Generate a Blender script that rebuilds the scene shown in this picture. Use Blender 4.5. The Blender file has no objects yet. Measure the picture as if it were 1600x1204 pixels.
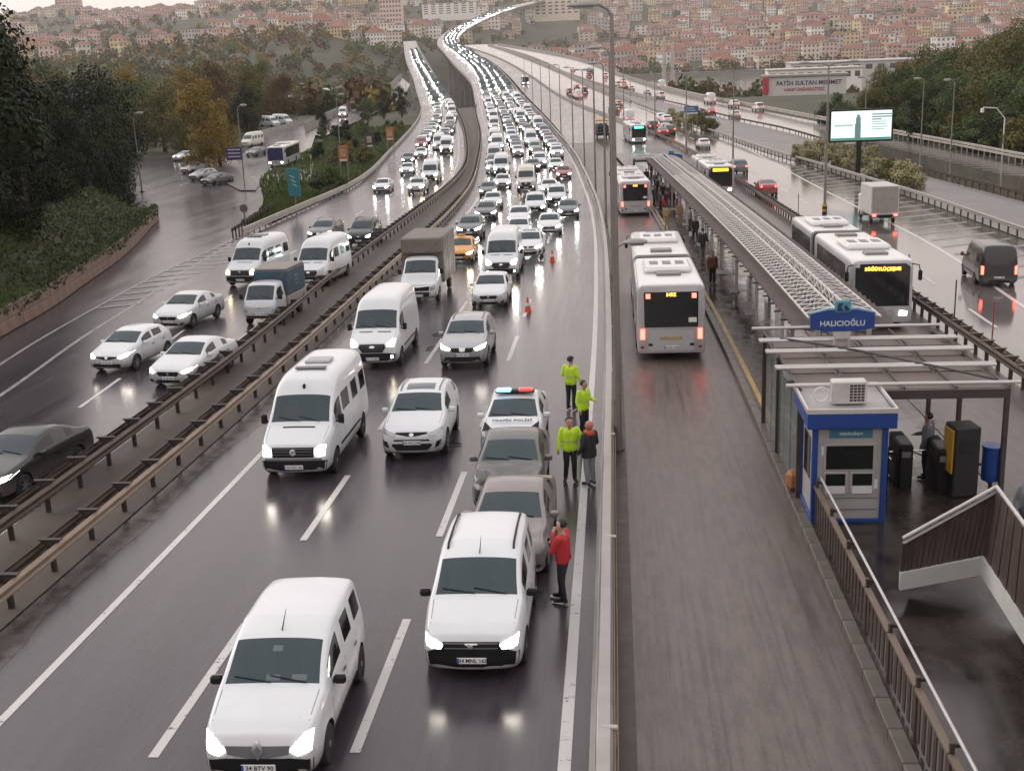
import bpy, bmesh, math, random
import numpy as np
from mathutils import Vector, Matrix
from mathutils.bvhtree import BVHTree
random.seed(7)
SC = bpy.context.scene
COL = SC.collection

# ---------------------------------------------------------------- camera (solved from the photograph)
FPX, CAMH, PIT, ROL, YAW = 1886.69, 9.968, 0.27445, -0.041485, -0.09005
def _cam_axes():
    cp, sp, cy, sy = math.cos(PIT), math.sin(PIT), math.cos(YAW), math.sin(YAW)
    F = Vector((sy*cp, cy*cp, -sp)); R = Vector((cy, -sy, 0)); U = R.cross(F)
    cr, sr = math.cos(ROL), math.sin(ROL)
    return cr*R + sr*U, cr*U - sr*R, F
CR, CU, CF = _cam_axes()
cd = bpy.data.cameras.new('camera'); cam = bpy.data.objects.new('camera', cd); COL.objects.link(cam)
cam.matrix_world = Matrix(((CR.x, CU.x, -CF.x, 0), (CR.y, CU.y, -CF.y, 0), (CR.z, CU.z, -CF.z, CAMH), (0, 0, 0, 1)))
cd.sensor_fit = 'HORIZONTAL'; cd.sensor_width = 36; cd.lens = FPX/1600*36
cd.clip_start = 0.5; cd.clip_end = 12000
SC.camera = cam

# ---------------------------------------------------------------- sky, sun, exposure
SUN_EL, SUN_AZ = math.radians(24), math.radians(-62)      # azimuth from +Y (ahead) towards +X
w = bpy.data.worlds.new('World'); SC.world = w; w.use_nodes = True
nt = w.node_tree; nt.nodes.clear()
sky = nt.nodes.new('ShaderNodeTexSky'); sky.sky_type = 'NISHITA'; sky.sun_disc = False
sky.sun_elevation = SUN_EL; sky.sun_rotation = SUN_AZ; sky.air_density = 1.0; sky.dust_density = 6.0; sky.ozone_density = 1.0
hs = nt.nodes.new('ShaderNodeHueSaturation'); hs.inputs['Saturation'].default_value = 0.12
mx = nt.nodes.new('ShaderNodeMix'); mx.data_type = 'RGBA'; mx.inputs[0].default_value = 0.82   # cloud deck
tc_ = nt.nodes.new('ShaderNodeTexCoord'); sx_ = nt.nodes.new('ShaderNodeSeparateXYZ'); rp_ = nt.nodes.new('ShaderNodeMapRange')   # cloud deck: warm low down, neutral overhead
rp_.inputs['From Min'].default_value = 0.0; rp_.inputs['From Max'].default_value = 0.75
mc_ = nt.nodes.new('ShaderNodeMix'); mc_.data_type = 'RGBA'; mc_.inputs[6].default_value = (8.7, 7.45, 6.9, 1); mc_.inputs[7].default_value = (7.75, 7.6, 7.85, 1)
nt.links.new(tc_.outputs['Generated'], sx_.inputs[0]); nt.links.new(sx_.outputs['Z'], rp_.inputs['Value']); nt.links.new(rp_.outputs[0], mc_.inputs[0]); nt.links.new(mc_.outputs[2], mx.inputs[7])
bg = nt.nodes.new('ShaderNodeBackground'); bg.inputs['Strength'].default_value = 0.12
ow = nt.nodes.new('ShaderNodeOutputWorld')
nt.links.new(sky.outputs[0], hs.inputs['Color']); nt.links.new(hs.outputs[0], mx.inputs[6])
nt.links.new(mx.outputs[2], bg.inputs['Color']); nt.links.new(bg.outputs[0], ow.inputs[0])
sl = bpy.data.lights.new('sun', 'SUN'); sl.energy = 0.7; sl.angle = math.radians(35); sl.color = (1, .9, .82)
so = bpy.data.objects.new('sun', sl); COL.objects.link(so)
_d = Vector((math.sin(SUN_AZ)*math.cos(SUN_EL), math.cos(SUN_AZ)*math.cos(SUN_EL), math.sin(SUN_EL)))
so.rotation_euler = _d.to_track_quat('Z', 'Y').to_euler()
SC.view_settings.view_transform = 'Standard'; SC.view_settings.look = 'None'
SC.view_settings.exposure = 0.42; SC.view_settings.gamma = 1.0; SC.view_settings.use_curve_mapping = False
SC.render.engine = 'CYCLES'
cy_ = SC.cycles
cy_.max_bounces = 4; cy_.diffuse_bounces = 2; cy_.glossy_bounces = 2; cy_.transmission_bounces = 3
cy_.transparent_max_bounces = 5; cy_.volume_bounces = 0; cy_.sample_clamp_indirect = 12
cy_.use_denoising = True; cy_.caustics_reflective = False; cy_.caustics_refractive = False
cy_.use_adaptive_sampling = True; cy_.adaptive_threshold = .025

# ---------------------------------------------------------------- ground profile and pixel -> place
PY = np.array([-50,0,40,80,105,130,160,200,260,330,420,500,600,700,800,900,1000,1200,1500,2500.])
PZ = np.array([2.05,0,-1.637,-3.274,-4.28,-5.1,-5.6,-5.8,-5.85,-5.8,-5.0,-3.2,.3,4.2,8.5,13,18,30,52,110])
PM = np.gradient(PZ, PY)
def prof(y):
    y = min(max(y, -50.), 2499.9); i = int(np.searchsorted(PY, y, side='right')) - 1; i = min(max(i, 0), len(PY)-2)
    h = PY[i+1]-PY[i]; t = (y-PY[i])/h
    return float((2*t**3-3*t**2+1)*PZ[i]+(t**3-2*t**2+t)*h*PM[i]+(-2*t**3+3*t**2)*PZ[i+1]+(t**3-t**2)*h*PM[i+1])
def px(x, y, h=0.0):
    """point where the photo's pixel (x, y) meets the road surface raised by h"""
    d = CF + CR*((x-800)/FPX) - CU*((y-602)/FPX); d = d/d.y
    Y, st = 5.0, 1.0
    while Y < 2400:
        if CAMH + Y*d.z <= prof(Y) + h: break
        Y += st if Y < 300 else 4
    lo, hi = Y-(st if Y <= 300 else 4), Y
    for _ in range(24):
        m = (lo+hi)/2
        if CAMH + m*d.z <= prof(m) + h: hi = m
        else: lo = m
    return Vector((d.x*hi, hi, prof(hi)+h))
def at_depth(x, y, Y):
    """point on the photo's pixel ray at forward distance Y (used where the distance is known)"""
    d = CF + CR*((x-800)/FPX) - CU*((y-602)/FPX); d = d/d.y
    return Vector((d.x*Y, Y, CAMH + d.z*Y))
def spl(pts):
    """X as a smooth function of Y through (X, Y) points"""
    ys = np.array([p[1] for p in pts], float); xs = np.array([p[0] for p in pts], float)
    m = np.gradient(xs, ys)
    def f(y):
        if y <= ys[0]: return float(xs[0] + m[0]*(y-ys[0]))
        if y >= ys[-1]: return float(xs[-1] + m[-1]*(y-ys[-1]))
        i = int(np.searchsorted(ys, y, side='right'))-1; h = ys[i+1]-ys[i]; t = (y-ys[i])/h
        return float((2*t**3-3*t**2+1)*xs[i]+(t**3-2*t**2+t)*h*m[i]+(-2*t**3+3*t**2)*xs[i+1]+(t**3-t**2)*h*m[i+1])
    return f

# ---------------------------------------------------------------- materials
MATS = {}
def new_mat(name):
    m = bpy.data.materials.new(name); m.use_nodes = True; MATS[name] = m
    nt = m.node_tree; b = nt.nodes['Principled BSDF']
    return m, nt, b
def N(nt, t, **kw):
    n = nt.nodes.new(t)
    for k, v in kw.items(): setattr(n, k, v)
    return n
def coords(nt, scale=(1, 1, 1), kind='Object', rot=(0, 0, 0)):
    tc = N(nt, 'ShaderNodeTexCoord'); mp = N(nt, 'ShaderNodeMapping')
    mp.inputs['Scale'].default_value = scale; mp.inputs['Rotation'].default_value = rot
    nt.links.new(tc.outputs[kind], mp.inputs['Vector']); return mp.outputs[0]
def noise(nt, vec, scale, detail=4, rough=.55):
    n = N(nt, 'ShaderNodeTexNoise'); n.inputs['Scale'].default_value = scale; n.inputs['Detail'].default_value = detail
    n.inputs['Roughness'].default_value = rough; nt.links.new(vec, n.inputs['Vector']); return n.outputs['Fac']
def ramp(nt, fac, stops):
    r = N(nt, 'ShaderNodeValToRGB'); e = r.color_ramp.elements
    while len(e) < len(stops): e.new(0.5)
    for el, (p, c) in zip(e, stops):
        el.position = p; el.color = (c, c, c, 1) if isinstance(c, (int, float)) else (*c, 1)
    nt.links.new(fac, r.inputs[0]); return r.outputs[0]
def mixc(nt, fac, a, b, mode='MIX'):
    m = N(nt, 'ShaderNodeMix', data_type='RGBA', blend_type=mode)
    for i, v in ((0, fac), (6, a), (7, b)):
        if isinstance(v, (int, float)): m.inputs[i].default_value = v if i == 0 else (v, v, v, 1)
        elif isinstance(v, tuple): m.inputs[i].default_value = (*v, 1)
        else: nt.links.new(v, m.inputs[i])
    return m.outputs[2]
def bump(nt, b, h, strength=.3, dist=.02):
    n = N(nt, 'ShaderNodeBump'); n.inputs['Strength'].default_value = strength; n.inputs['Distance'].default_value = dist
    nt.links.new(h, n.inputs['Height']); nt.links.new(n.outputs[0], b.inputs['Normal'])
def M(name, col=(.5, .5, .5), rough=.5, metal=0.0, var=.12, scale=3.0, emit=None, es=0.0, coat=0.0, spec=.5, bmp=0.0, kind='Object'):
    """plain procedural material: colour broken up by noise, roughness too"""
    if name in MATS: return MATS[name]
    m, nt, b = new_mat(name)
    if var > 0:
        f = noise(nt, coords(nt, kind=kind), scale, 5)
        c = mixc(nt, f, tuple(max(0, x*(1-var*1.6)) for x in col), tuple(min(1, x*(1+var*1.2)) for x in col))
        nt.links.new(c, b.inputs['Base Color'])
        nt.links.new(ramp(nt, f, [(.3, max(.03, rough*.8)), (.7, min(1, rough*1.2))]), b.inputs['Roughness'])
        if bmp: bump(nt, b, f, bmp, .03)
    else:
        b.inputs['Base Color'].default_value = (*col, 1); b.inputs['Roughness'].default_value = rough
    b.inputs['Metallic'].default_value = metal; b.inputs['Coat Weight'].default_value = coat
    b.inputs['Coat Roughness'].default_value = .05; b.inputs['Specular IOR Level'].default_value = spec
    if emit: b.inputs['Emission Color'].default_value = (*emit, 1); b.inputs['Emission Strength'].default_value = es
    return m
def wet_asphalt(name, c0, c1, r0, r1, ripple=.05, patch=.045, spec=.5, cracks=True, streak=.35, fine_amt=.25, thin_r=.35):
    """rain-wet road: dark binder, film of water whose gloss comes and goes, tyre-worn streaks along the lanes"""
    m, nt, b = new_mat(name); v = coords(nt, kind='Object')
    big = noise(nt, v, patch, 5, .6); grain = noise(nt, v, 22., 4, .7)
    wide = noise(nt, coords(nt, (1, .035, 1)), .8, 4, .6); thin = noise(nt, coords(nt, (7, .16, 1)), 1., 6, .75); mid = noise(nt, coords(nt, (1, .22, 1)), 4.5, 6, .75)
    f = mixc(nt, .5, big, wide)
    col = mixc(nt, ramp(nt, f, [(.38, 0.), (.62, 1.)]), c0, c1)
    col = mixc(nt, ramp(nt, thin, [(.40, 0.), (.62, streak)]), col, tuple(min(1, x*1.55) for x in c1))
    col = mixc(nt, ramp(nt, thin, [(.36, streak), (.46, 0.)]), col, tuple(x*.5 for x in c0))
    col = mixc(nt, ramp(nt, grain, [(.45, 0.), (.65, fine_amt)]), col, tuple(min(1, x*1.5) for x in c1))
    col = mixc(nt, ramp(nt, mid, [(.40, fine_amt*.8), (.56, 0.)]), col, tuple(x*.55 for x in c0))
    if cracks:
        vo = N(nt, 'ShaderNodeTexVoronoi', feature='DISTANCE_TO_EDGE'); vo.inputs['Scale'].default_value = .045
        wn = N(nt, 'ShaderNodeTexNoise'); wn.inputs['Scale'].default_value = .5; nt.links.new(v, wn.inputs['Vector'])
        wv = mixc(nt, .25, v, wn.outputs['Color'], 'ADD'); nt.links.new(wv, vo.inputs['Vector'])
        col = mixc(nt, ramp(nt, vo.outputs[0], [(0., .35), (.0025, 0.)]), col, tuple(x*.5 for x in c0))
    nt.links.new(col, b.inputs['Base Color'])
    g = mixc(nt, thin_r, f, thin)
    nt.links.new(ramp(nt, g, [(.38, r0), (.62, r1)]), b.inputs['Roughness'])
    bump(nt, b, mixc(nt, thin_r, grain, thin), ripple, .02)
    b.inputs['Specular IOR Level'].default_value = spec
    return m
# ---------------------------------------------------------------- mesh helpers
class MB:
    """collects geometry; build() links it as one mesh object"""
    def __init__(s): s.v = []; s.f = []; s.m = []; s.T = Matrix.Identity(4); s.mi = 0
    def add(s, vs, fs, mi=None):
        o = len(s.v); T = s.T
        s.v += [tuple(T @ Vector(p)) for p in vs]; s.f += [tuple(i+o for i in f) for f in fs]
        s.m += [s.mi if mi is None else mi]*len(fs); return s
    def box(s, c, d, mi=None, rz=0.0, R=None):
        x, y, z = d[0]/2, d[1]/2, d[2]/2
        vs = [Vector((a*x, b*y, e*z)) for e in (-1, 1) for b in (-1, 1) for a in (-1, 1)]
        if R is None and rz: R = Matrix.Rotation(rz, 3, 'Z')
        if R is not None: vs = [R @ p for p in vs]
        c = Vector(c)
        return s.add([c+p for p in vs], [(0,2,3,1),(4,5,7,6),(0,1,5,4),(2,6,7,3),(0,4,6,2),(1,3,7,5)], mi)
    def bbox(s, c, d, bev=.02, mi=None):
        """box with chamfered edges (8 corner triples)"""
        vs = []; idx = {}
        for e in (-1, 1):
            for b in (-1, 1):
                for a in (-1, 1):
                    for k in range(3):
                        h = [d[0]/2, d[1]/2, d[2]/2]; h = [q-(bev if j != k else 0) for j, q in enumerate(h)]
                        idx[(a, b, e, k)] = len(vs); vs.append((c[0]+a*h[0], c[1]+b*h[1], c[2]+e*h[2]))
        fs = []
        for k in range(3):
            for sgn in (-1, 1):
                o = [(-1, -1), (1, -1), (1, 1), (-1, 1)]
                if sgn < 0: o = o[::-1]
                q = []
                for p, r in o:
                    t = [0, 0, 0]; t[k] = sgn; t[(k+1) % 3] = p; t[(k+2) % 3] = r; q.append(idx[(t[0], t[1], t[2], k)])
                fs.append(tuple(q))
        for k in range(3):
            a_, b_ = (k+1) % 3, (k+2) % 3
            for p in (-1, 1):
                for r in (-1, 1):
                    t0 = [0, 0, 0]; t0[a_] = p; t0[b_] = r; t1 = list(t0); t0[k] = -1; t1[k] = 1
                    q = [idx[(*t0, a_)], idx[(*t1, a_)], idx[(*t1, b_)], idx[(*t0, b_)]]
                    fs.append(tuple(q if p*r > 0 else q[::-1]))
        for e in (-1, 1):
            for b in (-1, 1):
                for a in (-1, 1):
                    q = [idx[(a, b, e, k)] for k in range(3)]
                    fs.append(tuple(q if a*b*e > 0 else q[::-1]))
        return s.add(vs, fs, mi)
    def tube(s, pts, r, n=8, mi=None, cap=True):
        pts = [Vector(p) for p in pts]; rs = r if isinstance(r, (list, tuple)) else [r]*len(pts)
        vs = []; up0 = None
        for i, p in enumerate(pts):
            t = (pts[min(i+1, len(pts)-1)]-pts[max(i-1, 0)]).normalized()
            a = t.cross(Vector((0, 0, 1)) if abs(t.z) < .95 else Vector((1, 0, 0))).normalized() if up0 is None else (up0 - t*up0.dot(t)).normalized()
            up0 = a; b = t.cross(a)
            vs += [p + (a*math.cos(6.2832*k/n) + b*math.sin(6.2832*k/n))*rs[i] for k in range(n)]
        fs = [(i*n+k, i*n+(k+1) % n, (i+1)*n+(k+1) % n, (i+1)*n+k) for i in range(len(pts)-1) for k in range(n)]
        if cap: fs += [tuple(range(n))[::-1], tuple((len(pts)-1)*n+k for k in range(n))]
        return s.add(vs, fs, mi)
    def lathe(s, prof_, c=(0, 0, 0), n=16, axis='Z', mi=None):
        """profile of (radius, height) turned about an axis through c"""
        vs = []; c = Vector(c)
        for r, h in prof_:
            for k in range(n):
                a = 6.2832*k/n; q = (r*math.cos(a), r*math.sin(a), h)
                vs.append(c + Vector(q if axis == 'Z' else ((q[2], q[0], q[1]) if axis == 'X' else (q[1], q[2], q[0]))))
        fs = [(i*n+k, i*n+(k+1) % n, (i+1)*n+(k+1) % n, (i+1)*n+k) for i in range(len(prof_)-1) for k in range(n)]
        fs += [tuple(range(n))[::-1], tuple((len(prof_)-1)*n+k for k in range(n))]
        return s.add(vs, fs, mi)
    def prism(s, poly, d0, d1, axis='Y', mi=None):
        """2-D polygon swept along an axis: X: (y,z), Y: (x,z), Z: (x,y)"""
        def P(q, d): return (d, q[0], q[1]) if axis == 'X' else ((q[0], d, q[1]) if axis == 'Y' else (q[0], q[1], d))
        n = len(poly); vs = [P(q, d0) for q in poly]+[P(q, d1) for q in poly]
        return s.add(vs, [tuple(range(n))[::-1], tuple(range(n, 2*n))]+[(k, (k+1) % n, n+(k+1) % n, n+k) for k in range(n)], mi)
    def strip(s, A, B, mi=None):
        n = len(A); return s.add(list(A)+list(B), [(i, n+i, n+i+1, i+1) for i in range(n-1)], mi)
    def mesh(s, name, mats, smooth=None):
        me = bpy.data.meshes.new(name); me.from_pydata(s.v, [], s.f)
        for m in (mats if isinstance(mats, (list, tuple)) else [mats]): me.materials.append(m)
        if any(s.m): me.polygons.foreach_set('material_index', s.m)
        if smooth is not None: shade(me, smooth)
        me.update(); return me
    def build(s, name, mats, parent=None, smooth=None, fix=True):
        me = s.mesh(name, mats, smooth)
        if fix:
            bm = bmesh.new(); bm.from_mesh(me); bmesh.ops.recalc_face_normals(bm, faces=bm.faces); bm.to_mesh(me); bm.free()
        return link(name, me, parent)
def shade(me, ang=40):
    me.polygons.foreach_set('use_smooth', [True]*len(me.polygons)); me.set_sharp_from_angle(angle=math.radians(ang))
def link(name, data, parent=None, loc=None):
    o = bpy.data.objects.new(name, data); COL.objects.link(o)
    if parent is not None: o.parent = parent
    if loc is not None: o.location = loc
    return o
def empty(name, loc=(0, 0, 0), rz=0.0):
    o = bpy.data.objects.new(name, None); COL.objects.link(o); o.location = loc; o.rotation_euler = (0, 0, rz); o.empty_display_size = .2; return o
def tag(o, label=None, cat=None, group=None, kind=None):
    if label: o['label'] = label
    if cat: o['category'] = cat
    if group: o['group'] = group
    if kind: o['kind'] = kind
    return o
KIDS = {}
def kids(o): return [c for c in o.children]
def copy_tree(o, parent=None, ch=None):
    c = o.copy(); COL.objects.link(c); c.parent = parent
    for k in kids(o): copy_tree(k, c)
    return c
def evaluated(o):
    dg = bpy.context.evaluated_depsgraph_get(); dg.update()
    return bpy.data.meshes.new_from_object(o.evaluated_get(dg))
def drop(o):
    d = o.data; bpy.data.objects.remove(o)
    if d is not None and d.users == 0: bpy.data.meshes.remove(d)
_FONTC = {}
def text_mesh(s, size, ext=.004, align='CENTER', bold=False):
    """flat lettering as a mesh in the XZ plane facing -Y, centred on its origin"""
    k = (s, size, ext, align, bold)
    if k in _FONTC: return _FONTC[k]
    cu = bpy.data.curves.new('lettering', 'FONT'); cu.body = s; cu.size = size; cu.extrude = ext; cu.align_x = align; cu.align_y = 'CENTER'
    cu.resolution_u = 2
    if bold: cu.offset = size*.018
    o = bpy.data.objects.new('lettering', cu); COL.objects.link(o); me = evaluated(o)
    bpy.data.objects.remove(o); bpy.data.curves.remove(cu)
    me.transform(Matrix.Rotation(math.pi/2, 4, 'X')); _FONTC[k] = me; return me
def lettering(s, size, mat, parent, loc, rz=0.0, rx=0.0, ext=.004, bold=True, name='lettering'):
    me = text_mesh(s, size, ext, bold=bold).copy(); me.materials.clear(); me.materials.append(mat)
    o = link(name, me, parent, loc); o.rotation_euler = (rx, 0, rz); o['kind'] = 'stuff'; return o
# ================================================================ THE SETTING: terrain, roads, markings
def lerp(a, b, t): return a+(b-a)*t
def sstep(a, b, x):
    t = min(1, max(0, (x-a)/(b-a))); return t*t*(3-2*t)
# edges of the carriageways, X as a function of the distance Y
eD = spl([(-.9,-30),(-.9,0),(-.9,30),(-.9,50),(-1.05,66),(-1.35,85),(-1.95,106),(-3.4,135),(-5.7,170),(-11.6,230),(-26.7,367),(-50.2,557),(-79.5,732),(-106,877),(-121,1000),(-130,1200),(-112,1500),(-80,1750)])
eE = lambda y: eD(y)+.62                                                   # foot of the rail beside the bus lane
eC = spl([(-12.4,-30),(-12.4,0),(-12.4,40),(-13.1,67),(-14.0,101),(-15.7,135),(-18.6,170),(-25.3,237),(-29.1,268),(-41,370),(-54.9,482),(-76.2,608),(-100,748),(-122,877),(-137,1000),(-146,1200),(-130,1500),(-98,1750)])
eB = spl([(-15,-30),(-15,20),(-15.4,44),(-16.6,68),(-17.8,105),(-19.3,151),(-26,214),(-35.7,284),(-61.4,446),(-102,683),(-131,848),(-150,960)])
eA = spl([(-19.5,0),(-21,25),(-23,42),(-24.6,52),(-25.8,62),(-27.6,75),(-29.2,92),(-30.1,114),(-30.6,142),(-35.1,191),(-44,277),(-71.7,452),(-114,690),(-160,960)])
eBL = spl([(.2,-30),(.2,0),(.2,50),(.1,67),(-.3,85),(-1.0,106),(-2.3,135),(-4.4,170),(-8.5,215),(-24.5,367),(-48,557),(-78,732),(-112,877)])
eKL = spl([(4.05,-30),(4.05,0),(4.1,53),(3.8,72),(3.2,99),(2.5,124),(1.5,150),(-.2,176),(-2.5,200)])  # platform kerb beside the near bus lane
eKR = spl([(9.35,-30),(9.35,0),(9.35,60),(9.0,90),(8.4,118),(7.3,145),(5.2,176),(3.2,200)])
eG = spl([(13.3,-30),(13.3,0),(13.35,55),(13.4,100),(12.9,128),(11.8,155),(9.6,185),(5,225),(-10,330),(-33,510),(-66,700),(-104,860)])  # rail between bus lane and right road
eR1 = spl([(17.2,30),(18.2,54),(19.6,72),(20.3,108),(19.9,160),(17.8,201),(12.2,255),(2,340),(-16,480),(-50,690),(-90,870)])          # right road: its right-hand edge line
eR2 = spl([(25.6,30),(25.9,78),(26.2,110),(24.5,140),(21.1,170),(15.9,217),(6.9,311),(-10,450),(-45,680),(-86,860)])                   # rail beyond the hatching
eR3 = spl([(33.4,60),(33.4,120),(32.4,144),(31.4,171),(28.3,210),(23.6,239),(17.6,288),(4,380),(-26,560),(-60,740),(-84,850)])         # rail on the near side of the far road
eR4 = spl([(48,120),(46.6,144),(45.2,165),(42.5,189),(38.6,221),(32.9,265),(24.2,330),(8,460),(-18.7,640),(-50,760),(-78,850)])        # its far side
def ys(a, b, dmin=1.5):
    out = [a]
    while out[-1] < b: out.append(min(b, out[-1]+max(dmin, out[-1]*.02)))
    return out
def sheet(name, fl, fr, y0, y1, mat, lift=0.0, nx=1, kind='structure', dmin=1.5, skirt=0.0):
    """a strip of surface between two edges, following the road profile"""
    mb = MB(); Y = ys(y0, y1, dmin); rows = []
    for y in Y:
        a, b = fl(y), fr(y); rows.append([(lerp(a, b, k/nx), y, prof(y)+lift) for k in range(nx+1)])
    for k in range(nx): mb.strip([r[k] for r in rows], [r[k+1] for r in rows])
    if skirt:
        for k in (0, nx): mb.strip([r[k] for r in rows], [(r[k][0], r[k][1], r[k][2]-skirt) for r in rows])
    o = mb.build(name, mat); o['kind'] = kind
    for p in o.data.polygons: p.use_smooth = False
    return o
m_main = wet_asphalt('wet asphalt', (.033, .027, .033), (.068, .057, .065), .15, .29, streak=.16, fine_amt=.2)
m_bus = wet_asphalt('worn bus lane asphalt', (.056, .041, .036), (.100, .078, .069), .32, .50, ripple=.16, cracks=False, streak=.6, fine_amt=.45)
m_right = wet_asphalt('pale wet asphalt', (.10, .086, .080), (.155, .135, .127), .06, .13, ripple=.02, streak=.1, fine_amt=.1)
m_plat = wet_asphalt('wet platform paving', (.011, .009, .008), (.048, .035, .030), .06, .40, ripple=.06, patch=1.1, cracks=False, streak=.0, thin_r=0.)  # shade of the footbridge overhead is put into the dark paving colour
def worn_paint(name, c, wear=.42):
    m, nt, b = new_mat(name); v = coords(nt); f = noise(nt, v, 7., 6, .7); g = noise(nt, v, .6, 3)
    col = mixc(nt, g, tuple(x*.8 for x in c), c); col = mixc(nt, ramp(nt, f, [(wear-.06, 1.), (wear, 0.)]), col, (.06, .054, .058))
    nt.links.new(col, b.inputs['Base Color']); b.inputs['Roughness'].default_value = .38; return m
m_line = worn_paint('road paint', (.60, .57, .55), .40); m_faint = worn_paint('faint road paint', (.34, .32, .31), .47); m_tar = M('tar seam', (.012, .011, .012), .3, var=.3)
m_hatch = worn_paint('worn road paint', (.24, .22, .21), .50)
m_yel = M('yellow paint', (.55, .32, .03), .45, var=.2, scale=4)
m_conc = M('concrete', (.30, .28, .26), .7, var=.25, scale=1.3, bmp=.3)
m_dirt = M('median earth', (.085, .064, .052), .7, var=.5, scale=1.6, bmp=.8); m_mud = M('wet mud', (.075, .064, .060), .28, var=.6, scale=2.2, bmp=.4)
m_gutter = M('muddy gutter', (.04, .026, .019), .5, var=.4, scale=3)
m_water = M('harbour water', (.10, .11, .115), .12, var=.1, scale=.02, bmp=.1)

# ---- terrain
eWall = spl([(-24.5,20),(-26.8,40),(-28.7,53),(-30,61),(-31.6,68),(-34,79),(-40.8,103.5),(-43,111),(-48,119)])
def hash2(x, y):
    v = math.sin(x*12.9898+y*78.233)*43758.5453; return v-math.floor(v)
def vnoise(x, y):
    i, j = math.floor(x), math.floor(y); a, b = x-i, y-j; a = a*a*(3-2*a); b = b*b*(3-2*b)
    return lerp(lerp(hash2(i, j), hash2(i+1, j), a), lerp(hash2(i, j+1), hash2(i+1, j+1), a), b)
def near_hill(X, Y):
    d = eWall(Y)-X-.45
    if d <= 0 or Y > 122: return 0.0
    return min(11, 1.25*sstep(0, .5, d)+max(0, d-.6)*.5)*(1-sstep(104, 121, Y+max(0, 12-d)*.3))
def G(X, Y):
    z = prof(min(Y, 300))-.16
    side = sstep(-260, -60, X)                                     # 0 on the far left, 1 towards the bridge and right
    low = lerp(-9, -22.5, side)
    z = lerp(z, low, sstep(300, 620, Y))
    if X > eR4(min(max(Y, 120), 850))+6 and Y < 620: z += 0.5*sstep(0, 8, X-eR4(min(max(Y, 120), 850))-6)
    ys0 = lerp(640, 950, side); rise = max(0, Y-ys0)
    un = (vnoise(X/260., Y/340.)-.5)*34 + (vnoise(X/90.+9, Y/110.)-.5)*9
    hill = min(rise, 2050)*lerp(.062, .066, side)
    z += hill + un*sstep(0, 500, rise)
    if rise > 0: z = max(z, lerp(z, -19.0, sstep(0, 10, rise)*(1-sstep(10, 90, rise)))) if side > .5 else z
    return z + near_hill(X, Y)
def terrain():
    xs = sorted(set([round(v, 2) for v in list(np.linspace(-72, -23, 50))+list(np.linspace(-23, 70, 24))+list(np.linspace(-200, -72, 24))+list(np.linspace(70, 240, 24))+list(np.linspace(-2600, -200, 60))+list(np.linspace(240, 2600, 60))]))
    yy = sorted(set([round(v, 2) for v in list(np.linspace(-40, 20, 8))+list(np.linspace(20, 124, 60))+list(np.linspace(124, 330, 30))+list(np.linspace(330, 1000, 40))+list(np.linspace(1000, 3400, 60))]))
    vs = []; w = len(xs)
    for y in yy:
        for x in xs:
            z = G(x, y)
            if y < 330 and (eWall(min(y, 119))-1.6 if y < 125 else eA(y)-45) < x < eR4(max(y, 120))+2 and near_hill(x, y) < .1: z -= .35
            vs.append((x, y, z))
    fs = [(j*w+i, j*w+i+1, (j+1)*w+i+1, (j+1)*w+i) for j in range(len(yy)-1) for i in range(w-1)]
    m, nt, b = new_mat('rough ground'); v = coords(nt)
    f = noise(nt, v, .035, 6, .6); g = noise(nt, v, .9, 5)
    c = mixc(nt, ramp(nt, f, [(.38, 0.), (.6, 1.)]), (.026, .038, .012), (.062, .062, .030))
    c = mixc(nt, ramp(nt, g, [(.35, 0.), (.7, .6)]), c, (.05, .045, .03)); nt.links.new(c, b.inputs['Base Color'])
    b.inputs['Roughness'].default_value = .85; bump(nt, b, g, .5, .2)
    o = MB().add(vs, fs).build('ground', m, smooth=60); o['kind'] = 'structure'
terrain()
o = MB().add([(-2600, 540, -20), (2600, 540, -20), (2600, 965, -20), (-2600, 965, -20)], [(0, 1, 2, 3)]).build('water', m_water); o['kind'] = 'structure'

# ---- surfaces
sheet('main_road', eC, eE, -30, 1750, m_main, 0, nx=4, skirt=1.6)
sheet('left_road', eA, eB, -30, 960, m_main, 0, nx=3, skirt=1.6)
sheet('slip_road', lambda y: eWall(min(y, 119)) if y < 119 else lerp(-48, -86, (y-119)/80.), lambda y: eA(y)-.0 if y < 92 else lerp(-29.2, -50, sstep(92, 190, y)), 20, 199, m_main, -.012, nx=3)
sheet('median_strip', eB, eC, -30, 330, m_dirt, .03, nx=2)
sheet('muddy_verge', lambda y: eC(y)+.0, lambda y: eC(y)+.75+.5*(vnoise(y*.6, 3)-.5), -30, 200, m_mud, .005, dmin=.6)
sheet('muddy_verge', lambda y: eB(y)-.6+.4*(vnoise(y*.6, 9)-.5), lambda y: eB(y)+.0, -30, 200, m_mud, .005, dmin=.6)
sheet('bus_lane', eBL, eKL, -30, 200, m_bus, .004, nx=2)
m_busfar = wet_asphalt('far bus lane asphalt', (.07, .06, .056), (.12, .104, .098), .16, .30, ripple=.05, cracks=False, streak=.2)
sheet('bus_lane_far', eBL, eG, 200, 860, m_busfar, .004, nx=2, skirt=1.4)
sheet('platform_ramp', eKL, eKR, 174, 201, m_busfar, .008, nx=2)
sheet('bus_lane_return', eKR, eG, -30, 200, m_bus, .004, nx=2)
sheet('right_road', eG, eR2, 0, 860, m_right, 0, nx=2, skirt=1.4)
sheet('island_between_roads', eR2, eR3, 60, 480, M('worn island paving', (.15, .132, .122), .45, var=.3, scale=.4), .05, nx=2)
sheet('far_right_road', eR3, eR4, 90, 850, m_right, .01, nx=2, skirt=1.4)
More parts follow.
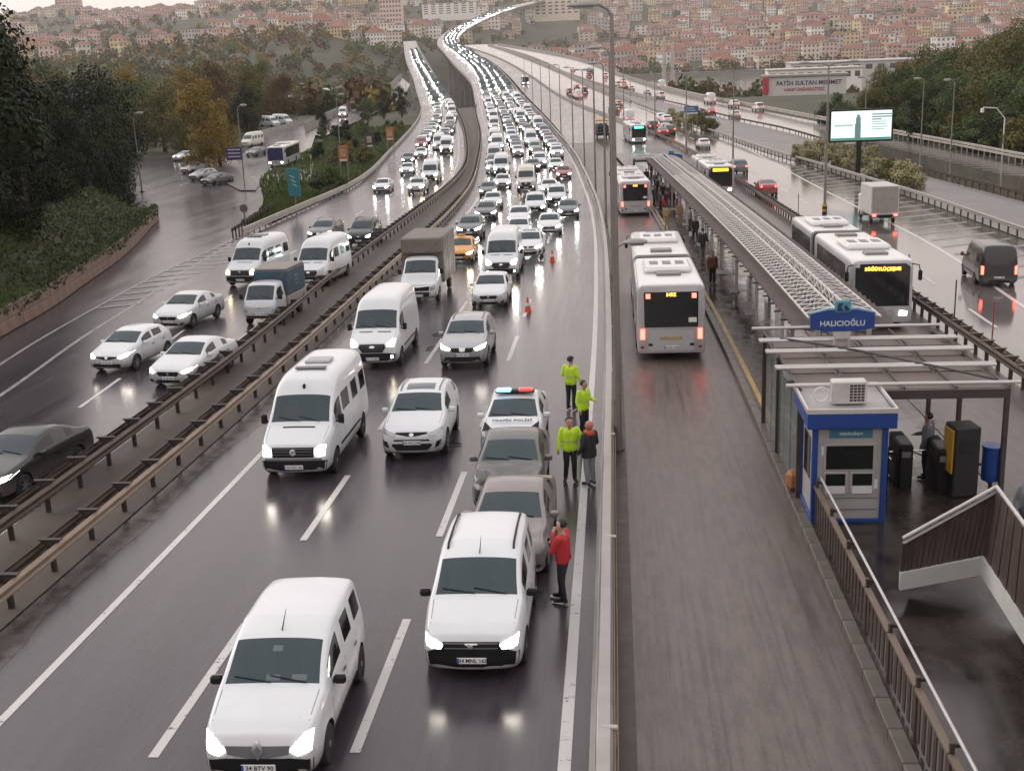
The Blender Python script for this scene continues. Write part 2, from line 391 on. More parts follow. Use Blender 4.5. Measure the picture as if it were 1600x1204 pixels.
sheet('gutter', lambda y: eE(y)+.1, eBL, -30, 200, m_gutter, .012)
# platform slab with kerb
def slab(name, fl, fr, y0, y1, h, mat, dmin=2.0):
    mb = MB(); Y = ys(y0, y1, dmin)
    a = [(fl(y), y, prof(y)+h) for y in Y]; b = [(fr(y), y, prof(y)+h) for y in Y]
    a0 = [(p[0], p[1], p[2]-h-.1) for p in a]; b0 = [(p[0], p[1], p[2]-h-.1) for p in b]
    mb.strip(a, b); mb.strip(a0, a); mb.strip(b, b0); mb.add([a0[0], a[0], b[0], b0[0]], [(0, 1, 2, 3)]); mb.add([a0[-1], a[-1], b[-1], b0[-1]], [(0, 3, 2, 1)])
    return mb.build(name, mat)
tag(slab('platform', lambda y: eKL(y)+.26, lambda y: eKR(y)-.26, -20, 176, .20, m_plat), kind='structure')
m_kerb = M('wet kerb stone', (.105, .088, .075), .42, var=.45, scale=2.5, bmp=.2)
def kerb_run(name, fl, y0, y1, w, h, step, mat, split=300):
    """kerb laid from single stones"""
    root = empty(name, (0, 0, 0)); root['kind'] = 'structure'; y = y0; k = 0
    while y < y1:
        y2 = y+step; a = Vector((fl(y), y, prof(y))); b = Vector((fl(y2), y2, prof(y2))); d = (b-a); mid = (a+b)/2
        mb = MB(); L = d.length-.018
        mb.bbox((0, 0, 0), (w, L, h+.1), .015); o = link('kerb_stone', KERB.setdefault((w, round(L, 1), h), mb.mesh('kerb_stone', mat)), root)
        o.location = (mid.x+w/2, mid.y, mid.z+h/2-.05+random.uniform(-.004, .004))
        o.rotation_euler = (math.atan2(d.z, d.y), 0, -math.atan2(d.x, d.y)+random.uniform(-.004, .004)); y = y2; k += 1
    return root
KERB = {}
kerb_run('platform_kerb', eKL, 8, 150, .25, .22, 1.0, m_kerb)
kerb_run('return_lane_kerb', lambda y: eKR(y)-.25, 26, 150, .25, .22, 1.0, m_kerb)

# ---- road markings
def mark(name, f, y0, y1, w, mat=None, lift=.008, dash=None, gap=None, phase=0):
    mb = MB()
    if dash is None: seg = [(y0, y1)]
    else:
        seg = []; y = phase
        while y < y1:
            if y+dash > y0: seg.append((max(y, y0), min(y+dash, y1)))
            y += dash+gap
    for a, b in seg:
        Y = ys(a, b); mb.strip([(f(y)-w/2, y, prof(y)+lift) for y in Y], [(f(y)+w/2, y, prof(y)+lift) for y in Y])
    o = mb.build(name, mat or m_line); o['kind'] = 'structure'; return o
mark('edge_line', eD, 5, 560, .20)
mark('edge_line', lambda y: eC(y)+1.82 if y < 60 else eC(y)+lerp(1.82, 1.2, sstep(60, 110, y)), 5, 500, .17)
lane1 = lambda y: eD(y)-6.53; lane2 = lambda y: eD(y)-3.32
mark('lane_line', lane1, 8, 420, .17, dash=5.0, gap=4.6, phase=6.7)
mark('lane_line', lane2, 8, 420, .17, dash=5.0, gap=4.6, phase=6.9)
lane3 = lambda y: eA(y)+.1
mark('edge_line', lambda y: eA(y)+.25, 25, 92, .18, m_faint)
mark('lane_line', lambda y: lerp(eB(y), eA(y), .47), 10, 330, .15, dash=4.5, gap=5.5, phase=9)
mark('edge_line', lambda y: eB(y)-.9, 10, 330, .14)
mark('edge_line', lambda y: eA(y)-1.7 if y < 60 else eA(y)-1.7+sstep(60, 90, y)*1.2, 25, 92, .18, m_faint)
mb = MB()                                                   # hatched wedge between slip road and left road
for y in np.arange(60, 95, 2.3):
    a = eA(y)-1.6+ (sstep(60, 90, y)*1.1); b = eA(y)+.3+2.6*sstep(62, 84, y)
    mb.add([(a, y, prof(y)+.009), (a, y+.8, prof(y+.8)+.009), (b, y+1.9, prof(y+1.9)+.009), (b, y+1.1, prof(y+1.1)+.009)], [(0, 1, 2, 3)])
for y in np.arange(118, 240, 2.6):                          # hatching inside the left barrier
    a = eA(y)+.5; b = eA(y)+3.2
    mb.add([(a, y, prof(y)+.009), (a, y+.6, prof(y+.6)+.009), (b, y+3.0, prof(y+3.)+.009), (b, y+2.4, prof(y+2.4)+.009)], [(0, 1, 2, 3)])
o = mb.build('hatched_marking', m_hatch); o['kind'] = 'structure'
mark('edge_line', eR1, 30, 340, .22)
mark('lane_line', lambda y: lerp(eG(y), eR1(y), .5), 30, 340, .16, dash=4.5, gap=7, phase=4)
mark('edge_line', lambda y: eG(y)+.8, 30, 340, .15)
mark('edge_line', lambda y: eR3(y)+1.0, 100, 400, .16); mark('edge_line', lambda y: eR4(y)-1.2, 125, 400, .16)
mb = MB()
for y in np.arange(62, 215, 3.4):
    a = eR1(y)+.4; b = eR2(y)-.5
    if b-a > 1: mb.add([(a, y, prof(y)+.009), (a, y+.7, prof(y+.7)+.009), (b, y+4.2, prof(y+4.2)+.009), (b, y+3.5, prof(y+3.5)+.009)], [(0, 1, 2, 3)])
for y in np.arange(126, 230, 3.2):
    a = eR4(y)-7; b = eR4(y)-1.4
    mb.add([(b, y, prof(y)+.019), (b, y+.8, prof(y+.8)+.019), (a, y+5.2, prof(y+5.2)+.019), (a, y+4.6, prof(y+4.6)+.019)], [(0, 1, 2, 3)])
o = mb.build('hatched_marking', m_hatch); o['kind'] = 'structure'
m_yelw = worn_paint('worn yellow paint', (.44, .27, .035), .46)
mark('platform_edge_line', lambda y: eKL(y)+.42, 28, 150, .16, m_yelw, .208)

# service lane running down to the valley on the left, with its ribbed parapet
SLa = [px(*q) for q in ((478, 207), (505, 192), (530, 180), (560, 166), (590, 152), (612, 138), (628, 122))]; SLb = [px(*q) for q in ((505, 214), (530, 202), (560, 189), (590, 175), (612, 163), (632, 150), (641, 132))]
o = MB().strip([p+Vector((0, 0, .03)) for p in SLa], [p+Vector((0, 0, .03)) for p in SLb]).build('service_lane', m_busfar); o['kind'] = 'structure'
TAa = [px(*q) for q in ((372, 296), (372, 262), (380, 240), (392, 222), (410, 208), (440, 200))]; TAb = [px(*q) for q in ((498, 282), (490, 252), (486, 232), (492, 214), (496, 200), (498, 190))]
o = MB().strip([p+Vector((0, 0, .02)) for p in TAa], [p+Vector((0, 0, .02)) for p in TAb]).build('turnaround_road', m_busfar); o['kind'] = 'structure'


isl = [px(*q) for q in ((322, 262), (350, 286), (376, 299), (400, 299), (404, 291), (382, 270), (366, 246), (345, 240))]
mb = MB(); n = len(isl); mb.add([p+Vector((0, 0, .16)) for p in isl]+[p-Vector((0, 0, .2)) for p in isl], [tuple(range(n))]+[(k, (k+1) % n, n+(k+1) % n, n+k) for k in range(n)])
o = mb.build('traffic_island', m_kerb); o['kind'] = 'structure'
# ================================================================ VEHICLES
def paint(name, c, metal=0.0, rough=.32):
    m, nt, b = new_mat('paint '+name); v = coords(nt); f = noise(nt, v, 2.2, 5); g = noise(nt, v, 9., 5, .7)
    col = mixc(nt, f, tuple(x*.93 for x in c), tuple(min(1, x*1.05) for x in c))
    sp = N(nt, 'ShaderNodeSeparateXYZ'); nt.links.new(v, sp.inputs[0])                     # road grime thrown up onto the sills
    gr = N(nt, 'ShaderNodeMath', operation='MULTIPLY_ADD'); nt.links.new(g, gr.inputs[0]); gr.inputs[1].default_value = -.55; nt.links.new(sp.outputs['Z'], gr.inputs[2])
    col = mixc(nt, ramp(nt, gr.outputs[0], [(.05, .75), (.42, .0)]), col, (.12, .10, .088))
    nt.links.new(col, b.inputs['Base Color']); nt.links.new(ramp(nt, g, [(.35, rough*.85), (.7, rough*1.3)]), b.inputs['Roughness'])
    b.inputs['Metallic'].default_value = metal; b.inputs['Coat Weight'].default_value = .5; b.inputs['Coat Roughness'].default_value = .08
    return m
P_WHITE = paint('white', (.66, .67, .68)); P_SILV = paint('silver', (.40, .41, .42), .55, .35); P_GREY = paint('grey', (.13, .135, .14), .4, .35)
P_DARK = paint('dark', (.025, .027, .03), .2); P_BEIGE = paint('champagne', (.25, .22, .205), .5, .36); P_TAXI = paint('taxi', (.62, .27, .01))
P_BLUE = paint('blue', (.04, .07, .16), .2); P_RED = paint('red', (.30, .03, .03)); P_BROWN = paint('brown', (.12, .075, .06), .3)
P_CREAM = paint('cream', (.62, .58, .52)); P_BLACK = paint('black', (.012, .012, .013))
m_glass = M('tinted glass', (.045, .072, .08), .06, var=.45, scale=1.7, spec=.6, coat=.3)  # tint lightened and mottled to stand in for reflections and interior shapes
m_dark = M('dark plastic', (.009, .009, .010), .55, var=.1, spec=.3); m_sglass = M('dark side glass', (.010, .011, .012), .07, var=0, spec=.5); m_tyre = M('tyre rubber', (.016, .016, .017), .7, var=.15, scale=6)
m_rim = M('wheel alloy', (.34, .34, .35), .35, .8, var=.1); m_chrome = M('chrome', (.62, .62, .63), .15, 1., var=0)
m_grey = M('grey plastic', (.16, .165, .17), .45, var=.1); m_well = M('wheel well', (.008, .008, .008), .9, var=0)
m_lamp = M('headlamp lit', (.9, .9, .88), .2, var=0, emit=(1, .93, .78), es=11); m_lampw = M('warm headlamp lit', (.9, .8, .6), .2, var=0, emit=(1, .76, .42), es=12)
MATS['tinted glass'].node_tree.nodes['Principled BSDF'].inputs['Roughness'].default_value = .06
for _l in list(MATS['tinted glass'].node_tree.links):
    if _l.to_socket.name == 'Roughness': MATS['tinted glass'].node_tree.links.remove(_l)
m_lampc = M('cold headlamp lit', (.9, .9, .9), .2, var=0, emit=(.86, 1, .97), es=22)
m_lampoff = M('clear lamp glass', (.42, .44, .46), .12, .3, var=.1, coat=.5); m_tail = M('tail lamp lit', (.5, .02, .02), .3, var=0, emit=(1, .06, .04), es=9)
m_taild = M('tail lamp', (.25, .012, .012), .25, var=0, coat=.5); m_plate = M('number plate', (.72, .72, .70), .4, var=.04); m_ink = M('black lettering', (.012, .012, .014), .5, var=0)
m_amber = M('amber lamp lit', (.6, .3, .02), .3, var=0, emit=(1, .5, .08), es=5); m_blued = M('plate band', (.03, .07, .35), .4, var=0)
m_lampf = M('far headlamp lit', (.9, .9, .88), .2, var=0, emit=(1, .97, .9), es=60); m_lampf.cycles.emission_sampling = 'NONE'
def clear_glass(name, col, a):
    m, nt, b = new_mat(name); b.inputs['Base Color'].default_value = (*col, 1); b.inputs['Roughness'].default_value = .05; b.inputs['Alpha'].default_value = a; b.inputs['Specular IOR Level'].default_value = .7; return m
m_wscr = clear_glass('windscreen glass', (.055, .085, .092), .62); m_int = M('cabin plastic', (.020, .020, .021), .6, var=.15); m_seat = M('seat cloth', (.075, .07, .068), .8, var=.2, scale=5)
SPEC = {
 'sedan': dict(L=4.5, W=.895, clr=.2, tumble=.20, top=[(0,.60),(.05,.73),(.35,.86),(1.1,.98),(1.25,1.02),(2.05,1.40),(2.6,1.475),(3.1,1.44),(3.8,1.12),(4.25,1.07),(4.42,.98),(4.5,.80)],
    belt=[(0,.56),(.4,.77),(1.1,.90),(2,.94),(3.3,.98),(4.2,.98),(4.5,.74)], ws=(1.25,2.05), rw=(3.1,3.8), win=[(1.6,2.5),(2.62,3.4)], ax=(.86,3.5), r=.315),
 'hatch': dict(L=4.06, W=.866, clr=.2, tumble=.19, top=[(0,.60),(.05,.72),(.35,.87),(1.0,1.0),(1.1,1.03),(1.9,1.40),(2.5,1.46),(3.3,1.42),(3.5,1.37),(3.86,1.02),(4.0,.9),(4.06,.66)],
    belt=[(0,.55),(.4,.78),(1,.92),(2,.95),(3.4,1.02),(3.9,.95),(4.06,.6)], ws=(1.1,1.9), rw=(3.5,3.86), win=[(1.45,2.3),(2.42,3.2)], ax=(.82,3.4), r=.31),
 'suv': dict(L=4.6, W=.925, clr=.24, tumble=.17, top=[(0,.74),(.06,.90),(.4,1.03),(1.1,1.14),(1.2,1.17),(1.98,1.58),(2.6,1.68),(3.6,1.63),(3.95,1.56),(4.38,1.16),(4.52,1.05),(4.6,.8)],
    belt=[(0,.68),(.4,.92),(1.1,1.03),(2,1.07),(4.3,1.12),(4.6,.72)], ws=(1.2,1.98), rw=(3.95,4.38), win=[(1.55,2.5),(2.62,3.45),(3.55,3.95)], ax=(.92,3.58), r=.36),
 'kangoo': dict(L=4.28, W=.915, clr=.2, tumble=.10, top=[(0,.72),(.06,.88),(.35,1.03),(.95,1.17),(1.0,1.19),(1.72,1.69),(2.3,1.82),(3.6,1.81),(4.12,1.74),(4.23,1.12),(4.27,.92),(4.28,.7)],
    belt=[(0,.64),(.4,.92),(1,1.06),(2,1.10),(4.15,1.08),(4.28,.6)], ws=(1.0,1.72), rw=(4.12,4.23), win=[(1.32,2.2),(2.34,3.15),(3.28,3.95)], ax=(.82,3.52), r=.32),
 'van': dict(L=5.9, W=.995, clr=.24, tumble=.07, wtop=1.98, top=[(0,.86),(.06,1.04),(.45,1.20),(.88,1.34),(.95,1.38),(1.52,2.06),(1.85,2.42),(2.4,2.58),(5.4,2.58),(5.8,2.50),(5.87,1.3),(5.89,1.0),(5.9,.8)],
    belt=[(0,.76),(.5,1.08),(.95,1.24),(2,1.30),(5.8,1.30),(5.9,.7)], ws=(.95,1.52), rw=(5.8,5.87), win=[(1.32,2.0)], ax=(.95,4.6), r=.35),
 'cab': dict(L=2.15, W=.99, clr=.3, tumble=.07, wtop=1.95, top=[(0,.86),(.06,1.02),(.5,1.2),(.92,1.36),(1.0,1.40),(1.55,2.06),(1.75,2.2),(2.05,2.22),(2.12,2.2),(2.15,2.1)],
    belt=[(0,.76),(.5,1.08),(.95,1.26),(2.15,1.30)], ws=(1.0,1.55), rw=None, win=[(1.32,1.95)], ax=(.92,), r=.37),
 'bongo': dict(L=1.75, W=.86, clr=.35, tumble=.10, wtop=1.82, top=[(0,.9),(.05,1.05),(.12,1.18),(.16,1.22),(.62,1.86),(.8,1.96),(1.6,1.97),(1.72,1.93),(1.75,1.8)],
    belt=[(0,.8),(.1,1.08),(.3,1.16),(1.75,1.18)], ws=(.16,.62), rw=None, win=[(.5,1.35)], ax=(.75,), r=.32),
}
SPEC['minibus'] = dict(SPEC['van'], win=[(1.32,2.0),(2.15,3.2),(3.32,4.4),(4.52,5.5)])
SPEC['caddy'] = dict(SPEC['kangoo'])
def pl(pts):
    ys_ = [p[0] for p in pts]; zs = [p[1] for p in pts]
    return lambda y: float(np.interp(y, ys_, zs))
NJ = 11
def cut_mesh(me, keep, mats):
    """faces whose material index is in keep, as a mesh of its own"""
    n = len(me.polygons); mi = np.empty(n, int); me.polygons.foreach_get('material_index', mi)
    used = {}; vs = []; fs = []; ms = []
    V = me.vertices
    for p in me.polygons:
        if mi[p.index] in keep:
            f = []
            for k in p.vertices:
                if k not in used: used[k] = len(vs); vs.append(V[k].co[:])
                f.append(used[k])
            fs.append(f); ms.append(keep.index(mi[p.index]))
    m2 = bpy.data.meshes.new(me.name); m2.from_pydata(vs, [], fs)
    for m in mats: m2.materials.append(m)
    m2.polygons.foreach_set('material_index', ms); shade(m2, 45); m2.update(); return m2
def shell(sp, level=2, wells=True):
    """the vehicle's skin: a lofted grid, subdivided, wheel arches cut out; slots: 0 paint, 1 windscreen, 2 rear window, 3.. side windows (left, right), last wheel well"""
    L, W = sp['L'], sp['W']; top, belt = pl(sp['top']), pl(sp['belt'])
    plan = pl(sp.get('plan') or [(0,.76),(.05,.86),(.25,.955),(.8,1),(L*.78,1),(L*.93,.965),(L-.08,.93),(L,.84)])
    st = {0, L}
    for p in sp['top']: st.add(p[0])
    for p in (.12, .25, L-.12, L-.3): st.add(p)
    for a, b in sp['win']: st |= {a, b}
    for q in (sp['ws'], sp['rw']):
        if q: st |= set(q)
    st = sorted(st); st = [s for i, s in enumerate(st) if i == 0 or s-st[i-1] > .035]
    vs = []; wt = sp.get('wtop', 9)
    for y in st:
        zt, zb = top(y), min(belt(y), top(y)-.02); w = W*plan(y); c = zt-zb; k = min(1, max(0, (c-.06)/.4))
        wr = w*(.93-sp['tumble']*k); cl = sp['clr'] + (.06 if y < .1 or y > L-.1 else 0)
        z7 = min(zb+.84*c, wt); wm = lerp(.955*w, wr, min(1, (z7-zb)/max(c, .01)))
        h = [(0, cl), (.78*w, cl), (.96*w, cl+.05), (1.0*w, cl+.34*(zb-cl)), (1.0*w, cl+.72*(zb-cl)), (.972*w, zb), (.958*w, zb+.045*min(1, c/.3)),
             (wm, z7), (wr*.965, zb+.955*c), (.55*wr, zb+1.0*c), (0, zb+c+.012)]
        vs += [(x, y, z) for x, z in h] + [(-x, y, z) for x, z in h[1:-1]][::-1]
    n = 2*NJ-2; fs = []; ms = []; nw = len(sp['win'])
    def inr(r, a, b): return r is not None and a >= r[0]-.001 and b <= r[1]+.001
    for i in range(len(st)-1):
        a, b = st[i], st[i+1]
        for k in range(n):
            fs.append((i*n+k, i*n+(k+1) % n, (i+1)*n+(k+1) % n, (i+1)*n+k))
            j = k if k < NJ-1 else n-1-k; s = 0 if k < NJ-1 else 1; mi = 0
            if j >= 8:
                if inr(sp['ws'], a, b): mi = 1
                elif inr(sp['rw'], a, b): mi = 2
            elif j == 6:
                for q, r in enumerate(sp['win']):
                    if inr(r, a, b): mi = 3+2*q+s
            ms.append(mi)
    for i, fl in ((0, False), (len(st)-1, True)):
        o = i*n; R = [o+j for j in range(NJ)]; Lf = [o]+[o+n-j for j in range(1, NJ-1)]+[o+NJ-1]
        for j in range(NJ-1):
            q = [R[j], R[j+1], Lf[j+1], Lf[j]]; q = [v for t, v in enumerate(q) if v not in q[:t]]
            fs.append(tuple(q if not fl else q[::-1])); ms.append(0)
    me = bpy.data.meshes.new('shell'); me.from_pydata(vs, [], fs); slots = 4+2*nw
    for k in range(slots+1): me.materials.append(m_well if k >= slots-1 else m_dark)
    me.polygons.foreach_set('material_index', ms)
    bm = bmesh.new(); bm.from_mesh(me); bmesh.ops.recalc_face_normals(bm, faces=bm.faces); bm.to_mesh(me); bm.free()
    o = link('shell', me); md = o.modifiers.new('s', 'SUBSURF'); md.levels = level; md.render_levels = level
    cutter = None
    if wells and sp['ax']:
        mb = MB()
        for ay in sp['ax']:
            for s in (-1, 1):
                mb.lathe([(sp['r']+.055, -.14), (sp['r']+.055, .3)], (s*(W-.10), ay, sp['r']+.01), 20, 'X')
        cm = mb.mesh('cut', [m_dark]*slots+[m_well]); cm.polygons.foreach_set('material_index', [slots]*len(cm.polygons))
        bm = bmesh.new(); bm.from_mesh(cm); bmesh.ops.recalc_face_normals(bm, faces=bm.faces); bm.to_mesh(cm); bm.free()
        cutter = link('cut', cm); bo = o.modifiers.new('b', 'BOOLEAN'); bo.object = cutter; bo.operation = 'DIFFERENCE'; bo.solver = 'EXACT'
    ev = evaluated(o); drop(o)
    if cutter: drop(cutter)
    return ev, slots
def dent(me, y0, y1, amp, seed=0, drop_z=0.0):
    """crumple the sheet metal between y0 and y1"""
    rnd = random.Random(seed)
    for v in me.vertices:
        t = 1-sstep(y0, y1, v.co.y) if y0 < y1 else sstep(y1, y0, v.co.y)
        if t > 0 and v.co.z > .3:
            n = Vector((vnoise(v.co.x*3.1+seed, v.co.z*3+v.co.y*2)-.5, vnoise(v.co.x*2.3+7+seed, v.co.z*4)-.5, vnoise(v.co.x*4+3, v.co.y*5+seed)-.5))
            v.co += n*amp*t; v.co.y += t*amp*.6; v.co.z -= drop_z*t*max(0, v.co.z-.6)
class Skin:
    def __init__(s, me): s.b = BVHTree.FromPolygons([v.co[:] for v in me.vertices], [p.vertices[:] for p in me.polygons])
    def panel(s, poly, side='F', off=.008, cuts=3, back=.02):
        """a piece of trim drawn in front/rear (x,z), side (y,z) or top (x,y) view and laid onto the skin"""
        bm = bmesh.new(); P = {'F': lambda a, b: (a, -5, b), 'R': lambda a, b: (a, 30, b), 'S+': lambda a, b: (5, a, b), 'S-': lambda a, b: (-5, a, b), 'T': lambda a, b: (a, b, 6)}[side]
        D = {'F': Vector((0, 1, 0)), 'R': Vector((0, -1, 0)), 'S+': Vector((-1, 0, 0)), 'S-': Vector((1, 0, 0)), 'T': Vector((0, 0, -1))}[side]
        f = bm.faces.new([bm.verts.new(P(*q)) for q in poly]); bmesh.ops.triangulate(bm, faces=[f])
        if cuts: bmesh.ops.subdivide_edges(bm, edges=bm.edges[:], cuts=cuts, use_grid_fill=True); bmesh.ops.triangulate(bm, faces=bm.faces[:])
        for v in bm.verts:
            h = s.b.ray_cast(v.co, D)
            if h[0] is None:
                h = s.b.find_nearest(v.co + D*(5 if side != 'R' else 12)); q = v.co.copy(); ax = {'F': 1, 'R': 1, 'S+': 0, 'S-': 0, 'T': 2}[side]; q[ax] = h[0][ax]; v.co = q - D*off
            else: v.co = h[0] - D*off
        bmesh.ops.recalc_face_normals(bm, faces=bm.faces[:])
        vs = [v.co[:] for v in bm.verts]; fs = [[v.index for v in f.verts] for f in bm.faces] if bm.verts.index_update() is None else []
        bm.normal_update()
        fl = [f.normal.dot(D) > 0 for f in bm.faces]; fs = [q[::-1] if r else q for q, r in zip(fs, fl)]
        bm.free(); return vs, fs
    def put(s, name, poly, mat, parent, side='F', off=.008, cuts=3, mirror=False, smooth=50):
        out = []
        for k in ((1, -1) if mirror else (1,)):
            if side.startswith('S') and mirror: vs, fs = s.panel(poly, 'S+' if k > 0 else 'S-', off, cuts)
            else: vs, fs = s.panel([(q[0]*k, q[1]) for q in poly], side, off, cuts)
            mb = MB(); mb.add(vs, fs); out.append(mb.build(name, mat, parent, smooth=smooth, fix=False))
        return out
_WH = {}
def wheel(parent, x, y, r, w=.2, cap=False):
    k = (round(r, 3), cap)
    if k not in _WH:
        t = MB().lathe([(r*.62, -w/2), (r*.93, -w/2), (r, -w/2+.03), (r, w/2-.03), (r*.93, w/2), (r*.62, w/2)], (0, 0, 0), 24, 'X')
        q = MB(); q.lathe([(r*.62, -w*.4), (r*.64, w*.36), (r*.6, w*.40)], (0, 0, 0), 20, 'X', 0)
        for a in range(0 if cap else 7):
            an = 6.2832*a/7; q.box((w*.46, math.cos(an)*r*.34, math.sin(an)*r*.34), (.03, r*.5, r*.12), 1, R=Matrix.Rotation(an, 3, 'X'))
        q.lathe([(r*.17, w*.4), (r*.15, w*.52)], (0, 0, 0), 12, 'X', 1)
        if cap: q.lathe([(r*.56, w*.4), (r*.5, w*.47), (r*.2, w*.5)], (0, 0, 0), 16, 'X', 1)
        _WH[k] = (t.mesh('wheel', m_tyre, 40), q.mesh('rim', [m_dark, m_rim], 40))
    o = link('wheel', _WH[k][0], parent, (x, y, r)); link('rim', _WH[k][1], o)
    if x < 0: o.rotation_euler = (0, 0, math.pi)
    return o
def plate(parent, txt, y, z, sk=None, rear=False):
    mb = MB().bbox((0, 0, 0), (.52, .018, .115), .006); o = mb.build('number_plate', m_plate, parent)
    b = MB().box((-.24, -.011, 0), (.035, .003, .105)).build('country_band', m_blued, o)
    lettering(txt, .098, m_ink, o, (.02, -.0105, 0), ext=.001)
    o.location = (0, y, z)
    if rear: o.rotation_euler = (0, 0, math.pi)
    return o
def mirrors(parent, x, y, z, mat, big=False):
    for s in (-1, 1):
        mb = MB(); d = (.17, .12, .27) if big else (.2, .11, .145)
        mb.bbox((s*(x+d[0]/2+.03), y, z), d, .035); mb.tube([(s*(x-.06), y+.03, z-d[2]*.3), (s*(x+.06), y+.01, z-d[2]*.3)], .028, 6)
        o = mb.build('side_mirror', mat, parent, smooth=60)
        MB().bbox((s*(x+d[0]/2+.03), y+d[1]/2+.003, z), (d[0]*.82, .008, d[2]*.82), .003).build('mirror_glass', m_chrome, o)
def wipers(parent, sk, ws, sp):
    for x0, x1 in ((-.02, -.62), (.55, -.05)):
        y0 = ws[0]+.02; pts = []
        for t in (0, .5, 1):
            x = lerp(x0, x1, t); y = y0+.02+.10*t
            h = sk.b.ray_cast(Vector((x, y, 5)), Vector((0, 0, -1))); pts.append((x, y, (h[0].z if h[0] else 1)+.015))
        MB().tube(pts, .011, 5).build('wiper', m_dark, parent)
def make_vehicle(kind, name, front, pmat, plate_txt='34 AB 123', tail='auto', lod=0, dents=None, seed=0):
    """build one vehicle; front: function adding the model's own nose"""
    sp = SPEC[kind]; ev, slots = shell(sp, 2)
    if dents: dent(ev, *dents, seed=seed)
    root = empty(name); L, W = sp['L'], sp['W']; sk = Skin(ev)
    body = link('body', cut_mesh(ev, [0, slots-1, slots], [pmat, m_well, m_well]), root)
    link('windscreen', cut_mesh(ev, [1], [m_wscr]), root)
    y0, y1 = sp['ws']; zc = pl(sp['top'])(y0); zr = max(p[1] for p in sp['top'] if p[0] <= y1+.05)
    MB().bbox((0, y0+.22, zc-.16), (W*1.55, .5, .14), .04).build('dashboard', m_int, root)
    MB().box((0, y1+.75, (.35+zr-.16)/2), (W*1.3, .04, zr-.51)).build('cabin_dark_backing', m_int, root)  # added dark panel hides the bright inner shell so the cabin reads dim
    for s in (-.42, .42):
        st_ = MB().bbox((s, y1+.34, zr-.62), (.46, .14, .56), .06); st_.bbox((s, y1+.36, zr-.27), (.24, .10, .16), .04); tag(st_.build('seat', m_seat, root, smooth=60), kind='stuff')
    MB().tube([(.42+.17*math.cos(a*.5236), y0+.58, zc-.02+.17*math.sin(a*.5236)) for a in range(13)], .016, 6).build('steering_wheel', m_int, root)
    if sp['rw']: link('rear_window', cut_mesh(ev, [2], [m_sglass]), root)
    for k in range(3, slots-1): link('side_window', cut_mesh(ev, [k], [m_sglass]), root)
    for ay in sp['ax']:
        for s in (-1, 1): wheel(root, s*(W-.115), ay, sp['r'], cap=kind in ('van', 'minibus', 'kangoo', 'cab', 'bongo'))
    belt = pl(sp['belt']); cl = sp['clr']
    for k, (a, b) in enumerate(sp['win'][:2]):                                  # door seams and handles
        for y in ((a-.12, b+.06) if k == 0 else (b+.05,)):
            if y < L-.2 and (kind != 'van' or k == 0): sk.put('door_seam', [(y, cl+.12), (y+.014, cl+.12), (y+.014, belt(y)), (y, belt(y))], m_dark, root, 'S+', .003, 2, True)
        if kind not in ('minibus',) or k == 0: sk.put('door_handle', [(b-.2, belt(b)-.13), (b-.02, belt(b)-.13), (b-.02, belt(b)-.165), (b-.2, belt(b)-.165)], m_dark, root, 'S+', .022, 1, True)
    wipers(root, sk, sp['ws'], sp)
    if sp['ws'][0] > .8:                                                        # bonnet shut lines
        y1 = sp['ws'][0]-.05; zf = sp['top'][1][1]
        for s in (-1, 1): sk.put('bonnet_seam', [(s*W*.80, .30), (s*(W*.80+.012), .30), (s*(W*.83+.012), y1), (s*W*.83, y1)], m_grey, root, 'T', .002, 3)
    front(root, sk, sp, pmat, plate_txt)
    if tail and sp['rw']:
        z0, z1 = (.75, 1.05) if kind in ('sedan', 'hatch', 'suv') else (.8, 1.35)
        x1 = W*.88; x0 = x1-.13 if kind not in ('sedan', 'suv') else x1-.30
        sk.put('tail_lamp', [(x0, z0), (x1, z0), (x1, z1), (x0, z1-.05)], m_tail if tail == 'lit' else m_taild, root, 'R', .01, 2, True)
        plate(root, plate_txt, L+.012, .62 if kind != 'sedan' else .75, rear=True)
        sk.put('rear_bumper_trim', [(-W*.8, cl+.08), (W*.8, cl+.08), (W*.8, cl+.2), (-W*.8, cl+.2)], m_dark, root, 'R', .006, 3)
    bpy.data.meshes.remove(ev); return root
def hl(root, sk, poly, mat, name='headlight'): return sk.put(name, poly, mat, root, 'F', .012, 3, True)
# ---- noses
def nose_sedan(lm=m_lamp, emblem=True):
    def f(root, sk, sp, pm, pt):
        W = sp['W']
        hl(root, sk, [(.50, .66), (.60, .60), (.84, .66), (.86, .78), (.72, .76)], lm)
        sk.put('grille', [(-.44, .60), (-.36, .50), (.36, .50), (.44, .60), (.40, .66), (-.40, .66)], m_dark, root, 'F', .008)
        sk.put('lower_grille', [(-.5, .30), (-.58, .24), (.58, .24), (.5, .30), (.42, .36), (-.42, .36)], m_dark, root, 'F', .006)
        sk.put('fog_lamp_surround', [(.56, .28), (.78, .30), (.80, .42), (.62, .38)], m_dark, root, 'F', .008, 2, True)
        if emblem: sk.put('emblem', [(-.05, .58), (0, .52), (.05, .58), (0, .64)], m_chrome, root, 'F', .02, 1)
        sk.put('sill_trim', [(.9, .21), (3.4, .21), (3.4, .27), (.9, .27)], m_dark, root, 'S+', .004, 3, True)
        plate(root, pt, -.03, .43); mirrors(root, W-.06, 1.62, 1.0, pm)
    return f
